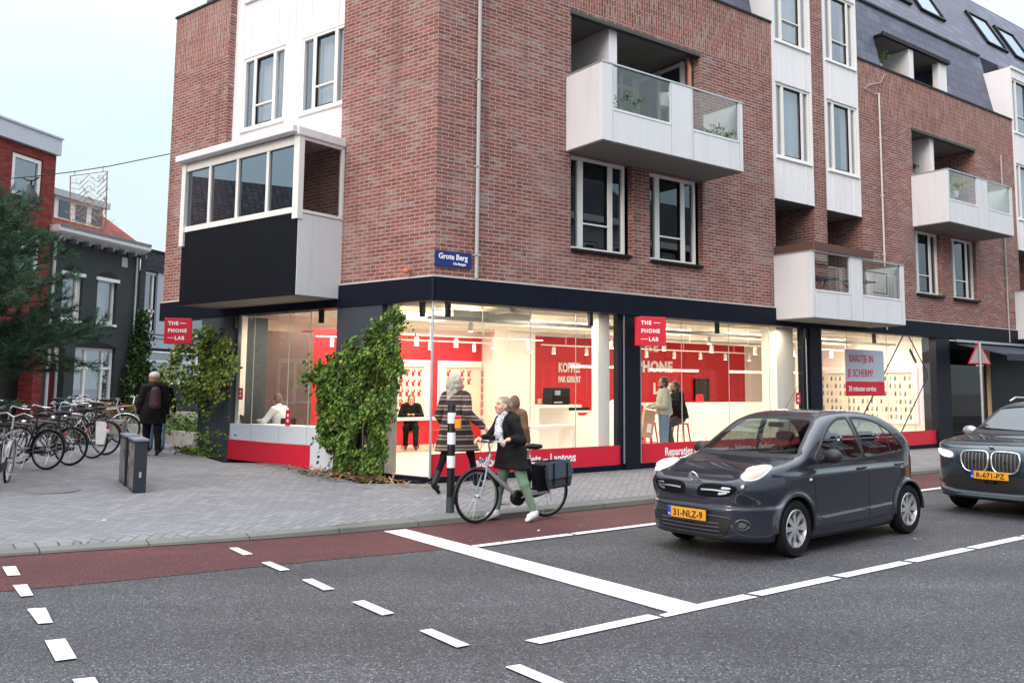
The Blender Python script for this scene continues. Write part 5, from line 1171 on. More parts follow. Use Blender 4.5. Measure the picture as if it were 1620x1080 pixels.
def vine(poly_, n, label, seed, base_s, thick, weights, size=.085, gap=.42):
    rr = random.Random(seed); pts = []
    xs = [p[0] for p in poly_]; zs = [p[1] for p in poly_]; ex = 0
    g0 = ground_z(*(FL @ Vector((-base_s, -.2, 0))).xy)
    while len(pts) < n and ex < n * 12:
        ex += 1; s = rr.uniform(min(xs) - .1, max(xs) + .1); z = rr.uniform(min(zs), max(zs) + .05)
        js, jz = s + rr.gauss(0, .07), z + rr.gauss(0, .06)
        if not inpoly(js, jz, poly_): continue
        nz = noise.noise(Vector((s * 2.3, z * 2.0, seed))) + .6 * noise.noise(Vector((s * 6, z * 5, seed + 5)))
        if nz < -gap: continue
        # thickness: clumps stick out, top leans outward
        th = thick * (.5 + .9 * noise.noise(Vector((s * 2.6, z * 1.9, seed + 9)))) + .16 * nz
        o = .04 + th * (rr.random() ** .45); pts.append(FL @ Vector((-s, -o, z)))
    # loose shoots
    for k in range(40):
        s0 = rr.choice(poly_); c = FL @ Vector((-s0[0], -rr.uniform(.1, .4), s0[1])); d = Vector((rr.gauss(0, .5), rr.gauss(0, .5), rr.gauss(-.3, .5))).normalized()
        for q in range(rr.randint(3, 8)):
            c = c + d * .06; d.z -= .12
            if c.z > g0 + .05: pts.append(c.copy())
    root = empty('climbing_plant', FL @ Vector((-base_s, -.25, g0)), 0, label, 'plant', 'climbing plants on the shop pillars')
    leaf_cloud('foliage', pts, size, Lg, root, seed, droop=.8, weights=weights, out=nL)
    mb = MB()
    for k in range(9):
        s = base_s + rr.gauss(0, .35); P = [FL @ Vector((-s, -.18 - rr.random() * .15, g0 - .02))]
        s2 = s
        for z in (.5, 1.0, 1.5, 2.0, 2.5):
            s2 += rr.gauss(0, .14); P.append(FL @ Vector((-s2, -.1 - rr.random() * .1, z)))
            if not inpoly(s2, z, poly_): break
        if len(P) > 2: mb.tube(P, [.022 - .003 * i for i in range(len(P))], 6)
    mb.build('stem', pm('vine_stem', (.12, .085, .055), .85, var=.3), root, smooth=True)
vine([(.82, 3.1), (1.21, 2.8), (1.7, 2.48), (2.3, 2.30), (2.9, 2.12), (2.95, 1.8), (2.72, 1.35), (2.5, .9), (2.25, .5), (2.1, .1), (1.08, .1), (.98, .78), (.78, 1.32), (.58, 1.9), (.62, 2.5), (.66, 3.0)], 15000, 'dense green climbing plant swelling out from the pillar beside the corner window', 3, 1.7, .42, [5, 2.2, 5, .3, .3], .082, .33)
vine([(7.95, 2.3), (7.5, 2.78), (6.6, 2.9), (6.1, 2.95), (5.5, 2.6), (5.3, 2.3), (5.6, 1.9), (5.75, 1.5), (6.2, 1.75), (6.6, 1.3), (7.3, 1.45), (7.85, 1.85)], 2600, 'thinner yellowing climbing plant hanging over the far left pillar', 5, 6.3, .55, [4, 3, 4, 1.6, 1], .085, .3)
mbx = [(6.05, 1.9), (5.75, 1.6), (5.75, 1.0), (6.1, .7), (6.9, .55), (7.1, 1.1), (6.9, 1.7)]
# low growth at that pillar's foot
rr = random.Random(8); pts = []
for k in range(500):
    s = 6.6 + rr.gauss(0, .35); o = .15 + abs(rr.gauss(0, .14)); p = FL @ Vector((-s, -o, 0)); pts.append((p.x, p.y, ground_z(p.x, p.y) + abs(rr.gauss(0, .09))))
for k in range(500):
    s = 6.25 + rr.gauss(0, .30); z = rr.uniform(.5, 1.9); o = .1 + abs(rr.gauss(0, .12)); 
    if noise.noise(Vector((s * 3, z * 2.5, 2))) > 0: p = FL @ Vector((-s, -o, z)); pts.append(tuple(p))
r = empty('ground_ivy', FL @ Vector((-6.6, -.2, .3)), 0, 'low leafy growth climbing at the foot of the far left pillar', 'plant'); leaf_cloud('foliage', pts, .07, Lg, r, 8, weights=[3, 1, 4, 1, 1])
# dry tangle under the big vine
rr = random.Random(9); mb = MB()
for k in range(420):
    s = 1.7 + rr.gauss(0, .75); o = .25 + abs(rr.gauss(0, .28)); p = FL @ Vector((-s, -o, 0)); z = ground_z(p.x, p.y) + abs(rr.gauss(0, .035)) + .01
    a = rr.uniform(0, 6.28); l = rr.uniform(.04, .13); d = Vector((math.cos(a), math.sin(a), rr.gauss(0, .25))) * l; sd_ = Vector((-math.sin(a), math.cos(a), 0)) * .009 * rr.uniform(.5, 2.4)
    c = Vector((p.x, p.y, z)); mb.add([c - d - sd_, c + d - sd_, c + d + sd_, c - d + sd_], [(0, 1, 2, 3)], rr.choice([0, 0, 1]))
mb.build('dry_stems', [pm('dry_stem', (.17, .10, .06), .9), pm('fallen_leaf', (.3, .17, .07))], kind='stuff', fixn=False, label='tangle of dry brown stems under the dense climbing plant', cat='dry stems')
# ivy column on the dark building
rr = random.Random(12); pts = []
for k in range(4200):
    z = rr.uniform(.5, 4.6); w_ = .75 * math.sin(min(1, (4.9 - z) / 3.2) * 1.5) * (1 if z < 2.5 else .75); x = -.05 + rr.uniform(-w_, w_) * (1 + .2 * noise.noise(Vector((z * 2, 1, 1)))); pts.append(FH @ Vector((x, -.05 - abs(rr.gauss(0, .22)), z)))
r = empty('ivy_column', FH @ Vector((0, -.2, .6)), 0, 'tall dark ivy climbing where the grey house meets the black brick building', 'plant'); leaf_cloud('foliage', pts, .13, [Lg[2], leafm('ivy_dark', (.022, .045, .015)), Lg[0]], r, 12, weights=[3, 5, 1])
# planted bed with stone edge
M_stonee = pm('bed_edge_stone', (.30, .28, .26), .85, var=.3, scale=3)
Bd = [(-9.0, 22.3), (-10.8, 24.2), (-13.5, 26.8)]
mb = MB()
for (a, b2) in zip(Bd, Bd[1:]):
    A_, B_ = Vector((*a, 0)), Vector((*b2, 0)); d = (B_ - A_).normalized(); nrm = Vector((d.y, -d.x, 0)) * .15; z = ground_z(*a) + .0
    for off in (0, 1.4):
        o_ = Vector((.6, .8, 0)) * off; P = [A_ + o_, B_ + o_, B_ + o_ + nrm, A_ + o_ + nrm]; zz = z + (.16 if not off else .5); mb.add([Vector((p.x, p.y, z - .2)) for p in P] + [Vector((p.x, p.y, zz)) for p in P], [(0, 1, 2, 3), (7, 6, 5, 4), (0, 4, 5, 1), (1, 5, 6, 2), (2, 6, 7, 3), (3, 7, 4, 0)])
mb.build('bed_edging', M_stonee, None, label='low stone edging of the planted bed behind the walking couple', cat='edging')
rr = random.Random(21)
def bush(i, c, rx, rz, n, cols, label, size=.09, group='low shrubs in the planted bed'):
    pts = []; z0 = ground_z(c[0], c[1])
    for k in range(n):
        d = Vector((rr.gauss(0, 1), rr.gauss(0, 1), abs(rr.gauss(0, 1)))).normalized() * rr.random() ** .4
        q = 1 + .35 * noise.noise(d * 2.2 + Vector((i, 0, 0))); pts.append((c[0] + d.x * rx * q, c[1] + d.y * rx * q, z0 + .02 + d.z * rz * q))
    r = empty('shrub', (c[0], c[1], z0), 0, label, 'shrub', group); leaf_cloud('foliage', pts, size, cols, r, 30 + i, droop=-.1)
    mb = MB(); 
    for k in range(6): a = k * 1.05; mb.tube([(c[0], c[1], z0 - .02), (c[0] + rx * .5 * math.cos(a), c[1] + rx * .5 * math.sin(a), z0 + rz * .6)], [.012, .005], 5)
    mb.build('stem', pm('vine_stem', (.12, .085, .055)), r)
gr = [Lg[0], Lg[2], leafm('grass_green', (.10, .16, .05))]
bush(0, (-8.8, 23.3), .8, .55, 1100, gr, 'green shrub at the right end of the planted bed, by the far pillar'); bush(1, (-9.9, 23.9), .9, .5, 1100, gr, 'green shrub in the bed just right of the walking couple')
bush(2, (-9.2, 25.2), 1.0, .8, 1000, gr, 'taller pale green shrub on the upper level of the bed'); bush(3, (-12.0, 26.3), .9, .6, 900, gr, 'shrub in the bed left of the walking couple')
bush(4, (-14.0, 27.6), 1.1, .7, 1000, [leafm('leaf_rust', (.18, .08, .05)), Lg[4], Lg[2]], 'rust coloured shrub beyond the last parked bicycles'); bush(5, (-8.0, 24.6), .9, .7, 800, gr, 'green shrub half hidden by the far left pillar')
# --- pine at the left edge
pn = empty('pine_tree', (-9.9, 13.6, .2), 0, 'dark long needled pine reaching into the picture from the left edge', 'tree')
mb = MB(); mb.tube([(-9.9, 13.6, 0), (-9.85, 13.6, 2), (-9.8, 13.65, 3.6), (-9.78, 13.7, 4.7)], [.14, .12, .08, .02], 10); mb.build('trunk', pm('pine_bark', (.09, .065, .045), .9, var=.4, scale=12, bump=.5), pn, smooth=True)
rr = random.Random(4); tw = MB(); nd = MB()
def needles(p, d, n=34, L=.13):
    d = d.normalized(); a = d.cross(Vector((0, 0, 1))).normalized() if abs(d.z) < .95 else Vector((1, 0, 0)); b2 = d.cross(a)
    for k in range(n):
        t = rr.random(); an = rr.uniform(0, 6.28); q = (a * math.cos(an) + b2 * math.sin(an)); dd = (q * rr.uniform(.5, 1.0) + d * rr.uniform(.5, 1.1)).normalized()
        s0 = p + d * (t * .17 - .13); e = s0 + dd * L * rr.uniform(.7, 1.2); w_ = dd.cross(Vector((rr.gauss(0, 1), rr.gauss(0, 1), rr.gauss(0, 1)))).normalized() * .0042
        nd.add([s0 - w_, s0 + w_, e], [(0, 1, 2)], 0 if rr.random() < .6 else 1)
for z in [1.5 + .16 * i for i in range(20)]:
    for k in range(6):
        az = rr.uniform(-1.0, 1.9) if k < 5 else rr.uniform(0, 6.28)
        L = max(.35, (2.85 - abs(z - 2.5) * .85)) * rr.uniform(.65, 1.0); d = Vector((math.cos(az), math.sin(az), rr.uniform(-.1, .35))).normalized()
        p0 = Vector((-9.82, 13.62, z)); P = [p0]; n = max(3, int(L / .28)); dd = d.copy()
        for i in range(n):
            dd = (dd + Vector((rr.gauss(0, .13), rr.gauss(0, .13), .05 + rr.gauss(0, .08)))).normalized(); P.append(P[-1] + dd * L / n)
        tw.tube(P, [.028 * (1 - i / (n + 1)) + .005 for i in range(n + 1)], 5)
        for i in range(max(1, n // 3), n + 1):
            needles(P[i], dd, 40)
            for q in range(3):
                sd_ = (dd + Vector((rr.gauss(0, .7), rr.gauss(0, .7), rr.gauss(.15, .4)))).normalized(); e = P[i] + sd_ * rr.uniform(.14, .34)
                tw.tube([P[i], e], [.008, .004], 4); needles(e, sd_, 44); needles((P[i] + e) / 2, sd_, 18)
tw.build('branch', pm('pine_twig', (.07, .05, .035), .9), pn, smooth=True); nd.build('needles', [leafm('needle_dark', (.022, .062, .036)), leafm('needle_green', (.060, .13, .068))], pn, fixn=False)
# --- bare tree behind the roofs
for i, (bx_, by_, h_) in enumerate(((-23.4, 41, 10.2), (-21.6, 47, 8.2))):
    r = empty('bare_tree', (bx_, by_, .5), 0, ('bare winter tree rising behind the tiled roof of the grey house', 'lower bare tree just left of the corner building, behind the black brick one')[i], 'tree', 'bare trees behind the roofs'); mb = MB()
    def grow(p, d, L, r0, lv):
        e = p + d * L; mb.tube([p, (p + e) / 2 + Vector((rr.gauss(0, .04), rr.gauss(0, .04), 0)) * L, e], [r0, r0 * .8, r0 * .6], 4)
        if lv == 0: return
        for k in range(3): grow(e, (d + Vector((rr.gauss(0, .45), rr.gauss(0, .45), rr.gauss(.1, .25)))).normalized(), L * .72, r0 * .55, lv - 1)
    grow(Vector((bx_, by_, .3)), Vector((0, 0, 1)), h_ * .33, .09, 5); mb.build('branches', pm('bare_bark', (.16, .13, .12), .9), r)
# ================================================================== things hanging over the side street
wp = [(-8.93, 20.0, 7.1), (-10.37, 20.0, 6.79), (-11.17, 20.0, 6.66), (-11.95, 20.0, 6.56), (-12.65, 20, 6.49), (-15, 20, 6.45), (-18.8, 20, 6.9)]
mb = MB(); mb.tube(wp, .012, 5); mb.build('overhead_wire', M_black, None, label='thin wire spanning from the brick building across the side street', cat='wire')
lp = empty('street_lamp', (-12.1, 20, 5.9), 0, 'dark bell shaped lamp hanging from the wire in front of the red house', 'lamp')
mb = MB(Matrix.Translation((-12.12, 20, 5.92))); mb.lathe([(.20, 0), (.195, .03), (.15, .22), (.085, .30), (.07, .42), (.0, .43)], 20); mb.build('lamp_shade', pm('lamp_dark_teal', (.018, .024, .028), .6), lp, smooth='auto')
mb = MB(Matrix.Translation((-12.12, 20, 5.92))); mb.tube([(0, 0, .42), (0, 0, .52)], .022, 8); mb.tube([(-.2, 0, .60), (-.1, 0, .53), (.06, 0, .53), (.18, 0, .61)], .016, 6); mb.build('lamp_bracket', M_black, lp)
mb = MB(Matrix.Translation((-12.12, 20, 5.92))); mb.lathe([(.0, -.02), (.15, -.005), (.17, .012), (0, .012)], 16); mb.build('lamp_glass', pm('lamp_glass_off', (.12, .12, .12), .3), lp)
dc = empty('hanging_decoration', (-10.8, 20, 5.3), 0, 'rectangular wire decoration with gold zigzags hanging from the wire over the side street', 'decoration')
M_gold = pm('gold_wire', (.34, .19, .07), .45, metal=.4, var=.2); M_rose = pm('rose_metal', (.25, .14, .12), .5, metal=.4)
TL_, TR_, BR_, BL_ = Vector((-11.22, 20, 6.56)), Vector((-10.37, 20, 6.68)), Vector((-10.33, 20, 5.32)), Vector((-11.16, 20, 5.34))
mb = MB(); mb.tube([TL_, TR_, BR_, BL_], .014, 6, closed=True); mb.tube([TL_ + Vector((.1, 0, .015)), TL_ + Vector((.1, 0, .13))], .008, 5); mb.tube([TR_ - Vector((.1, 0, .015)), TR_ + Vector((-.1, 0, .12))], .008, 5); mb.build('frame', M_rose, dc)
def dq(u, v): return (TL_ * (1 - u) + TR_ * u) * (1 - v) + (BL_ * (1 - u) + BR_ * u) * v
mb = MB()
for v0 in (.12, .32, .52, .72):
    P = []
    for k in range(5):
        u = k / 4; v = v0 + (-.10 if k % 2 == 0 and k else .05 if k % 2 else .0)
        P.append(dq(u, max(.01, v + .02 * k * 0)))
    for dv in (0, .10): mb.tube([p - Vector((0, 0, dv * 1.3)) for p in P], .009, 5)
mb.build('zigzag', M_rose, dc)
mb = MB(); rr = random.Random(6)
for k in range(420):
    u, v = rr.random(), rr.random()
    lvl = (v - .10 + .07 * abs(((u * 2) % 1) - .5) * 2) % .2
    if lvl > .115: continue
    if v < .45 and rr.random() < .45: continue
    c = dq(u, v); P = [c]
    for q in range(3): P.append(P[-1] + Vector((rr.gauss(0, .03), rr.gauss(0, .02), rr.gauss(0, .03))))
    mb.tube(P, .0045, 3)
mb.build('gold_mesh', M_gold, dc)
# ================================================================== street furniture
def v3(a, z=0): return Vector((a[0], a[1], z))
A0 = Vector((-6.05, 12.9, 0)); du = Vector((-.52, .85, 0)).normalized(); dv = Vector((.85, .52, 0)).normalized()
M_cab = pm('cabinet_black', (.014, .017, .026), .45, var=.3)
def poster_mat(seed):
    m, nt, b, n = base('peeling_poster_%d' % seed); tc = n.node('ShaderNodeTexCoord').outputs['Object']; mp = n.node('ShaderNodeMapping'); mp.inputs['Location'].default_value = (seed * 3.1, seed, 0); n.L(tc, mp.inputs[0])
    f = n.noise(mp.outputs[0], 3.2, 5, .6); g = n.noise(mp.outputs[0], 9, 4, .6)
    c = n.ramp(f, [(.40, (.02, .022, .028)), (.44, (.10, .10, .10)), (.52, (.17, .165, .165)), (.58, (.13, .09, .09)), (.62, (.02, .022, .028))]); c = n.mix(n.m('MULTIPLY', n.ramp(g, [(.5, 0), (.6, 1)]), .7), c, (.14, .14, .14)); n.L(c, b.inputs['Base Color']); b.inputs['Roughness'].default_value = .6
    return m
for i in range(2):
    o_ = A0 + du * (.0 if i == 0 else .83) - dv * (.0 if i == 0 else .035); T = Matrix.Identity(4); g0 = ground_z(o_.x, o_.y)
    c = empty('utility_cabinet', (o_.x, o_.y, g0), 0, ('nearer low black utility cabinet with a peeling poster on its side', 'farther low black utility cabinet directly behind its twin')[i], 'cabinet', 'low black utility cabinets')
    T = Matrix(((dv.x, du.x, 0, o_.x), (dv.y, du.y, 0, o_.y), (0, 0, 1, g0), (0, 0, 0, 1)))
    mb = MB(T); mb.box(0, .17, 0, .80, 0, .74); mb.build('cabinet_body', M_cab, c, bevel=.006)
    mb = MB(T); mb.box(-.015, .185, -.015, .815, .742, .77); mb.build('cabinet_top', pm('cabinet_top_grey', (.16, .18, .22), .4), c)
    mb = MB(T); mb.box(-.004, 0, .04, .76, .05, .70); mb.build('poster', poster_mat(i + 1), c)
    mb = MB(T); mb.box(.07, .10, -.012, -.001, .22, .30); mb.build('lock', M_alu, c)
# bollard with push button
bl = empty('traffic_bollard', (-1.33, 11.78, ground_z(-1.33, 11.78)), 0, 'black and white banded post with an orange push button at the kerb', 'bollard')
mb = MB(Matrix.Translation((-1.33, 11.78, ground_z(-1.33, 11.78)))); H = 1.395
mb.lathe([(.052, 0), (.052, H), (.045, H + .012), (0, H + .012)], 20); mb.build('post', M_black, bl, smooth='auto')
mb = MB(Matrix.Translation((-1.33, 11.78, ground_z(-1.33, 11.78))))
for z in (.58, .885): 
    mb.lathe([(.0545, z), (.0545, z + .155)], 20)
mb.lathe([(.0545, 1.16), (.0545, 1.30)], 20); mb.build('white_band', pm('white_reflective', (.8, .8, .82), .4), bl, smooth='auto')
mb = MB(Matrix.Translation((-1.33, 11.78, ground_z(-1.33, 11.78)))); mb.lathe([(.056, 0), (.056, .20)], 20); mb.build('foot_sleeve', pm('sleeve_blue_grey', (.03, .04, .055), .5), bl, smooth='auto')
mb = MB(Matrix.Translation((-1.33, 11.78, ground_z(-1.33, 11.78)))); mb.box(.045, .125, -.05, .05, 1.09, 1.22); mb.build('push_button_box', pm('signal_orange', (.75, .28, .02), .4), bl, bevel=.012)
mb = MB(Matrix.Translation((-1.33, 11.78, ground_z(-1.33, 11.78)))); mb.box(.05, .12, -.052, .03, 1.222, 1.258); mb.build('button_cap', pm('signal_pink_red', (.6, .02, .08), .4), bl, bevel=.008)
# triangular road sign seen from behind
sx, sy = 9.05, 18.55; g0 = .1
sg = empty('triangular_road_sign', (sx, sy, g0), 0, 'triangular road sign on a thin pole seen from behind, above the second car', 'sign')
TS2 = Matrix.Translation((sx, sy, g0)) @ Matrix.Rotation(R(12), 4, 'Z')
mb = MB(TS2); mb.lathe([(.024, 0), (.024, 2.62)], 10); mb.build('pole', M_alu, sg, smooth='auto')
def tri(c, s_): h = s_ * math.sqrt(3) / 2; return [(0 - s_ / 2, c - h / 3), (s_ / 2, c - h / 3), (0, c + 2 * h / 3)]
mb = MB(TS2); mb.prism(tri(2.33, .49), .030, .036); mb.build('sign_back', pm('sign_back_grey', (.30, .28, .28), .5, var=.15), sg)
mb = MB(TS2); A_, B_ = tri(2.33, .56), tri(2.33, .485); ring(mb, A_, B_, .026, .042); mb.build('red_rim', pm('sign_red', (.55, .015, .03), .4), sg)
mb = MB(TS2); mb.box(-.09, .09, .022, .03, 2.60, 2.63); mb.box(-.09, .09, .022, .03, 2.12, 2.15); mb.build('clamp', M_alu, sg)
# plants and pots on the balconies
def bplant(s, y, z, h, label, seed, pot=(.5, .48, .45), cols=None, group='balcony plants'):
    rr = random.Random(seed); r = empty('potted_plant', wpt(s, y, z), 0, label, 'plant', group)
    mb = MB(Matrix.Translation(wpt(s, y, z))); mb.lathe([(.09, 0), (.12, .2), (.125, .2)], 14); mb.build('pot', pm('balcony_pot%d' % seed, pot, .6), r, smooth='auto')
    pts = []; mb = MB(Matrix.Translation(wpt(s, y, z)))
    for k in range(14):
        d = Vector((rr.gauss(0, .5), rr.gauss(0, .5), 1)).normalized(); P = [Vector((0, 0, .2))]
        for q in range(5): P.append(P[-1] + d * h / 5); d.z -= .12; d += Vector((rr.gauss(0, .1), rr.gauss(0, .1), 0))
        mb.tube(P, .004, 4)
        for p in P[1:]:
            for q in range(6): pts.append(wpt(s, y, z) + p + Vector((rr.gauss(0, .03), rr.gauss(0, .03), rr.gauss(0, .03))))
    mb.build('stem', pm('vine_stem', (.12, .085, .055)), r); leaf_cloud('foliage', pts, .05, cols or [Lg[2], Lg[0]], r, seed)
bplant(3.75, -.85, 6.72, .55, 'bushy plant behind the left glass of the upper near balcony', 1); bplant(6.25, -.8, 6.62, .5, 'leafy plant behind the right glass of the upper near balcony', 2)
bplant(15.9, -.8, 6.95, .45, 'yellowish plant behind the glass of the far upper balcony', 3, cols=[Lg[1], Lg[3]]); bplant(18.3, .3, 7.55, .55, 'tall yellow green plant standing in the far loggia', 4, cols=[Lg[3], Lg[1]]); bplant(16.0, .4, 7.75, .35, 'red flowering plant hanging at the left of the far loggia', 5, cols=[leafm('leaf_red', (.35, .06, .03)), Lg[2]]); bplant(15.15, .8, 10.95, .45, 'dark round plant in the roof loggia', 6)
for s in (3.75, 6.25, 15.9):
    mb = MB(FR); mb.box(s - .3, s + .3, -1.0, -.65, 6.36, 6.71 if s < 5 else 6.61 if s < 10 else 6.94); tag(mb.build('plant_stand', M_conc), 'low stand under the %s balcony plant' % ('left near' if s < 5 else 'right near' if s < 10 else 'far'), 'stand')
mb = MB(FR @ Matrix.Translation((4.62, -.93, 7.28)) @ Matrix.Rotation(R(10), 4, 'Y')); mb.lathe([(.08, 0), (.12, .24), (.127, .24), (.127, .26), (.0, .26)], 18); tag(mb.build('hanging_bucket', M_white, smooth='auto'), 'white bucket shaped pot hanging on the glass of the near upper balcony', 'pot')
# drying rack and folded table on the low balcony
dr = empty('folding_table', wpt(11.6, -.55, 3.45), 0, 'folding table and drying rack behind the right glass of the low balcony', 'table'); mb = MB(FR)
mb.box(11.2, 12.1, -.8, -.4, 4.35, 4.38); mb.build('table_top', pm('table_teal', (.10, .16, .20), .4), dr); mb = MB(FR); mb.tube([(11.25, -.8, 3.45), (12.0, -.4, 4.35)], .015, 6); mb.tube([(12.05, -.8, 3.45), (11.3, -.4, 4.35)], .015, 6); mb.tube([(11.9, -.85, 4.1), (12.5, -.85, 4.1), (12.5, -.85, 4.6), (11.3, -.85, 4.6)], .012, 5); mb.build('leg', M_black, dr)
mb = MB(FR); mb.box(9.6, 10.4, -.9, -.35, 4.28, 4.32); mb.tube([(9.7, -.6, 3.45), (10.3, -.6, 4.28)], .018, 6); mb.tube([(10.3, -.6, 3.45), (9.7, -.6, 4.28)], .018, 6); tag(mb.build('balcony_table', pm('table_teal', (.10, .16, .20))), 'blue grey table behind the left glass of the low balcony', 'table')
# ================================================================== bicycles
M_tyre = pm('tyre_rubber', (.008, .008, .009), .8, var=.2, spec=.2); M_chrome = pm('bright_metal', (.62, .62, .65), .22, metal=.9, var=.05)
M_saddle = pm('saddle_black', (.008, .007, .007), .5, spec=.3); M_reflr = pm('tail_reflector_red', (.45, .01, .02), .3, var=0)
def bicycle(loc, rz, label, frame_col, group='bicycles parked on the square', fender=None, tyre=None, bars='high', lean=0, step=False, rack=True, front_turn=0, extra=None, sc=.97, rim=None):
    root = empty('bicycle', loc, rz, label, 'bicycle', group); root.rotation_euler = (lean, 0, rz); root.scale = (sc, sc, sc)
    fm = frame_col if not isinstance(frame_col, tuple) else pm('bike_paint_%d_%d_%d' % tuple(int(c * 100) for c in frame_col), frame_col, .3, metal=.3, coat=.5, var=.05)
    T0 = Matrix.Translation(loc) @ Matrix.Rotation(rz, 4, 'Z') @ Matrix.Rotation(lean, 4, 'X') @ Matrix.Scale(sc, 4)
    fender = fender or M_black; tyre = tyre or M_tyre; rim = rim or pm('rim_dull', (.20, .20, .21), .4, metal=.6)
    r0, WB = .35, 1.10
    TF = T0 @ Matrix.Translation((WB - .06, 0, .75)) @ Matrix.Rotation(front_turn, 4, 'Z') @ Matrix.Translation((-(WB - .06), 0, -.75))
    for (T, cx_) in ((T0, 0), (TF, WB)):
        mb = MB(T); mb.torus((cx_, 0, r0), r0 - .019, .019, 'y', 44, 8); wl = mb.build('wheel', tyre, root, smooth=True)
        mb = MB(T); mb.torus((cx_, 0, r0), r0 - .043, .011, 'y', 44, 6); mb.build('rim', rim, wl, smooth=True)
        mb = MB(T); mb.lathe([(.022, -.045), (.03, -.03), (.015, -.02), (.015, .02), (.03, .03), (.022, .045)], 12, 'y', (cx_, 0, r0))
        for k in range(28):
            a = k * 2 * math.pi / 28; s_ = .028 if k % 2 else -.028; b2 = a + (.35 if k % 4 < 2 else -.35)
            mb.tube([(cx_ + .03 * math.cos(b2), s_, r0 + .03 * math.sin(b2)), (cx_ + (r0 - .045) * math.cos(a), 0, r0 + (r0 - .045) * math.sin(a))], .0016, 3)
        mb.build('spokes', M_alu, wl)
        mb = MB(T); n = 18; a0, a1 = (R(15), R(195)) if cx_ == 0 else (R(-12), R(165))
        vs = []
        for k in range(n + 1):
            a = a0 + (a1 - a0) * k / n
            for (q, yy) in ((r0 + .012, -.028), (r0 + .026, -.014), (r0 + .03, 0), (r0 + .026, .014), (r0 + .012, .028)): vs.append((cx_ + q * math.cos(a) if cx_ == 0 else cx_ + q * math.cos(a), yy, r0 + q * math.sin(a)))
        if cx_ == 0: vs = [(-(x), y, z) for x, y, z in vs]
        mb.add(vs, [(k * 5 + j, k * 5 + j + 1, k * 5 + j + 6, k * 5 + j + 5) for k in range(n) for j in range(4)]); mb.build('mudguard', fender, root, smooth=True, fixn=False)
    bb_ = (.46, 0, .29); st_ = (.29, 0, .84); hd_t = (WB - .20, 0, .88); hd_b = (WB - .13, 0, .70)
    mb = MB(T0); tr = .017
    mb.tube([bb_, (.30, 0, .80)], tr, 8); mb.tube([(.30, 0, .80), (.285, 0, .93)], .013, 8)
    mb.tube([hd_t, hd_b], .021, 8)
    if step: mb.tube([hd_b, (.62, 0, .42), bb_], [.028, .028, .026], 10)
    else: mb.tube([hd_b, bb_], tr, 8); mb.tube([(hd_t[0] + .01, 0, .83), (.31, 0, .78)], tr, 8)
    for yy in (-.06, .06): mb.tube([bb_, (.1, yy, .345), (0, yy, r0)], .010, 6); mb.tube([(.31, yy * .25, .76), (0, yy, r0)], .008, 6)
    mb.build('frame', fm, root, smooth='auto')
    mb = MB(TF)
    for yy in (-.055, .055): mb.tube([(WB - .13, yy * .6, .70), (WB - .08, yy, .55), (WB, yy, r0)], .012, 6)
    mb.tube([(WB - .13, -.04, .70), (WB - .13, .04, .70)], .016, 6); mb.build('fork', fm, root, smooth='auto')
    mb = MB(TF)
    if bars == 'high': P = [(WB - .46, -.27, 1.06), (WB - .40, -.29, 1.07), (WB - .22, -.27, 1.08), (WB - .13, -.12, 1.12), (WB - .20, 0, 1.06), (WB - .13, .12, 1.12), (WB - .22, .27, 1.08), (WB - .40, .29, 1.07), (WB - .46, .27, 1.06)]
    else: P = [(WB - .36, -.30, 1.04), (WB - .22, -.28, 1.05), (WB - .16, -.10, 1.06), (WB - .16, .10, 1.06), (WB - .22, .28, 1.05), (WB - .36, .30, 1.04)]
    mb.tube(P, .0115, 8); mb.tube([hd_t, (WB - .20 if bars == 'high' else WB - .17, 0, 1.06)], .013, 8)
    hb = mb.build('handlebar', M_chrome, root, smooth='auto')
    for s_ in (0, -1):
        a, b2 = Vector(P[s_]), Vector(P[1 if s_ == 0 else -2]); mb = MB(TF); mb.tube([a, a + (b2 - a).normalized() * .11], .018, 8); mb.build('grip', M_saddle, hb)
    sdf_obj('saddle', [EL((.20, 0, .965), (.10, .085, .03)), CO((.24, 0, .965), (.42, 0, .96), .04, .022), CO((.22, -.05, .96), (.16, -.08, .965), .035, .03), CO((.22, .05, .96), (.16, .08, .965), .035, .03)], M_saddle, root, .012, .03)
    mb = MB(T0); mb.box(-.02, .50, -.075, -.055, .27, .41) if not step else mb.prism([(-.03 + .0, .30), (.10, .27), (.50, .23), (.55, .30), (.48, .37), (.02, .40)], -.085, -.055); mb.build('chain_case', M_black, root, bevel=.01)
    mb = MB(T0); mb.tube([(bb_[0], -.08, .29), (bb_[0] + .13, -.10, .20)], .009, 6); mb.box(bb_[0] + .08, bb_[0] + .18, -.19, -.10, .19, .21); mb.tube([(bb_[0], .08, .29), (bb_[0] - .13, .10, .38)], .009, 6); mb.box(bb_[0] - .18, bb_[0] - .08, .10, .19, .37, .39); mb.build('crank', M_alu, root)
    if rack:
        mb = MB(T0)
        for yy in (-.065, .065): mb.tube([(.26, yy * .4, .76), (.16, yy, .76), (-.28, yy, .76)], .007, 5); mb.tube([(-.08, yy, .76), (0, yy, r0)], .006, 5)
        for x in (-.27, -.1, .06): mb.tube([(x, -.065, .76), (x, .065, .76)], .006, 5)
        mb.build('rack', M_black, root)
    mb = MB(T0); mb.box(-.335, -.31, -.035, .035, .60, .66); mb.build('tail_light', M_reflr, root, bevel=.006)
    mb = MB(TF); mb.lathe([(.0, -.05), (.025, -.045), (.036, 0), (.036, .01), (0, .012)], 12, 'x', (WB - .06, 0, .80)); mb.build('head_lamp', M_chrome, root, smooth='auto')
    mb = MB(T0); mb.tube([(.38, .05, .26), (.34, .20, .01)], .008, 5); mb.build('kickstand', M_alu, root)
    if extra: extra(root, T0, TF)
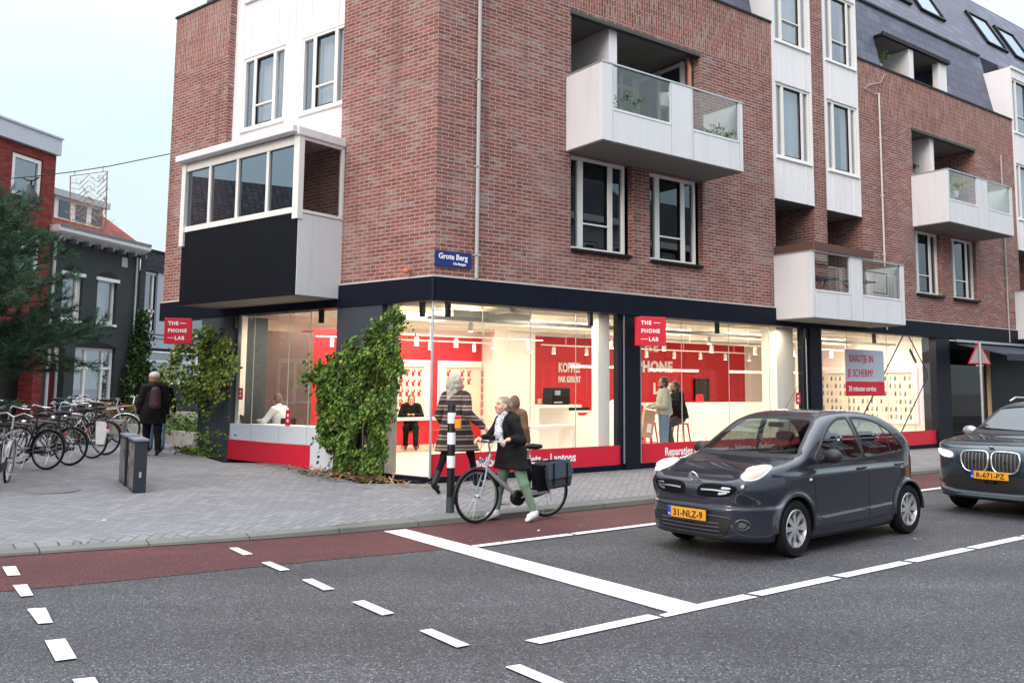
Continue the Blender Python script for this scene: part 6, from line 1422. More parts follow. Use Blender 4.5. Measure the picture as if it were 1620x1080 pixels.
    return root
def crate(col):
    def f(root, T0, TF):
        pass
    return f
def white_guard(root, T0, TF): 
    mb = MB(T0); mb.prism([(-.30, .28), (-.10, .28), (-.05, .74), (-.22, .74), (-.345, .55)], -.045, .045); mb.build('coat_guard', pm('white_plastic', (.55, .54, .56), .5, var=.1), root, bevel=.01)
def bag_on(root, T0, TF):
    mb = MB(T0); mb.box(-.30, .12, -.24, -.08, .42, .74); mb.build('saddle_bag', pm('grey_bag', (.28, .27, .27), .8, var=.2), root, bevel=.03)
bk = []
def px_bike(x, y, rz, label, *a, **k):
    bk.append(bicycle((x, y, ground_z(x, y)), rz, label, *a, **k))
# a row parked on the square; most point away to the left, back wheels towards the camera
px_bike(-8.72, 15.35, R(168), 'black bicycle in front of the row with its whole rear wheel in view', (.02, .02, .022), lean=.06)
px_bike(-8.70, 16.05, R(171), 'black bicycle directly behind the frontmost parked one, red tail light showing', (.03, .03, .035), lean=.05, bars='high')
px_bike(-8.95, 17.3, R(165), 'bicycle with a white rear coat guard in the middle of the parked row', (.04, .03, .03), lean=.05, extra=white_guard)
px_bike(-9.05, 18.0, R(168), 'black bicycle with a grey bag over its rear wheel in the parked row', (.02, .02, .02), lean=.04, extra=bag_on)
px_bike(-10.85, 20.1, R(12), 'silver bicycle turned the other way with its front wheel towards the cabinets', (.45, .46, .48), lean=-.05, bars='flat', fender=M_alu, front_turn=.3)
px_bike(-10.1, 19.9, R(160), 'dark bicycle with swept silver handlebars behind the row near the grey house window', (.05, .05, .055), lean=.05)
px_bike(-11.2, 21.6, R(20), 'bronze framed bicycle at the far end of the parked row beside the planted bed', (.25, .14, .06), lean=-.05, bars='flat', rim=M_chrome)
px_bike(-12.3, 21.5, R(8), 'blue grey bicycle half hidden behind the silver one', (.10, .14, .20), lean=-.04, bars='flat')
px_bike(-9.55, 14.6, R(150), 'dark blue bicycle at the left edge in front of the row', (.04, .05, .12), lean=.06)
px_bike(-7.98, 12.72, R(112), 'white fendered bicycle at the left edge with its front wheel pointing at the camera', (.30, .30, .36), lean=.07, fender=pm('white_plastic', (.55, .54, .56)), bars='high')
px_bike(-10.3, 16.9, R(172), 'black bicycle with pale swept handlebars, second row at the left', (.02, .02, .025), lean=.05)
px_bike(-11.0, 18.4, R(175), 'dark bicycle in the second row in front of the garage door', (.03, .02, .02), lean=.05)
# the cyclist's own bicycle
def cyc_extra(root, T0, TF):
    mb = MB(T0); mb.box(.28, .38, -.035, .035, .36, .80); mb.build('battery', M_black, root, bevel=.015)
    mb = MB(T0)
    for s_ in (-1, 1): mb.prism([(-.28, .42), (.07, .39), (.10, .55), (.09, .73), (-.22, .76), (-.31, .64)], .08 * s_, .20 * s_)
    b = mb.build('pannier_bag', pm('pannier_blue_grey', (.030, .038, .052), .75, var=.3, bump=.2, bscale=60), root, bevel=.03)
    mb = MB(T0); mb.prism([(-.30, .62), (-.25, .55), (.10, .52), (.115, .755), (-.24, .79)], .203, .216); mb.build('pannier_flap', pm('pannier_flap_blue', (.045, .062, .09), .7, var=.3), b, bevel=.01)
    mb = MB(T0)
    for x in (-.2, .02): mb.box(x, x + .025, .216, .222, .45, .74)
    mb.build('strap', M_black, b)
    mb = MB(T0); mb.prism([(.02, .36), (.28, .36), (.30, .74), (.12, .70), (.0, .50)], .06, .068); mb.build('coat_guard', M_black, root)
    mb = MB(T0); mb.lathe([(.085, -.05), (.105, -.03), (.105, .03), (.085, .05)], 20, 'y', (.47, 0, .29)); mb.build('mid_motor', M_black, root, smooth='auto')
    mb = MB(TF); mb.box(.90, .96, .05, .12, 1.06, 1.13); mb.tube([(.9, .1, 1.06), (.98, .1, .95), (.97, .03, .80)], .004, 4); mb.tube([(.9, -.1, 1.06), (1.0, -.1, .93), (.97, -.03, .80)], .004, 4); mb.build('display_unit', M_black, root)
CB = (-.06, 11.93, .012); CRZ = math.atan2(-.58, -.86)
bicycle(CB, CRZ, 'grey step-through electric bicycle with blue pannier bags, ridden by the woman in the black coat', (.36, .40, .46), group=None, bars='flat', step=True, extra=cyc_extra, front_turn=.10)
# ================================================================== people
def V_(*a): return np.array(a, float)
def skin_mat(name, col): 
    m = pm(name, col, .5, var=.06, scale=20, spec=.4); b = m.node_tree.nodes['Principled BSDF']; b.inputs['Subsurface Weight'].default_value = .08; b.inputs['Subsurface Radius'].default_value = (.02, .01, .005); return m
SK1 = skin_mat('skin_fair', (.62, .36, .27)); SK2 = skin_mat('skin_tan', (.45, .25, .17))
M_eye = pm('eye_dark', (.03, .02, .02), .3, var=0); M_lip = pm('lips', (.42, .15, .13), .5, var=0); M_eyew = pm('eye_white', (.6, .58, .56), .3, var=0)
def unit(v): v = np.array(v, float); return v / (np.linalg.norm(v) + 1e-9)
def hand(wr, d, n, side, curl=.5, sc=1.0):
    """wrist, direction of the palm, back-of-hand normal, thumb side vector"""
    d, n = unit(d), unit(n); t = unit(side); P = []
    P.append(CO(wr, wr + d * .045 * sc, .027 * sc, .030 * sc, k=.012)); 
    for i, (o_, L) in enumerate(((.027, .072), (.009, .080), (-.009, .074), (-.026, .058))):
        b0 = wr + d * .05 * sc + t * o_ * sc; b1 = b0 + d * .038 * sc; 
        a1 = unit(d * (1 - curl * .5) - n * curl * .9); b2 = b1 + a1 * L * .5 * sc; a2 = unit(d * (1 - curl * 1.3) - n * curl * 1.5); b3 = b2 + a2 * L * .45 * sc
        P += [CO(b0, b1, .0125 * sc, .0100 * sc, k=.006), CO(b1, b2, .0095 * sc, .0088 * sc, k=.003), CO(b2, b3, .0085 * sc, .007 * sc, k=.003)]
    th0 = wr + d * .015 * sc + t * .024 * sc; th1 = th0 + unit(t * .8 + d * .7 - n * .3) * .035 * sc; th2 = th1 + unit(d + t * .25 - n * curl) * .035 * sc
    P += [CO(th0, th1, .015 * sc, .011 * sc, k=.008), CO(th1, th2, .0105 * sc, .0085 * sc, k=.003)]
    return P
def head_prims(c, f, up, s=1.0):
    """c centre, f facing, up; ellipsoids placed in the head's own axes"""
    f, up = unit(f), unit(up); l = unit(np.cross(up, f)); M = Matrix((tuple(f), tuple(l), tuple(up))).transposed()
    q = lambda a, b, e: c + (f * a + l * b + up * e) * s
    P = [EL(q(-.012, 0, .02), (.098 * s, .077 * s, .098 * s), M), EL(q(.018, 0, -.045), (.070 * s, .060 * s, .075 * s), M, k=.03), EL(q(.055, 0, -.088), (.028 * s, .03 * s, .022 * s), M, k=.03)]
    P += [CO(q(.086, 0, .005), q(.108, 0, -.030), .010 * s, .014 * s, k=.012), EL(q(.100, 0, -.034), (.012 * s, .018 * s, .010 * s), M, k=.008)]
    for y in (-1, 1):
        P += [EL(q(-.005, y * .079, -.012), (.018 * s, .009 * s, .030 * s), M, k=.006), EL(q(.088, y * .030, .022), (.016 * s, .022 * s, .008 * s), M, k=.015), EL(q(.065, y * .043, -.035), (.022 * s, .020 * s, .022 * s), M, k=.02)]
    P += [EL(q(.098, -.031, .002), (.012 * s, .017 * s, .011 * s), M, op='s', k=.012), EL(q(.098, .031, .002), (.012 * s, .017 * s, .011 * s), M, op='s', k=.012)]
    P += [EL(q(.086, 0, -.062), (.014 * s, .024 * s, .007 * s), M, k=.006)]
    return P, q
def person(loc, rz, label, J, skin, clothes, face=(1, 0, 0), tilt=(0, 0, 1), hs=1.0, curl=(.6, .6), hd=None, group=None, scale=1.0, features=True, armr=1.0, gen='f'):
    root = empty('person', loc, rz, label, 'person', group); root.scale = (scale,) * 3
    J = {k: V_(*v) for k, v in J.items()}; a = armr
    P = [CO(J['pelvis'], J['waist'], .125, .105, k=.05), CO(J['waist'], J['chest'], .105, .125, k=.05), CO(J['sl'] * .85 + J['sr'] * .15, J['sr'] * .85 + J['sl'] * .15, .07, k=.04), CO(J['chest'], J['neck'], .10, .055, k=.04), CO(J['neck'], J['head'] - V_(0, 0, .05), .050, .050, k=.02)]
    for s in 'lr':
        P += [CO(J['h' + s], J['k' + s], .080, .055), CO(J['k' + s], J['a' + s], .052, .030), CO(J['a' + s], J['t' + s], .026, .018), CO(J['s' + s], J['e' + s], .046 * a, .038 * a), CO(J['e' + s], J['w' + s], .037 * a, .026 * a)]
        d = J['w' + s] - J['e' + s] if hd is None else V_(*hd[s]); dd = unit(d); nn = unit(np.cross(dd, (0, 1, 0)) * (1 if abs(dd[1]) < .9 else 0) + V_(0, 0, 1e-3)) if hd is None else unit(V_(*hd['n' + s]))
        if hd is None: nn = V_(0, 1 if s == 'l' else -1, 0); side = V_(1, 0, 0)
        else: side = unit(V_(*hd['s' + s]))
        P += hand(J['w' + s], dd, nn, side, curl[0] if s == 'l' else curl[1])
    hp, q = head_prims(J['head'], face, tilt, hs); P += hp
    b = sdf_obj('body', P, [skin, M_eye, M_lip, M_eyew], root, .009, .025)
    me = b.data
    if features:
        el, er, mo = q(.089, .031, .003), q(.089, -.031, .003), q(.099, 0, -.063)
        cs = np.zeros(len(me.polygons) * 3); me.polygons.foreach_get('center', cs); cs = cs.reshape(-1, 3); mi = np.zeros(len(cs), np.int32)
        for e_ in (el, er): mi[np.linalg.norm((cs - e_) * (1, 1, 1.35), axis=1) < .0125 * hs] = 1
        mi[np.linalg.norm((cs - mo) * (1, 1, 3.0), axis=1) < .022 * hs] = 2; me.polygons.foreach_set('material_index', mi)
    for (nm, fn, mat) in clothes:
        r_ = fn(J, q); kw = {}
        if isinstance(r_, tuple): r_, kw = r_
        sdf_obj(nm, r_, mat, root, kw.pop('res', .012), kw.pop('k', .03), **kw)
    return root
STAND = dict(pelvis=(0, 0, .95), waist=(0, 0, 1.08), chest=(0, 0, 1.25), neck=(0, 0, 1.43), head=(.02, 0, 1.60), hl=(0, .09, .91), hr=(0, -.09, .91), kl=(.01, .10, .50), kr=(.01, -.10, .50), al=(0, .10, .09), ar=(0, -.10, .09), tl=(.15, .12, .03), tr=(.15, -.12, .03),
             sl=(0, .185, 1.39), sr=(0, -.185, 1.39), el=(-.02, .25, 1.12), er=(-.02, -.25, 1.12), wl=(.06, .27, .88), wr=(.06, -.27, .88))
def jj(**k): d = dict(STAND); d.update(k); return d
# --- garments
def trousers(add=.018, hem=.05, wide=0.0):
    def f(J, q):
        P = [CO(J['pelvis'], J['waist'], .125 + add, .11 + add, k=.05)]
        for s in 'lr':
            an = J['a' + s] + (J['k' + s] - J['a' + s]) * hem; P += [CO(J['h' + s], J['k' + s], .085 + add, .058 + add + wide * .5), CO(J['k' + s], an, .056 + add + wide * .5, .040 + add + wide)]
        return P, dict(noise_amp=.006, noise_scale=9)
    return f
def coat(hem, add=.035, flare=.05, arms=True, chest=.14, noise_amp=.010, hood=False, collar=True, wrist=.96):
    def f(J, q):
        P = [CO(J['chest'], J['waist'], chest + add * .6, .125 + add, k=.06), CO(J['waist'], J['pelvis'], .125 + add, .145 + add, k=.06)]
        z = J['pelvis'][2]
        if hem < z:
            mid = (J['hl'] + J['hr']) / 2; kn = (J['kl'] + J['kr']) / 2; t = (z - hem) / max(.1, z - kn[2]); e = mid + (kn - mid) * min(1.0, t); e[2] = hem - .03
            for s in 'lr':
                off = (J['h' + s] - mid) * .75; ek = mid * 0 + e + off * 1.0 + (J['k' + s] - kn) * min(1, t) * .75; ek[2] = hem - .03; P.append(CO(J['h' + s], ek, .115 + add * .7, .105 + flare, k=.09))
            P.append(CO(J['pelvis'], e, .14 + add * .6, .115 + flare, k=.08))
        P += [CO(J['sl'] * .9 + J['sr'] * .1, J['sr'] * .9 + J['sl'] * .1, .075 + add * .6, k=.05), CO(J['chest'], J['neck'] - V_(0, 0, .03), .13 + add * .3, .065 + add * .3, k=.05)]
        if arms:
            for s in 'lr':
                w_ = J['e' + s] + (J['w' + s] - J['e' + s]) * wrist; P += [CO(J['s' + s], J['e' + s], .060 + add * .5, .050 + add * .5, k=.03), CO(J['e' + s], w_, .050 + add * .5, .036 + add * .35, k=.02)]
        if collar: P.append(CO(J['neck'] + V_(-.01, 0, -.02), J['neck'] + V_(-.005, 0, .03), .078, .074, k=.02))
        if hood: P += [EL(J['neck'] + V_(-.09, 0, .0), (.10, .13, .085), k=.04)]
        if hem < J['pelvis'][2]: P.append(PL((0, 0, hem), (0, 0, -1), k=.01))
        return P, dict(noise_amp=noise_amp, noise_scale=7)
    return f
def shoes(h=.07, heel=False, boot=0, r=.05):
    def f(J, q):
        P = []
        for s in 'lr':
            a, t = J['a' + s], J['t' + s]; d = unit(t - a); gz = min(a[2], t[2])
            P += [CO(a - V_(0, 0, .04) - d * .02, t + d * .02 - V_(0, 0, .004), r * .82, r * .60, k=.02), EL((a + t) / 2 + V_(0, 0, .005), (.07, .038, .034), k=.03), CO(a + V_(0, 0, .0), a + (J['k' + s] - a) * (.08 + boot), .048, .050 if boot else .044, k=.02)]
        return P
    return f
def hair(long_=0, namp=.006, r=(.108, .088, .108), back=-.028, up=.030, fringe=False, bun=False, vol=0):
    def f(J, q):
        P = [EL(q(back, 0, up), tuple(x + vol for x in r), k=.03), EL(q(back - .02, 0, -.02), (.085 + vol, .086 + vol, .085), k=.03)]
        if long_:
            P += [CO(q(-.06, 0, -.02), q(-.085, 0, -.02 - long_), .085 + vol, .060, k=.04), CO(q(-.03, .06, -.02), q(-.055, .07, -.02 - long_ * .8), .045, .030, k=.04), CO(q(-.03, -.06, -.02), q(-.055, -.07, -.02 - long_ * .8), .045, .030, k=.04)]
        if bun: P.append(EL(q(-.12, 0, .02), (.045, .045, .045), k=.02))
        f_ = np.array(q(1, 0, 0)) - np.array(q(0, 0, 0)); u_ = np.array(q(0, 0, 1)) - np.array(q(0, 0, 0)); nn = unit(f_ * 1.0 - u_ * .55)
        P.append(dict(t='e', c=tuple(q(.085, 0, -.045)), r=(.085, .075, .095), rot=None, op='s', k=.015)) if not fringe else P.append(dict(t='e', c=tuple(q(.095, 0, -.05)), r=(.08, .07, .085), rot=None, op='s', k=.015))
        return P, dict(noise_amp=namp, noise_scale=18 if namp > .01 else 24, res=.010)
    return f
def beard():
    def f(J, q): return [EL(q(.030, 0, -.075), (.066, .062, .048), k=.02), dict(t='e', c=tuple(q(.10, 0, -.035)), r=(.055, .045, .045), rot=None, op='s', k=.01)], dict(res=.009, noise_amp=.002, noise_scale=40)
    return f
M_blackcoat = pm('black_padded_coat', (.006, .0055, .0065), .75, var=.3, scale=5, bump=.25, bscale=22, spec=.2); M_green = pm('sage_leggings', (.16, .25, .17), .8, var=.12, scale=4)
M_wshoe = pm('white_trainer', (.72, .72, .74), .5, var=.05); 
def hairm(name, c0, c1):
    m, nt, b, n = base(name); tc = n.node('ShaderNodeTexCoord').outputs['Object']; mp = n.node('ShaderNodeMapping'); mp.inputs['Scale'].default_value = (1, 1, .13); n.L(tc, mp.inputs[0])
    f = n.noise(mp.outputs[0], 130, 3, .6); g = n.noise(tc, 14, 3, .6); n.L(n.mix(n.ramp(n.m('ADD', n.m('MULTIPLY', f, .7), n.m('MULTIPLY', g, .3)), [(.38, 0), (.62, 1)]), c0, c1), b.inputs['Base Color']); b.inputs['Roughness'].default_value = .5
    n.L(n.bump(f, .8, .01), b.inputs['Normal']); return m
M_blond = hairm('hair_grey_blond', (.12, .075, .045), (.40, .29, .20)); M_silver = hairm('hair_silver_blond', (.24, .20, .17), (.66, .60, .52))
M_brownh = pm('hair_brown', (.13, .06, .035), .6, var=.3, scale=30); M_darkh = pm('hair_dark', (.03, .02, .016), .6, var=.2, scale=30)
M_jeans = pm('jeans_light', (.14, .23, .36), .85, var=.2, scale=10, bump=.1); M_blackb = pm('black_leather', (.005, .005, .006), .4, spec=.4); M_blackt = pm('black_trousers', (.006, .006, .008), .85, spec=.15)
m, nt, b, n = base('plaid_wool'); tc = n.node('ShaderNodeTexCoord').outputs['Object']; sp = n.node('ShaderNodeSeparateXYZ'); n.L(tc, sp.inputs[0])
z = n.m('FRACT', n.m('MULTIPLY', sp.outputs[2], 1 / .145)); xx = n.m('FRACT', n.m('MULTIPLY', n.m('ADD', sp.outputs[0], sp.outputs[1]), 1 / .16)); nz = n.noise(tc, 40, 3)
c = n.ramp(z, [(0, (.025, .018, .018)), (.30, (.025, .018, .018)), (.33, (.30, .22, .19)), (.42, (.31, .235, .20)), (.45, (.09, .05, .045)), (.66, (.10, .055, .05)), (.69, (.34, .28, .25)), (.78, (.33, .27, .24)), (.81, (.03, .02, .02))]); 
for e_ in []: pass
v = n.ramp(xx, [(0, .35), (.40, .35), (.44, .75), (.56, .75), (.60, .45), (1, .45)]); c = n.mix(.55, c, v, 'OVERLAY'); c = n.mix(.2, c, n.ramp(nz, [(.3, .3), (.7, .7)]), 'OVERLAY'); n.L(c, b.inputs['Base Color']); b.inputs['Roughness'].default_value = .95; M_plaid = m
# 1 the cyclist, in the bicycle's own frame (x forward)
m, nt, b, n = base('patterned_scarf'); tc = n.node('ShaderNodeTexCoord').outputs['Object']; vv = n.node('ShaderNodeTexVoronoi'); vv.inputs['Scale'].default_value = 38; n.L(tc, vv.inputs['Vector'])
n.L(n.ramp(vv.outputs['Distance'], [(.25, (.16, .17, .22)), (.45, (.62, .62, .66))]), b.inputs['Base Color']); b.inputs['Roughness'].default_value = .9; M_scarf = m
JC = dict(pelvis=(.55, 0, .87), waist=(.575, 0, 1.0), chest=(.62, 0, 1.15), neck=(.665, 0, 1.325), head=(.705, 0, 1.475), hl=(.55, .09, .83), hr=(.56, -.09, .83), kl=(.47, .17, .47), kr=(.63, -.15, .46), al=(.32, .20, .10), ar=(.67, -.19, .10), tl=(.43, .22, .035), tr=(.81, -.20, .03),
          sl=(.62, .17, 1.28), sr=(.64, -.17, 1.28), el=(.58, .27, 1.04), er=(.72, -.27, 1.05), wl=(.73, .27, 1.055), wr=(.86, -.27, 1.045))
def scarf(J, q): return [CO(J['neck'] + V_(.01, 0, .0), J['neck'] + V_(.02, 0, .035), .085, .075), CO(J['neck'] + V_(.10, .03, -.03), J['chest'] + V_(.165, .06, -.02), .035, .045), CO(J['chest'] + V_(.165, .06, -.02), J['waist'] + V_(.18, .10, -.02), .045, .03), CO(J['neck'] + V_(.10, -.02, -.05), J['chest'] + V_(.16, -.01, -.10), .03, .04)], dict(noise_amp=.012, noise_scale=16, res=.010)
def hoodp(J, q): return [CO(J['neck'] + V_(-.08, .06, .01), J['neck'] + V_(-.08, -.06, .01), .065), EL(J['neck'] + V_(-.10, 0, -.02), (.08, .11, .07))], dict(noise_amp=.01, noise_scale=12)
person(CB, CRZ, 'woman in black coat and grey scarf standing astride the grey bicycle', JC, SK1, [('leggings', trousers(.006, .10), M_green), ('coat', coat(.66, .028, .045, chest=.125, noise_amp=.016), M_blackcoat), ('hood', hoodp, M_blackcoat), ('scarf', scarf, M_scarf), ('shoes', shoes(), M_wshoe), ('hair', hair(0, bun=True, r=(.102, .082, .102)), M_blond)],
       face=(.97, .05, .18), tilt=(-.12, 0, 1), hs=1.0, hd=dict(l=(.75, -.1, -.15), r=(.75, .1, -.15), nl=(0, 0, 1), nr=(0, 0, 1), sl=(0, -1, 0), sr=(0, 1, 0)), curl=(.9, .9))
# 2 woman in plaid coat walking away
g = ground_z(-1.5, 13.8)
JP = jj(kl=(-.14, .09, .53), al=(-.36, .09, .16), tl=(-.25, .10, .04), hr=(.02, -.09, .92), kr=(.26, -.10, .55), ar=(.40, -.10, .14), tr=(.54, -.11, .07), hl=(-.02, .09, .92), el=(-.05, .27, 1.13), wl=(.10, .26, .93), er=(-.10, -.30, 1.16), wr=(.06, -.46, .97))
JP = {k: (v[0], v[1], v[2]) for k, v in JP.items()}
person((-1.50, 13.80, g), R(58), 'woman in a brown and cream plaid coat walking past the corner, seen from behind', JP, SK1, [('tights', trousers(.0, .02), M_blackt), ('coat', coat(.60, .045, .045, chest=.14, noise_amp=.006), M_plaid), ('boots', shoes(boot=.30, r=.045), M_blackb), ('hair', hair(.27, vol=.016, namp=.016), M_silver)], face=(.8, -.5, 0), scale=1.05)
# 3 young person in brown jacket behind the cyclist
g = ground_z(-.60, 14.35)
person((-.60, 14.35, g), R(60), 'small person in a brown jacket with long dark hair, half hidden behind the cyclist', jj(kr=(.12, -.1, .52), ar=(.2, -.1, .1), tr=(.34, -.1, .05), kl=(-.05, .1, .5), al=(-.2, .1, .13), tl=(-.08, .1, .04)), SK1, [('trousers', trousers(.012), M_blackt), ('jacket', coat(.82, .04, .03), pm('brown_jacket', (.13, .065, .03), .7, var=.25)), ('shoes', shoes(), M_blackb), ('hair', hair(.22), M_brownh)], face=(1, .1, 0), scale=.86)
# 4 and 5 the pair walking up the side street
x, y = -8.18, 18.15; g = ground_z(x, y)
def pack(J, q): return [CO(J['chest'] + V_(-.19, 0, .08), J['waist'] + V_(-.21, 0, -.02), .10, .12)], dict(noise_amp=.006)
def cap(J, q): return [EL(q(-.02, 0, .058), (.128, .110, .088))], dict(res=.010)
person((x, y, g), R(122), 'person in long black coat, pale cap and dark red backpack walking away', jj(kl=(.08, .1, .51), al=(.06, .1, .10), tl=(.2, .1, .04), kr=(-.06, -.1, .5), ar=(-.16, -.1, .12), tr=(-.04, -.1, .03)), SK1, [('trousers', trousers(.02), M_blackt), ('coat', coat(.66, .055, .03, hood=True), M_blackcoat), ('backpack', pack, pm('dark_red_pack', (.045, .010, .016), .7, var=.3)), ('shoes', shoes(), M_blackb), ('hair', hair(.03), pm('hair_ginger', (.26, .13, .06), .6)), ('cap', cap, pm('pale_cap', (.60, .52, .48), .8))], face=(.9, -.35, 0), scale=.98)
x, y = -8.45, 18.95; g = ground_z(x, y)
person((x, y, g), R(122), 'person in dark coat and blue jeans, mostly hidden behind the backpack wearer', jj(kl=(.1, .1, .5), al=(.12, .1, .10), tl=(.26, .1, .04), kr=(-.05, -.1, .5), ar=(-.12, -.1, .11), tr=(.0, -.1, .03), er=(-.02, -.29, 1.12), wr=(.02, -.34, .86)), SK1, [('jeans', trousers(.018), M_jeans), ('coat', coat(.72, .045, .03), M_blackcoat), ('shoes', shoes(), pm('brown_shoe', (.10, .04, .03), .5)), ('hair', hair(.0), M_darkh)], face=(1, 0, 0), scale=.99)
# seated poses (seat height .45)
SIT = dict(pelvis=(0, 0, .56), waist=(.01, 0, .70), chest=(.05, 0, .90), neck=(.08, 0, 1.08), head=(.12, 0, 1.24), hl=(.03, .09, .53), hr=(.03, -.09, .53), kl=(.44, .12, .52), kr=(.44, -.12, .52), al=(.46, .12, .09), ar=(.40, -.12, .09), tl=(.6, .13, .03), tr=(.54, -.13, .03),
           sl=(.05, .18, 1.04), sr=(.05, -.18, 1.04), el=(.14, .26, .80), er=(.14, -.26, .80), wl=(.38, .16, .80), wr=(.38, -.16, .80))
def sj(**k): d = dict(SIT); d.update(k); return d
M_wshirt = pm('white_shirt', (.74, .75, .78), .8, var=.05); M_glassf = pm('spectacle_frame', (.02, .015, .015), .3)
def specs(J, q):
    P = []
    for y in (-.033, .033):
        for a in range(8): a0, a1 = a * math.pi / 4, (a + 1) * math.pi / 4; P.append(CO(q(.112, y + .022 * math.cos(a0), .002 + .018 * math.sin(a0)), q(.112, y + .022 * math.cos(a1), .002 + .018 * math.sin(a1)), .003, k=.001))
    for y in (-.08, .08): P.append(CO(q(.110, y * .68, .008), q(.0, y, .005), .003, k=.001))
    return P, dict(res=.004, k=.001)
def chair(loc, rz, label, mat, seat=.45, back=True, group=None):
    r = empty('chair', loc, rz, label, 'chair', group); T = Matrix.Translation(loc) @ Matrix.Rotation(rz, 4, 'Z')
    mb = MB(T); mb.box(-.22, .22, -.22, .22, seat - .035, seat); mb.build('seat', mat, r, bevel=.015)
    if back: mb = MB(T); mb.box(-.25, -.21, -.21, .21, seat + .12, seat + .42); mb.build('backrest', mat, r, bevel=.015)
    for sx_ in (-1, 1):
        for sy_ in (-1, 1): mb = MB(T); mb.tube([(sx_ * .16, sy_ * .16, seat - .04), (sx_ * .21, sy_ * .21, 0)], .014, 6); mb.build('leg', mat, r)
    return r
M_redp = pm('red_plastic', (.55, .012, .02), .4)
L5 = FL @ Vector((-5.16, .80, .20))
chair(L5, R(150), 'dark chair of the man with the laptop in the side window', M_black)
person(L5, R(158), 'man in white shirt and glasses at a laptop in the side window', sj(wr=(.24, -.04, 1.10), er=(.26, -.20, .86), wl=(.42, .20, .80), el=(.20, .28, .80), head=(.14, 0, 1.235)), SK2, [('trousers', trousers(.015), M_blackt), ('shirt', coat(.60, .02, .0, noise_amp=.008, wrist=.93), M_wshirt), ('shoes', shoes(), M_blackb), ('hair', hair(0), M_brownh), ('glasses', specs, M_glassf)], face=(.9, .25, -.25), tilt=(.1, 0, 1))
lt = empty('laptop', FL @ Vector((-5.52, .33, .957)), 0, 'open black laptop on the white counter in the side window', 'laptop'); T = Matrix.Translation(FL @ Vector((-5.50, .34, .957))) @ Matrix.Rotation(R(150), 4, 'Z')
mb = MB(T); mb.box(-.12, .12, -.17, .17, 0, .018); mb.build('laptop_base', M_black, lt); mb = MB(T); mb.prism([(.115, .018), (.20, .235), (.212, .235), (.127, .012)], -.17, .17); mb.build('laptop_screen', M_black, lt)
DM = wpt(3.3, 6.75, .2)
chair(DM, math.atan2(-.79, .1) , 'red chair of the man in black at the white desk', M_redp, group='red chairs by the white desk'); chair(wpt(4.1, 6.5, .2), R(200), 'empty red chair beside the man in black at the white desk', M_redp, group='red chairs by the white desk')
person(DM, R(-80), 'man in black sitting behind the white desk, looking down', sj(head=(.20, 0, 1.20), wl=(.36, .08, .84), wr=(.36, -.08, .84)), SK1, [('trousers', trousers(.02), M_blackt), ('jacket', coat(.60, .035, .0), pm('black_jacket', (.010, .010, .012), .85, spec=.15)), ('shoes', shoes(), pm('brown_shoe', (.1, .04, .03))), ('hair', hair(0), M_brownh)], face=(.8, 0, -.5), tilt=(.3, 0, 1))
# two men at the repair desk
SM = (2.58, 20.3, .2)
person(SM, R(190), 'bearded man in a pale grey green sweatshirt and light jeans standing with a paper bag', jj(er=(.05, -.24, 1.12), wr=(.30, -.14, 1.08), el=(.02, .25, 1.11), wl=(.30, .12, 1.06)), SK2, [('jeans', trousers(.02), M_jeans), ('sweatshirt', coat(.90, .035, .0, noise_amp=.012), pm('sweat_grey_green', (.36, .40, .34), .9, var=.1)), ('shoes', shoes(), M_wshoe), ('hair', hair(0), M_darkh), ('beard', beard(), M_darkh)], face=(1, .1, -.12), scale=1.03)
def stool(loc, label, seat=.72):
    r = empty('bar_stool', loc, .3, label, 'stool', 'red metal bar stools'); T = Matrix.Translation(loc) @ Matrix.Rotation(.3, 4, 'Z')
    mb = MB(T); mb.box(-.15, .15, -.15, .15, seat - .03, seat); mb.build('seat', M_redp, r, bevel=.02)
    for sx_ in (-1, 1):
        for sy_ in (-1, 1): mb = MB(T); mb.tube([(sx_ * .12, sy_ * .12, seat - .03), (sx_ * .2, sy_ * .2, 0)], [.02, .014], 6); mb.build('leg', M_redp, r)
    mb = MB(T); P = [(-.175, -.175, .25), (.175, -.175, .25), (.175, .175, .25), (-.175, .175, .25)]; mb.tube(P, .010, 5, closed=True); mb.build('footrest', M_redp, r); return r
stool((3.02, 20.7, .2), 'red bar stool under the seated man in the black jacket'); stool((2.05, 20.25, .2), 'red bar stool left of the standing man'); stool((2.30, 21.1, .2), 'red bar stool behind the standing man, close to the desk')
HI = {k: (v[0], v[1], v[2] + .27) for k, v in SIT.items()}
HI.update(kl=(.36, .14, .66), kr=(.36, -.14, .62), al=(.26, .13, .26), ar=(.30, -.12, .20), tl=(.40, .14, .22), tr=(.44, -.13, .15))
person((3.0, 20.72, .2), R(195), 'bearded man in a black jacket sitting on a red bar stool', HI, SK2, [('trousers', trousers(.03), pm('dark_olive', (.05, .045, .035), .8)), ('jacket', coat(.80, .05, .0), pm('black_jacket', (.02, .02, .024))), ('shoes', shoes(), M_wshoe), ('hair', hair(0), M_darkh), ('beard', beard(), M_darkh)], face=(1, .1, -.05), scale=1.03)
pb = MB(Matrix.Translation((2.12, 20.02, .62)) @ Matrix.Rotation(R(20), 4, 'Z') @ Matrix.Rotation(R(10), 4, 'Y')); pb.box(-.14, .14, -.06, .06, 0, .62); pbo = pb.build('paper_bag', pm('kraft_paper', (.46, .31, .18), .8, var=.12), None, bevel=.01, label='brown paper bag held by the standing man', cat='bag')
mb = MB(Matrix.Translation((2.12, 20.02, .62)) @ Matrix.Rotation(R(20), 4, 'Z') @ Matrix.Rotation(R(10), 4, 'Y')); mb.box(-.03, .08, -.065, -.061, .12, .32); mb.build('bag_label', M_wtext, pbo)
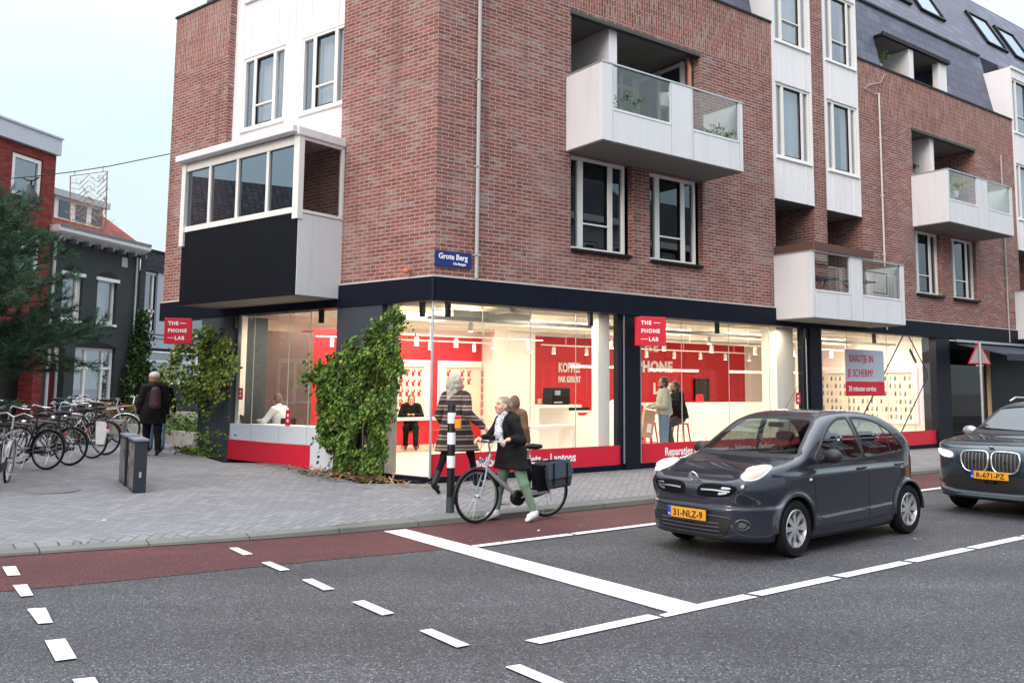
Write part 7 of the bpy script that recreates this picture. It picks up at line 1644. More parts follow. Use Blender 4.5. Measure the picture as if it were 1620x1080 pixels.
# ================================================================== cars
def catmull(P, n=6, closed=True):
    out = []; N_ = len(P)
    for i in range(N_ if closed else N_ - 1):
        p0, p1, p2, p3 = [np.array(P[(i + k - 1) % N_] if closed else P[min(max(i + k - 1, 0), N_ - 1)], float) for k in range(4)]
        for j in range(n):
            t = j / n; out.append(.5 * ((2 * p1) + (-p0 + p2) * t + (2 * p0 - 5 * p1 + 4 * p2 - p3) * t * t + (-p0 + 3 * p1 - 3 * p2 + p3) * t ** 3))
    if not closed: out.append(np.array(P[-1], float))
    return np.array(out)
def poly_sdf(A, B, P):
    d = np.full(A.shape, 1e9); ins = np.zeros(A.shape, bool); n = len(P)
    for i in range(n):
        p, q = P[i], P[(i + 1) % n]; e = q - p; wx, wy = A - p[0], B - p[1]; t = np.clip((wx * e[0] + wy * e[1]) / (e @ e + 1e-12), 0, 1)
        d = np.minimum(d, (wx - t * e[0]) ** 2 + (wy - t * e[1]) ** 2)
        c = (p[1] > B) != (q[1] > B); 
        if c.any(): ins ^= c & (A < (q[0] - p[0]) * (B - p[1]) / (q[1] - p[1] + 1e-12) + p[0])
    return np.where(ins, -1, 1) * np.sqrt(d)
def smax(a, b, k): return -_smin(-a, -b, k)
class Car:
    def __init__(s, loc, ang, scale, label, side, plan, front, wheels, wr, archr, paint, holes, extra=None, res=.018, name='parked_car', ks=(.09, .07)):
        s.root = empty(name, loc, ang, label, 'car'); s.root.scale = (scale,) * 3
        s.T = Matrix.Translation(loc) @ Matrix.Rotation(ang, 4, 'Z') @ Matrix.Scale(scale, 4); s.paint = paint
        S = catmull(side, 5); xm = S[:, 0].max(); zm = S[:, 1].max(); ym = max(p[1] for p in plan)
        lo = np.array([-.08, -ym - .08, .08]); hi = np.array([xm + .08, ym + .08, zm + .06]); n = np.ceil((hi - lo) / res).astype(int) + 1
        X, Y, Z = [lo[i] + np.arange(n[i]) * res for i in range(3)]
        a, b = np.meshgrid(X, Z, indexing='ij'); d1 = poly_sdf(a, b, S)[:, None, :]
        pl = [(x, y) for x, y in plan] + [(x, -y) for x, y in plan[::-1]]; a, b = np.meshgrid(X, Y, indexing='ij'); d2 = poly_sdf(a, b, catmull(pl, 4))[:, :, None]
        fr = [(y, z) for y, z in front] + [(-y, z) for y, z in front[::-1]]; a, b = np.meshgrid(Y, Z, indexing='ij'); d3 = poly_sdf(a, b, catmull(fr, 4))[None, :, :]
        F = smax(smax(d1, d3, ks[0]), d2, ks[1])
        gx, gy, gz = np.meshgrid(X, Y, Z, indexing='ij')
        if extra: F = extra(F, gx, gy, gz)
        for (wx, wz) in wheels:      # wheel arches with a slight flare
            rr_ = np.sqrt((gx - wx) ** 2 + (gz - wz) ** 2); fl = np.maximum(smax(np.abs(rr_ - archr - .012) - .018, np.abs(np.abs(gy) - (ym - .055)) - .050, .02), (wz - .02) - gz); F = _smin(F, fl, .05)
            cyl = np.maximum(rr_ - archr, (ym - .34) - np.abs(gy)); F = np.maximum(F, -cyl)
        s.F, s.lo, s.res = F, lo, res; V, Q = nets(F, lo, res); s.V, s.Q = V, Q
        s.bvh = BVHTree.FromPolygons([tuple(v) for v in V], [tuple(int(i) for i in q) for q in Q])
        G = np.stack(np.gradient(F, res), -1); f = (V - lo) / res; i0 = np.clip(np.floor(f).astype(int), 0, np.array(F.shape) - 2); t = f - i0; Nn = np.zeros_like(V)
        for dx in (0, 1):
            for dy in (0, 1):
                for dz in (0, 1):
                    w_ = (t[:, 0] if dx else 1 - t[:, 0]) * (t[:, 1] if dy else 1 - t[:, 1]) * (t[:, 2] if dz else 1 - t[:, 2]); Nn += w_[:, None] * G[i0[:, 0] + dx, i0[:, 1] + dy, i0[:, 2] + dz]
        Nn /= np.linalg.norm(Nn, axis=1)[:, None] + 1e-9; s.N = Nn
        cen = V[Q].mean(1); cn = Nn[Q].mean(1); keep = np.ones(len(Q), bool)
        for (ax, poly_, sgn) in holes:
            P = catmull(poly_, 4) if len(poly_) > 5 else np.array(poly_, float)
            if ax == 'y': a, b = cen[:, 0], cen[:, 2]; m_ = (cn[:, 1] * sgn > .2) & (cen[:, 1] * sgn > .3)
            else: a, b = cen[:, 1], cen[:, 2]; m_ = (cn[:, 0] * sgn > .15)
            keep &= ~((poly_sdf(a, b, P) < -.012) & m_)
        Q2 = Q[keep]; me = bpy.data.meshes.new('body'); me.vertices.add(len(V)); me.vertices.foreach_set('co', V.astype(np.float32).ravel())
        me.loops.add(len(Q2) * 4); me.loops.foreach_set('vertex_index', Q2.astype(np.int32).ravel()); me.polygons.add(len(Q2)); me.polygons.foreach_set('loop_start', np.arange(0, len(Q2) * 4, 4, dtype=np.int32))
        me.update(calc_edges=True); me.polygons.foreach_set('use_smooth', [True] * len(Q2)); me.normals_split_custom_set_from_vertices([tuple(v) for v in Nn]); me.materials.append(paint)
        s.body = bpy.data.objects.new('body', me); link(s.body, s.root)
    def hit(s, a, b, ax, sgn, off=.004):
        if isinstance(ax, tuple):      # (centre, U, V, D): a plane square to the direction D
            c_, U, V3, D = ax; o, d = Vector(c_) + Vector(U) * a + Vector(V3) * b + Vector(D) * 1.2, -Vector(D); h = s.bvh.ray_cast(o, d)
            if h[0] is None: h = s.bvh.find_nearest(o - Vector(D) * 1.2)
            p, j = Vector(h[0]), Vector(h[1]); j = -j if j.dot(d) > 0 else j
            return p + j * off
        if ax == 'y': o, d = Vector((a, sgn * 2.5, b)), Vector((0, -sgn, 0))
        elif ax == 'x': o, d = Vector((sgn * 6 if sgn > 0 else -2.0, a, b)), Vector((-sgn, 0, 0))
        else: o, d = Vector((a, b, 3)), Vector((0, 0, -1))
        h = s.bvh.ray_cast(o, d)
        if h[0] is None: 
            h = s.bvh.find_nearest(o + d * (2.5 - .8 if ax == 'y' else 2))
        p = np.array(h[0]); j = np.array(h[1]); 
        if j @ np.array(-d) < 0: j = -j
        return Vector(p + j * off)
    def patch(s, name, poly_, ax, sgn, mat, off=.004, rings=8, smooth=True, parent=None, n=6, cat=True, bulge=0):
        P = catmull(poly_, n) if cat else np.array(poly_, float); c = P.mean(0); mb = MB(s.T); N_ = len(P); vs = [s.hit(c[0], c[1], ax, sgn, off + bulge)]
        for r_ in range(1, rings + 1):
            t = r_ / rings
            for p in P: q = c + (p - c) * t; vs.append(s.hit(q[0], q[1], ax, sgn, off + bulge * (1 - t ** 3)))
        fs = [(0, 1 + i, 1 + (i + 1) % N_) for i in range(N_)]
        for r_ in range(rings - 1):
            for i in range(N_): a = 1 + r_ * N_; fs.append((a + i, a + (i + 1) % N_, a + N_ + (i + 1) % N_, a + N_ + i))
        mb.add(vs, fs); return mb.build(name, mat, parent or s.root, smooth=smooth, fixn=False)
    def ring(s, name, poly_, ax, sgn, mat, w_in=.014, w_out=.016, off=.005, n=6, parent=None, cat=True, h=.004):
        P = catmull(poly_, n) if cat else np.array(poly_, float); N_ = len(P); T_ = np.roll(P, -1, 0) - np.roll(P, 1, 0); T_ /= np.linalg.norm(T_, axis=1)[:, None] + 1e-9; Nn = np.stack([T_[:, 1], -T_[:, 0]], 1)
        c = P.mean(0)
        if ((P - c) * Nn).sum() < 0: Nn = -Nn
        vs = []
        for k, (o_, h_) in enumerate(((-w_in, off), (-w_in * .5, off + h), (w_out * .5, off + h), (w_out, off - .004))):
            for p, q in zip(P, Nn): z = p + q * o_; vs.append(s.hit(z[0], z[1], ax, sgn, h_))
        fs = [(k * N_ + i, k * N_ + (i + 1) % N_, (k + 1) * N_ + (i + 1) % N_, (k + 1) * N_ + i) for k in range(3) for i in range(N_)]
        mb = MB(s.T); mb.add(vs, fs); return mb.build(name, mat, parent or s.root, smooth=True, fixn=False)
    def line(s, name, pts, ax, sgn, mat, w_=.004, off=.0022, n=6, parent=None):
        P = catmull(pts, n, closed=False); mb = MB(s.T); vs = []
        for i, p in enumerate(P):
            t = P[min(i + 1, len(P) - 1)] - P[max(i - 1, 0)]; t /= np.linalg.norm(t) + 1e-9; nn = np.array([-t[1], t[0]]) * w_
            for z in (p - nn, p + nn): vs.append(s.hit(z[0], z[1], ax, sgn, off))
        mb.add(vs, [(2 * i, 2 * i + 1, 2 * i + 3, 2 * i + 2) for i in range(len(P) - 1)]); return mb.build(name, mat, parent or s.root, smooth=True, fixn=False)
    def wheel(s, wx, y, wz, r, rimr, steer=0, style=8, hub=None, width=.17):
        sg = 1 if y > 0 else -1; T = s.T @ Matrix.Translation((wx, y, wz)) @ Matrix.Rotation(steer, 4, 'Z') @ Matrix.Scale(sg, 4, (0, 1, 0)); w2 = width / 2
        mb = MB(T); mb.lathe([(rimr, -w2), (r - .02, -w2), (r, -w2 + .03), (r, w2 - .03), (r - .02, w2), (rimr + .01, w2 - .002), (rimr, w2 - .02)], 44, 'y', caps=False); w_ = mb.build('wheel', M_tyre, s.root, smooth='auto')
        mb = MB(T); mb.lathe([(rimr, w2 - .015), (rimr - .012, w2 - .005), (rimr - .02, w2 - .03), (rimr - .03, -w2)], 40, 'y', caps=False); mb.build('rim', hub or M_hub, w_, smooth='auto')
        mb = MB(T); mb.lathe([(0, w2 - .075), (rimr - .01, w2 - .075), (rimr - .01, w2 - .08), (0, w2 - .08)], 30, 'y'); mb.build('brake_disc', M_black, w_)
        mb = MB(T); mb.lathe([(0, w2 - .02), (.045, w2 - .022), (.06, w2 - .04), (.06, w2 - .06)], 24, 'y')
        for k in range(style):
            a = 2 * math.pi * k / style; A0_ = .9 * math.pi / style
            for (rr0, rr1, w0, w1) in ((.04, rimr - .015, A0_ * .55, A0_ * .62),):
                ca = lambda r_, dw: (r_ * math.cos(a + dw), 0, r_ * math.sin(a + dw)); P = [(rr0, -.9), (rr0, .9)]
                q = [Vector(ca(rr0, -.45)), Vector(ca(rr0, .45)), Vector(ca(rr1 * .75, w0)), Vector(ca(rr1, w1)), Vector(ca(rr1, -w1)), Vector(ca(rr1 * .75, -w0))]
                h = [w2 - .022, w2 - .022, w2 - .030, w2 - .012, w2 - .012, w2 - .030]; top = [v + Vector((0, hh, 0)) for v, hh in zip(q, h)]; bot = [v + Vector((0, hh - .03, 0)) for v, hh in zip(q, h)]
                mb.add(top + bot, [tuple(range(6))] + [(i, (i + 1) % 6, 6 + (i + 1) % 6, 6 + i) for i in range(6)])
        mb.build('hubcap', hub or M_hub, w_)
    def box(s, name, x0, x1, y0, y1, z0, z1, mat, bevel=0, parent=None): mb = MB(s.T); mb.box(x0, x1, y0, y1, z0, z1); return mb.build(name, mat, parent or s.root, bevel=bevel)
    def plate(s, txt, x, z, tilt=0):
        T = s.T @ Matrix.Translation((x, 0, z)) @ Matrix.Rotation(R(-90), 4, 'Z') @ Matrix.Rotation(R(tilt), 4, 'X')
        mb = MB(T); mb.box(-.26, .26, -.012, 0, -.055, .055); p = mb.build('number_plate', pm('plate_yellow', (.72, .33, .02), .4, var=0), s.root); mb = MB(T); mb.box(-.26, -.215, -.0135, -.012, -.055, .055); mb.build('plate_band', pm('plate_blue', (.01, .06, .40), .4, var=0), p)
        text_mesh('NL', .03, T @ Matrix.Translation((-.253, -.0145, -.035)), M_wtext, 'lettering', p); text_mesh(txt, .098, T @ Matrix.Translation((-.185, -.0135, -.036)), M_decal, 'lettering', p, bold=.0018, sx=.98, sp=1.05)
    def seats(s, xs, z, w_=.22, ys=(-.36, .36), dark=None):
        dark = dark or pm('car_seat_dark', (.035, .035, .042), .8)
        for x, yy in xs: 
            P = [CO((x - .25, yy - .12, z), (x - .25, yy + .12, z), .10), CO((x + .05, yy - .12, z), (x + .05, yy + .12, z), .10), CO((x + .12, yy - .12, z + .1), (x + .28, yy - .11, z + .50), .085), CO((x + .12, yy + .12, z + .1), (x + .28, yy + .11, z + .50), .085), CO((x + .31, yy - .07, z + .70), (x + .31, yy + .07, z + .70), .065)]
            sdf_obj('seat', P, dark, s.root, .03, .08)
def paint(name, col, metal=.55, rough=.28):
    m, nt, b, n = base(name); tc = n.node('ShaderNodeTexCoord').outputs['Object']; f = n.noise(tc, 900, 2); g = n.noise(tc, 3, 4)
    n.L(n.mix(f, tuple(c * .75 for c in col), tuple(c * 1.3 for c in col)), b.inputs['Base Color']); b.inputs['Metallic'].default_value = metal; n.L(n.m('MULTIPLY_ADD', g, .10, rough - .05), b.inputs['Roughness'])
    b.inputs['Coat Weight'].default_value = 1; b.inputs['Coat Roughness'].default_value = .02; return m
M_hub = pm('hubcap_silver', (.48, .48, .50), .35, metal=.6, var=.08); M_rub = pm('black_rubber_trim', (.012, .012, .014), .5, var=0)
M_cglass = glass('car_glass', (.52, .60, .58), .15, refl=(.95, .98, 1), power=1.0); M_cglassd = glass('car_glass_dark', (.20, .23, .25), .10, refl=(.9, .95, 1), power=1.0)
M_lampon = pm('headlamp_lit', (.34, .31, .28), .12, var=0); _b = M_lampon.node_tree.nodes['Principled BSDF']; _b.inputs['Emission Color'].default_value = (1, .82, .68, 1); _b.inputs['Emission Strength'].default_value = .26; M_int = pm('car_interior', (.03, .03, .034), .8)
# ---------------- the small grey hatchback
def fender(F, gx, gy, gz):
    for sg in (-1, 1):
        P = np.stack([gx, gy, gz], -1); e = ell(P, (.55, sg * .60, .72), (.46, .16, .20)); F = _smin(F, e, .10)
    bump = smax(F - .022, smax(np.abs(gz - .36) - .185, smax(gx - .62, .0 * gx - 1, .01), .015), .02)       # bumper stands a step proud of the nose
    back = smax(F - .020, smax(np.abs(gz - .38) - .185, 3.42 - gx, .015), .02)
    return np.minimum(F, np.minimum(bump, back))
side = [(.12, .215), (.02, .27), (-.02, .40), (-.015, .56), (.0, .68), (.045, .775), (.14, .845), (.30, .90), (.55, .955), (.80, .995), (.97, 1.035), (1.15, 1.15), (1.38, 1.30), (1.60, 1.42), (1.85, 1.495), (2.15, 1.53), (2.50, 1.525), (2.85, 1.475), (3.12, 1.385), (3.33, 1.26), (3.47, 1.12), (3.55, .99), (3.64, .84), (3.70, .65), (3.71, .45), (3.67, .27), (3.55, .20), (2.6, .17), (1.2, .17)]
plan = [(-.04, .18), (-.01, .38), (.07, .54), (.20, .665), (.42, .76), (.75, .81), (1.2, .825), (2.2, .83), (2.9, .815), (3.25, .77), (3.5, .68), (3.65, .52), (3.72, .28)]
front = [(.72, .12), (.79, .22), (.82, .40), (.834, .60), (.842, .78), (.842, .85), (.790, .878), (.768, .91), (.745, 1.02), (.695, 1.18), (.635, 1.33), (.565, 1.45), (.45, 1.53), (.25, 1.57)]
WF = [(1.22, .975), (1.36, 1.11), (1.55, 1.255), (1.75, 1.365), (1.95, 1.425), (2.12, 1.435), (2.155, 1.42), (2.17, 1.20), (2.18, .985), (1.7, .965)]
WR = [(2.27, .985), (2.265, 1.20), (2.25, 1.41), (2.30, 1.435), (2.55, 1.42), (2.78, 1.365), (2.98, 1.27), (3.14, 1.14), (3.20, 1.05), (3.14, 1.01), (2.7, .99)]
WS = [(-.66, 1.045), (-.64, 1.12), (-.58, 1.27), (-.50, 1.405), (-.25, 1.43), (.25, 1.43), (.50, 1.405), (.58, 1.27), (.64, 1.12), (.66, 1.045), (.3, 1.03), (-.3, 1.03)]
RG = [(-.52, 1.10), (-.50, 1.34), (-.25, 1.37), (.25, 1.37), (.50, 1.34), (.52, 1.10), (0, 1.06)]
holes = [('y', WF, -1), ('y', WF, 1), ('y', WR, -1), ('y', WR, 1), ('x', WS, -1), ('x', RG, 1)]
M_grey = paint('violet_grey_paint', (.027, .030, .046), .64, .30)
ca = R(40.8); c = Car((1.46, 9.33, 0), ca, .97, 'dark grey rounded hatchback with lit oval headlights on the road before the shop', side, plan, front, [(.76, .30), (3.19, .30)], .295, .335, M_grey, holes, extra=fender, name='hatchback_car')
for sg in (-1, 1):
    c.patch('side_window', WF, 'y', sg, M_cglass, .003); c.ring('window_trim', WF, 'y', sg, M_rub, .016, .016)
    c.patch('side_window', WR, 'y', sg, M_cglass, .003); c.ring('window_trim', WR, 'y', sg, M_rub, .016, .016)
    c.line('pillar_bar', [(2.88, 1.01), (2.86, 1.20), (2.82, 1.36)], 'y', sg, M_rub, .010, .007)
    c.line('door_seam', [(1.16, .30), (1.13, .55), (1.12, .80), (1.17, .96)], 'y', sg, M_rub); c.line('door_seam', [(2.25, .28), (2.24, .6), (2.225, .98)], 'y', sg, M_rub)
    c.line('door_seam', [(2.78, .30), (2.82, .52), (2.98, .70), (3.14, .85), (3.19, 1.02)], 'y', sg, M_rub); c.line('door_seam', [(1.16, .285), (1.7, .27), (2.3, .27), (2.78, .29)], 'y', sg, M_rub, .005)
    c.line('waist_trim', [(1.2, .968), (1.7, .952), (2.3, .968), (3.15, .998)], 'y', sg, M_rub, .011, .008)
    for x in (2.10, 3.00): 
        p = c.hit(x, .86, 'y', sg, .012); sdf_obj('door_handle', [CO((p.x - .08, p.y, p.z), (p.x + .08, p.y, p.z + .005), .018)], M_grey, c.root, .01, .01)
    sdf_obj('mirror', [EL((1.30, sg * .93, 1.045), (.065, .105, .078)), CO((1.33, sg * .76, .985), (1.32, sg * .88, 1.01), .028, .035)], M_rub, c.root, .012, .03)
    mb = MB(c.T); mb.lathe([(0, 0), (.055, 0), (.06, .006), (0, .01)], 16, 'x', (1.355, sg * .935, 1.045)); mb.build('mirror_glass', M_chrome, c.root)
    # headlamp: tall oval lying back on the wing
    HL = [(sg * .60 + .115 * math.cos(a) * sg - .02 * math.sin(a) * sg, .775 + .155 * math.sin(a) ) for a in [R(t) for t in range(0, 360, 30)]]
    def lamp_pts(sc_): return [(.37 + .285 * sc_ * math.cos(a), sg * (.595 - .05 * math.cos(a) + .0) + .115 * sc_ * math.sin(a)) for a in [R(t) for t in range(0, 360, 30)]]
    Dv = Vector((-.50, sg * .28, .82)).normalized(); Vv = Vector((-.25, -sg, 0)); Vv = (Vv - Dv * Vv.dot(Dv)).normalized() * sg; Uv = Vv.cross(Dv).normalized(); Uv = Uv if Uv.x > 0 else -Uv; Ov = Vector((0, sg, 0)); Uv = (Uv + (Ov - Dv * Ov.dot(Dv)).normalized() * .38).normalized(); Vv = Dv.cross(Uv).normalized()
    PRJ = ((.35, sg * .615, .87), tuple(Uv), tuple(Vv), tuple(Dv)); hl_ = [(.215 * math.cos(a), .098 * math.sin(a) * (1 - .15 * math.cos(a))) for a in [R(t) for t in range(0, 360, 30)]]
    c.patch('headlight', hl_, PRJ, 1, M_lampon, .006, bulge=.03, n=4); h0_ = c.ring('headlight_rim', hl_, PRJ, 1, M_chrome, .006, .010, .004, n=4); c.patch('headlight_bulb', [(-.05 + .085 * math.cos(a), .062 * math.sin(a)) for a in [R(t) for t in range(0, 360, 45)]], PRJ, 1, pm('headlamp_bulb_lit', (1, .95, .88), .2, var=0, emit=.55), .037, n=3, bulge=.008, parent=h0_)
    c.patch('indicator_lamp', [(sg * (.66 + .02 * math.cos(a)), .0 + .62 + .0 * a) if 0 else (1.03 + .03 * math.cos(a), .80 + .014 * math.sin(a)) for a in [R(t) for t in range(0, 360, 45)]], 'y', sg, pm('clear_lens', (.7, .7, .66), .2), .006)
    # grille slots
    G2_ = [(sg * (.105 + .02 * t), .655 + .10 * t) for t in (0, .33, .66, 1)] + [(sg * (.125 + .43 * t), .755 + .012 * math.sin(3.14 * t)) for t in (.2, .4, .6, .8, 1)] + [(sg * (.555 - .03 * t), .755 - .06 * t) for t in (.5, 1)] + [(sg * (.525 - .42 * t), .695 - .040 * t) for t in (.2, .4, .6, .8)]
    G_ = [(sg * .10, .650), (sg * .115, .752), (sg * .30, .772), (sg * .555, .760), (sg * .49, .665), (sg * .30, .640)]
    g_ = c.patch('upper_grille', G_, 'x', -1, pm('grille_black', (.003, .003, .004), .7, var=0, spec=.1), .006, n=3)
    c.line('chrome_bar', [(sg * .14, .706), (sg * .30, .712), (sg * .49, .708)], 'x', -1, M_chrome, .008, .014, parent=g_)
    c.patch('grille_lamp', [(sg * .40, .728), (sg * .49, .730), (sg * .495, .745), (sg * .41, .747)], 'x', -1, M_chrome, .016, n=2, parent=g_); c.patch('grille_lamp', [(sg * .37, .668), (sg * .45, .682), (sg * .465, .697), (sg * .38, .695)], 'x', -1, M_chrome, .016, n=2, parent=g_)
    FG = [(sg * (.60 + .055 * math.cos(a)), .375 + .052 * math.sin(a)) for a in [R(t) for t in range(0, 360, 30)]]
    f_ = c.patch('fog_recess', FG, 'x', -1, M_rub, .004, n=2); c.ring('fog_ring', FG, 'x', -1, M_grey, .006, .010, .006, n=2, parent=f_); c.patch('fog_lens', [(sg * .60 + (x - sg * .60) * .55, .375 + (z - .375) * .55) for x, z in FG], 'x', -1, pm('dark_lens', (.10, .10, .10), .1), .008, n=2, parent=f_)
    TLp = [(3.40, .78), (3.42, .95), (3.45, 1.06), (3.52, 1.0), (3.60, .85), (3.60, .72), (3.5, .70)]
    c.patch('tail_lamp', TLp, 'y', sg, pm('tail_lamp_red', (.35, .02, .03), .15, var=0), .006)
LG = [(-.49, .395), (-.45, .30), (-.34, .258), (.34, .258), (.45, .30), (.49, .395), (.45, .440), (0, .445), (-.45, .440)]
g_ = c.patch('lower_grille', LG, 'x', -1, M_rub, .005, n=3); c.ring('lower_grille_edge', LG, 'x', -1, M_rub, .004, .016, .006, n=3, parent=g_)
for z_ in (.305, .345, .385): c.line('slat', [(-.39, z_), (0, z_ - .004), (.39, z_)], 'x', -1, pm('slat_grey', (.14, .14, .16), .4), .004, .012, parent=g_)
c.line('bumper_seam', [(-.74, .545), (-.55, .55), (-.30, .545), (0, .54), (.30, .545), (.55, .55), (.74, .545)], 'x', -1, M_rub, .008, .003)
c.line('bonnet_seam', [(-.50, .790), (-.30, .780), (0, .765), (.30, .780), (.50, .790)], 'x', -1, M_rub, .0035, .003)
for sg in (-1, 1): c.line('bonnet_seam', [(.62, sg * .52), (.80, sg * .60), (1.0, sg * .66)], 'z', 1, M_rub, .003, .003)
# emblem: chrome ring with a bar
p = c.hit(0, .800, 'x', -1, .035); mb = MB(c.T @ Matrix.Translation(p) @ Matrix.Rotation(R(-18), 4, 'Y')); mb.torus((0, 0, 0), .052, .010, 'x', 28, 8); mb.box(-.010, .008, -.070, .070, -.012, .012); mb.build('emblem', M_chrome, c.root, smooth='auto')
c.patch('windscreen', WS, 'x', -1, M_cglass, .003, rings=12); c.ring('windscreen_trim', WS, 'x', -1, M_rub, .018, .016); c.patch('rear_window', RG, 'x', 1, M_cglass, .003); c.ring('rear_trim', RG, 'x', 1, M_rub, .018, .016)
mb = MB(c.T)
for (a, b2) in (((.98, .35, 1.045), (1.06, -.25, 1.10)), ((.99, -.20, 1.05), (1.06, -.60, 1.10))): mb.tube([Vector(a), Vector(b2)], .009, 5)
mb.split('wiper', M_rub, c.root); mb = MB(c.T); mb.tube([(1.72, .0, 1.47), (1.83, 0.02, 1.56), (2.18, .05, 1.86)], [.006, .004, .002], 5); mb.build('antenna', M_rub, c.root)
c.plate('31-NLZ-9', -.068, .452, 0)
c.box('underbody', .75, 3.5, -.70, .70, .14, .24, M_int); c.box('dashboard', 1.02, 1.42, -.66, .66, .60, .985, M_int, .04)
mb = MB(c.T); mb.box(1.1, 3.3, -.69, -.64, .3, .93); mb.box(1.1, 3.3, .64, .69, .3, .93); mb.box(1.1, 3.4, -.6, .6, .26, .30); mb.build('door_lining', M_int, c.root)
c.seats([(1.95, -.34), (1.95, .34), (2.75, -.32), (2.75, .32)], .48)
mb = MB(c.T @ Matrix.Translation((1.52, -.34, .93)) @ Matrix.Rotation(R(-28), 4, 'Y')); mb.torus((0, 0, 0), .17, .015, 'x', 28, 6); mb.tube([(0, -.17, 0), (0, .17, 0)], .012, 6); mb.build('steering_wheel', M_int, c.root)
c.box('rear_mirror', 1.56, 1.60, -.10, .10, 1.32, 1.38, M_rub, .01)
for (x, y, st) in ((.76, -.725, .04), (.76, .725, .04), (3.19, -.725, 0), (3.19, .725, 0)): c.wheel(x, y, .30, .297, .205, steer=st, style=8)
TT = c.T
dloc = TT @ Vector((1.98, -.34, .10)); DJ = {k: v for k, v in SIT.items()}; DJ.update(kl=(.42, .12, .50), kr=(.42, -.12, .50), al=(.62, .1, .25), ar=(.62, -.1, .25), tl=(.74, .1, .28), tr=(.74, -.1, .28), wl=(.38, .14, .86), wr=(.38, -.14, .86))
person(dloc, ca + math.pi, 'driver in dark clothes dimly visible inside the grey hatchback', DJ, SK1, [('jacket', coat(.5, .035, 0), M_blackcoat), ('trousers', trousers(.02), M_blackt), ('hair', hair(.03), M_brownh)], scale=.93)
# ---------------- the teal sports utility car at the right edge
side = [(.12, .24), (.03, .32), (.0, .50), (-.01, .72), (.02, .88), (.10, .975), (.30, 1.03), (.70, 1.085), (1.10, 1.13), (1.32, 1.20), (1.60, 1.37), (1.90, 1.51), (2.20, 1.585), (2.7, 1.625), (3.4, 1.61), (3.95, 1.54), (4.25, 1.36), (4.40, 1.12), (4.48, .85), (4.49, .60), (4.42, .34), (4.25, .25), (3.0, .22), (1.3, .22)]
plan = [(-.03, .25), (.0, .50), (.05, .68), (.15, .80), (.35, .875), (.75, .91), (1.4, .92), (3.0, .92), (3.9, .89), (4.25, .80), (4.43, .62), (4.5, .35)]
front = [(.80, .18), (.88, .28), (.915, .45), (.92, .75), (.91, .92), (.87, .985), (.84, 1.06), (.80, 1.18), (.74, 1.36), (.67, 1.52), (.55, 1.61), (.30, 1.66)]
WS2 = [(-.74, 1.15), (-.71, 1.25), (-.64, 1.42), (-.57, 1.51), (-.25, 1.535), (.25, 1.535), (.57, 1.51), (.64, 1.42), (.71, 1.25), (.74, 1.15), (.3, 1.135), (-.3, 1.135)]
WF2 = [(1.50, 1.09), (1.72, 1.27), (1.95, 1.42), (2.15, 1.49), (2.35, 1.50), (2.40, 1.30), (2.42, 1.08), (2.0, 1.07)]; WR2 = [(2.52, 1.08), (2.50, 1.30), (2.48, 1.50), (2.9, 1.50), (3.4, 1.46), (3.7, 1.36), (3.85, 1.20), (3.75, 1.12), (3.2, 1.09)]
M_teal = paint('teal_grey_paint', (.024, .048, .060))
s2 = Car((5.98, 12.12, 0), R(39), .97, 'teal grey sports utility car with two large chrome framed grilles behind the hatchback', side, plan, front, [(.86, .35), (3.55, .35)], .35, .39, M_teal, [('x', WS2, -1), ('y', WF2, -1), ('y', WF2, 1), ('y', WR2, 1), ('y', WR2, -1)], name='sports_utility_car', res=.020, ks=(.07, .05))
s2.patch('windscreen', WS2, 'x', -1, M_cglassd, .003, rings=12); s2.ring('windscreen_trim', WS2, 'x', -1, M_rub, .02, .018)
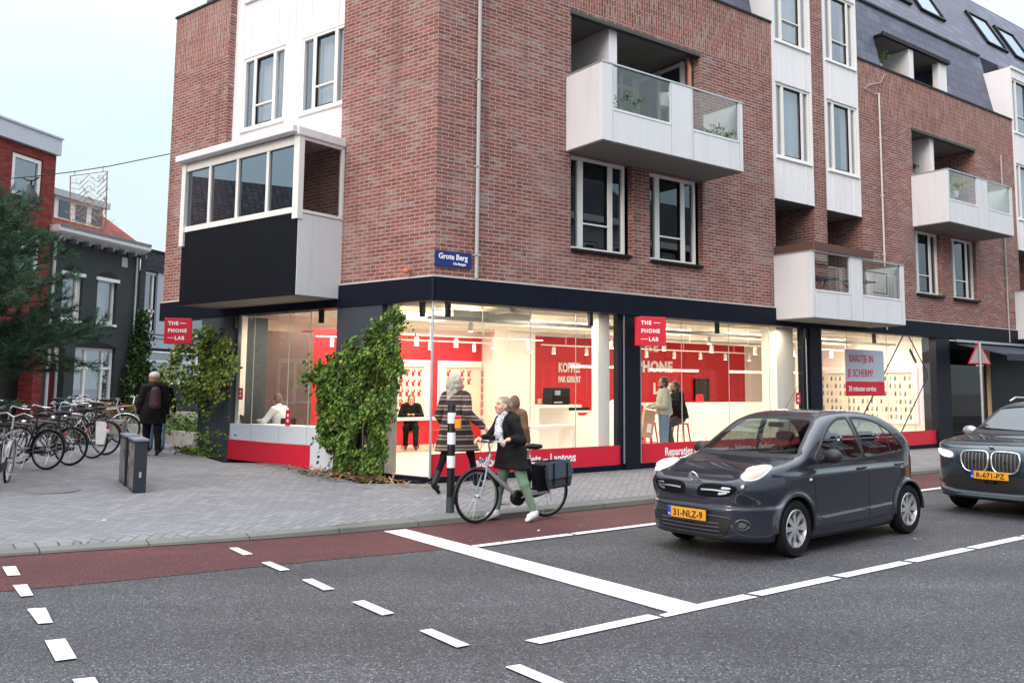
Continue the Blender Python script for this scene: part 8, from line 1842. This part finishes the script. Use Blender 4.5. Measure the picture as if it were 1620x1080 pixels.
for sg in (-1, 1):
    for W_ in (WF2, WR2): s2.patch('side_window', W_, 'y', sg, M_cglassd, .003); s2.ring('window_trim', W_, 'y', sg, M_rub, .018, .018)
    s2.line('door_seam', [(1.42, .40), (1.40, .8), (1.45, 1.05)], 'y', sg, M_rub); s2.line('door_seam', [(2.47, .38), (2.46, 1.05)], 'y', sg, M_rub)
    sdf_obj('mirror', [EL((1.60, sg * 1.03, 1.13), (.07, .115, .075)), CO((1.62, sg * .86, 1.07), (1.62, sg * .97, 1.09), .025, .035)], pm('mirror_cap_silver', (.40, .41, .44), .3, metal=.5), s2.root, .012, .03)
    K = [(sg * .025, .80), (sg * .035, .875), (sg * .10, .905), (sg * .33, .900), (sg * .395, .865), (sg * .40, .76), (sg * .35, .655), (sg * .27, .625), (sg * .10, .632), (sg * .04, .70)]
    k_ = s2.patch('kidney_grille', K, 'x', -1, M_rub, .008, n=4); s2.ring('chrome_frame', K, 'x', -1, M_chrome, .010, .014, .014, n=4, parent=k_, h=.010)
    for i in range(6):
        yy = sg * (.085 + i * .052); s2.line('grille_bar', [(yy, .655 + (.02 if i > 4 else 0)), (yy, .77), (yy, .888)], 'x', -1, pm('grille_bar_grey', (.22, .22, .24), .35, metal=.6), .005, .018, parent=k_, n=3)
    HLp = [(sg * .50, .80), (sg * .50, .875), (sg * .60, .915), (sg * .78, .935), (sg * .86, .925), (sg * .84, .85), (sg * .72, .80), (sg * .60, .785)]
    h_ = s2.patch('headlight', HLp, 'x', -1, pm('headlamp_housing', (.10, .10, .12), .15), .004, n=4); s2.patch('running_light', [(sg * .54, .815), (sg * .55, .87), (sg * .66, .900), (sg * .80, .915), (sg * .79, .86), (sg * .66, .81)], 'x', -1, pm('headlamp_cold', (.95, .95, 1), .2, var=0, emit=3), .010, n=4, parent=h_)
    s2.line('fog_bezel', [(sg * .88, .46), (sg * .80, .44), (sg * .68, .40)], 'x', -1, pm('bronze_trim', (.30, .22, .15), .4, metal=.5), .018, .008)
    mb = MB(s2.T); mb.tube([(2.1, sg * .60, 1.60), (2.3, sg * .60, 1.655), (3.6, sg * .60, 1.635), (3.8, sg * .60, 1.58)], .016, 6); mb.build('roof_rail', M_alu, s2.root, smooth=True)
LG2 = [(-.72, .44), (-.60, .55), (-.40, .575), (.40, .575), (.60, .55), (.72, .44), (.50, .38), (-.50, .38)]
s2.patch('lower_grille', LG2, 'x', -1, M_rub, .006, n=3); s2.line('skid_bar', [(-.74, .385), (-.5, .335), (0, .325), (.5, .335), (.74, .385)], 'x', -1, M_chrome, .022, .012)
mb = MB(s2.T @ Matrix.Translation(s2.hit(0, .955, 'x', -1, .008)) @ Matrix.Rotation(R(-50), 4, 'Y')); mb.torus((0, 0, 0), .034, .005, 'x', 24, 6); mb.build('emblem_ring', M_chrome, s2.root, smooth=True)
mb = MB(s2.T @ Matrix.Translation(s2.hit(0, .955, 'x', -1, .006)) @ Matrix.Rotation(R(-50), 4, 'Y'))
for q in range(4):
    a0 = q * math.pi / 2; P = [(0, 0)] + [(.031 * math.cos(a0 + i * math.pi / 12), .031 * math.sin(a0 + i * math.pi / 12)) for i in range(7)]; mb.prism(P, -.004, .002, 'yz', mi=q % 2)
mb.build('emblem', [pm('emblem_white', (.8, .8, .8), .3, var=0), pm('emblem_blue', (.03, .15, .5), .3, var=0)], s2.root)
for sg in (-1, 1): s2.line('bonnet_crease', [(.15, sg * .44), (.6, sg * .56), (1.05, sg * .66)], 'z', 1, M_rub, .003, .002)
s2.plate('R-671-PZ', -.03, .585)
s2.box('underbody', .3, 4.2, -.78, .78, .20, .30, M_int); s2.box('dashboard', 1.2, 1.65, -.75, .75, .7, 1.10, M_int, .04); s2.seats([(2.2, -.38), (2.2, .38), (3.1, -.38), (3.1, .38)], .62)
mb = MB(s2.T); mb.box(1.3, 3.9, -.78, -.73, .4, 1.03); mb.box(1.3, 3.9, .73, .78, .4, 1.03); mb.build('door_lining', M_int, s2.root)
for (x, y) in ((.86, -.80), (.86, .80), (3.55, -.80), (3.55, .80)): s2.wheel(x, y, .35, .35, .24, style=5, width=.21)
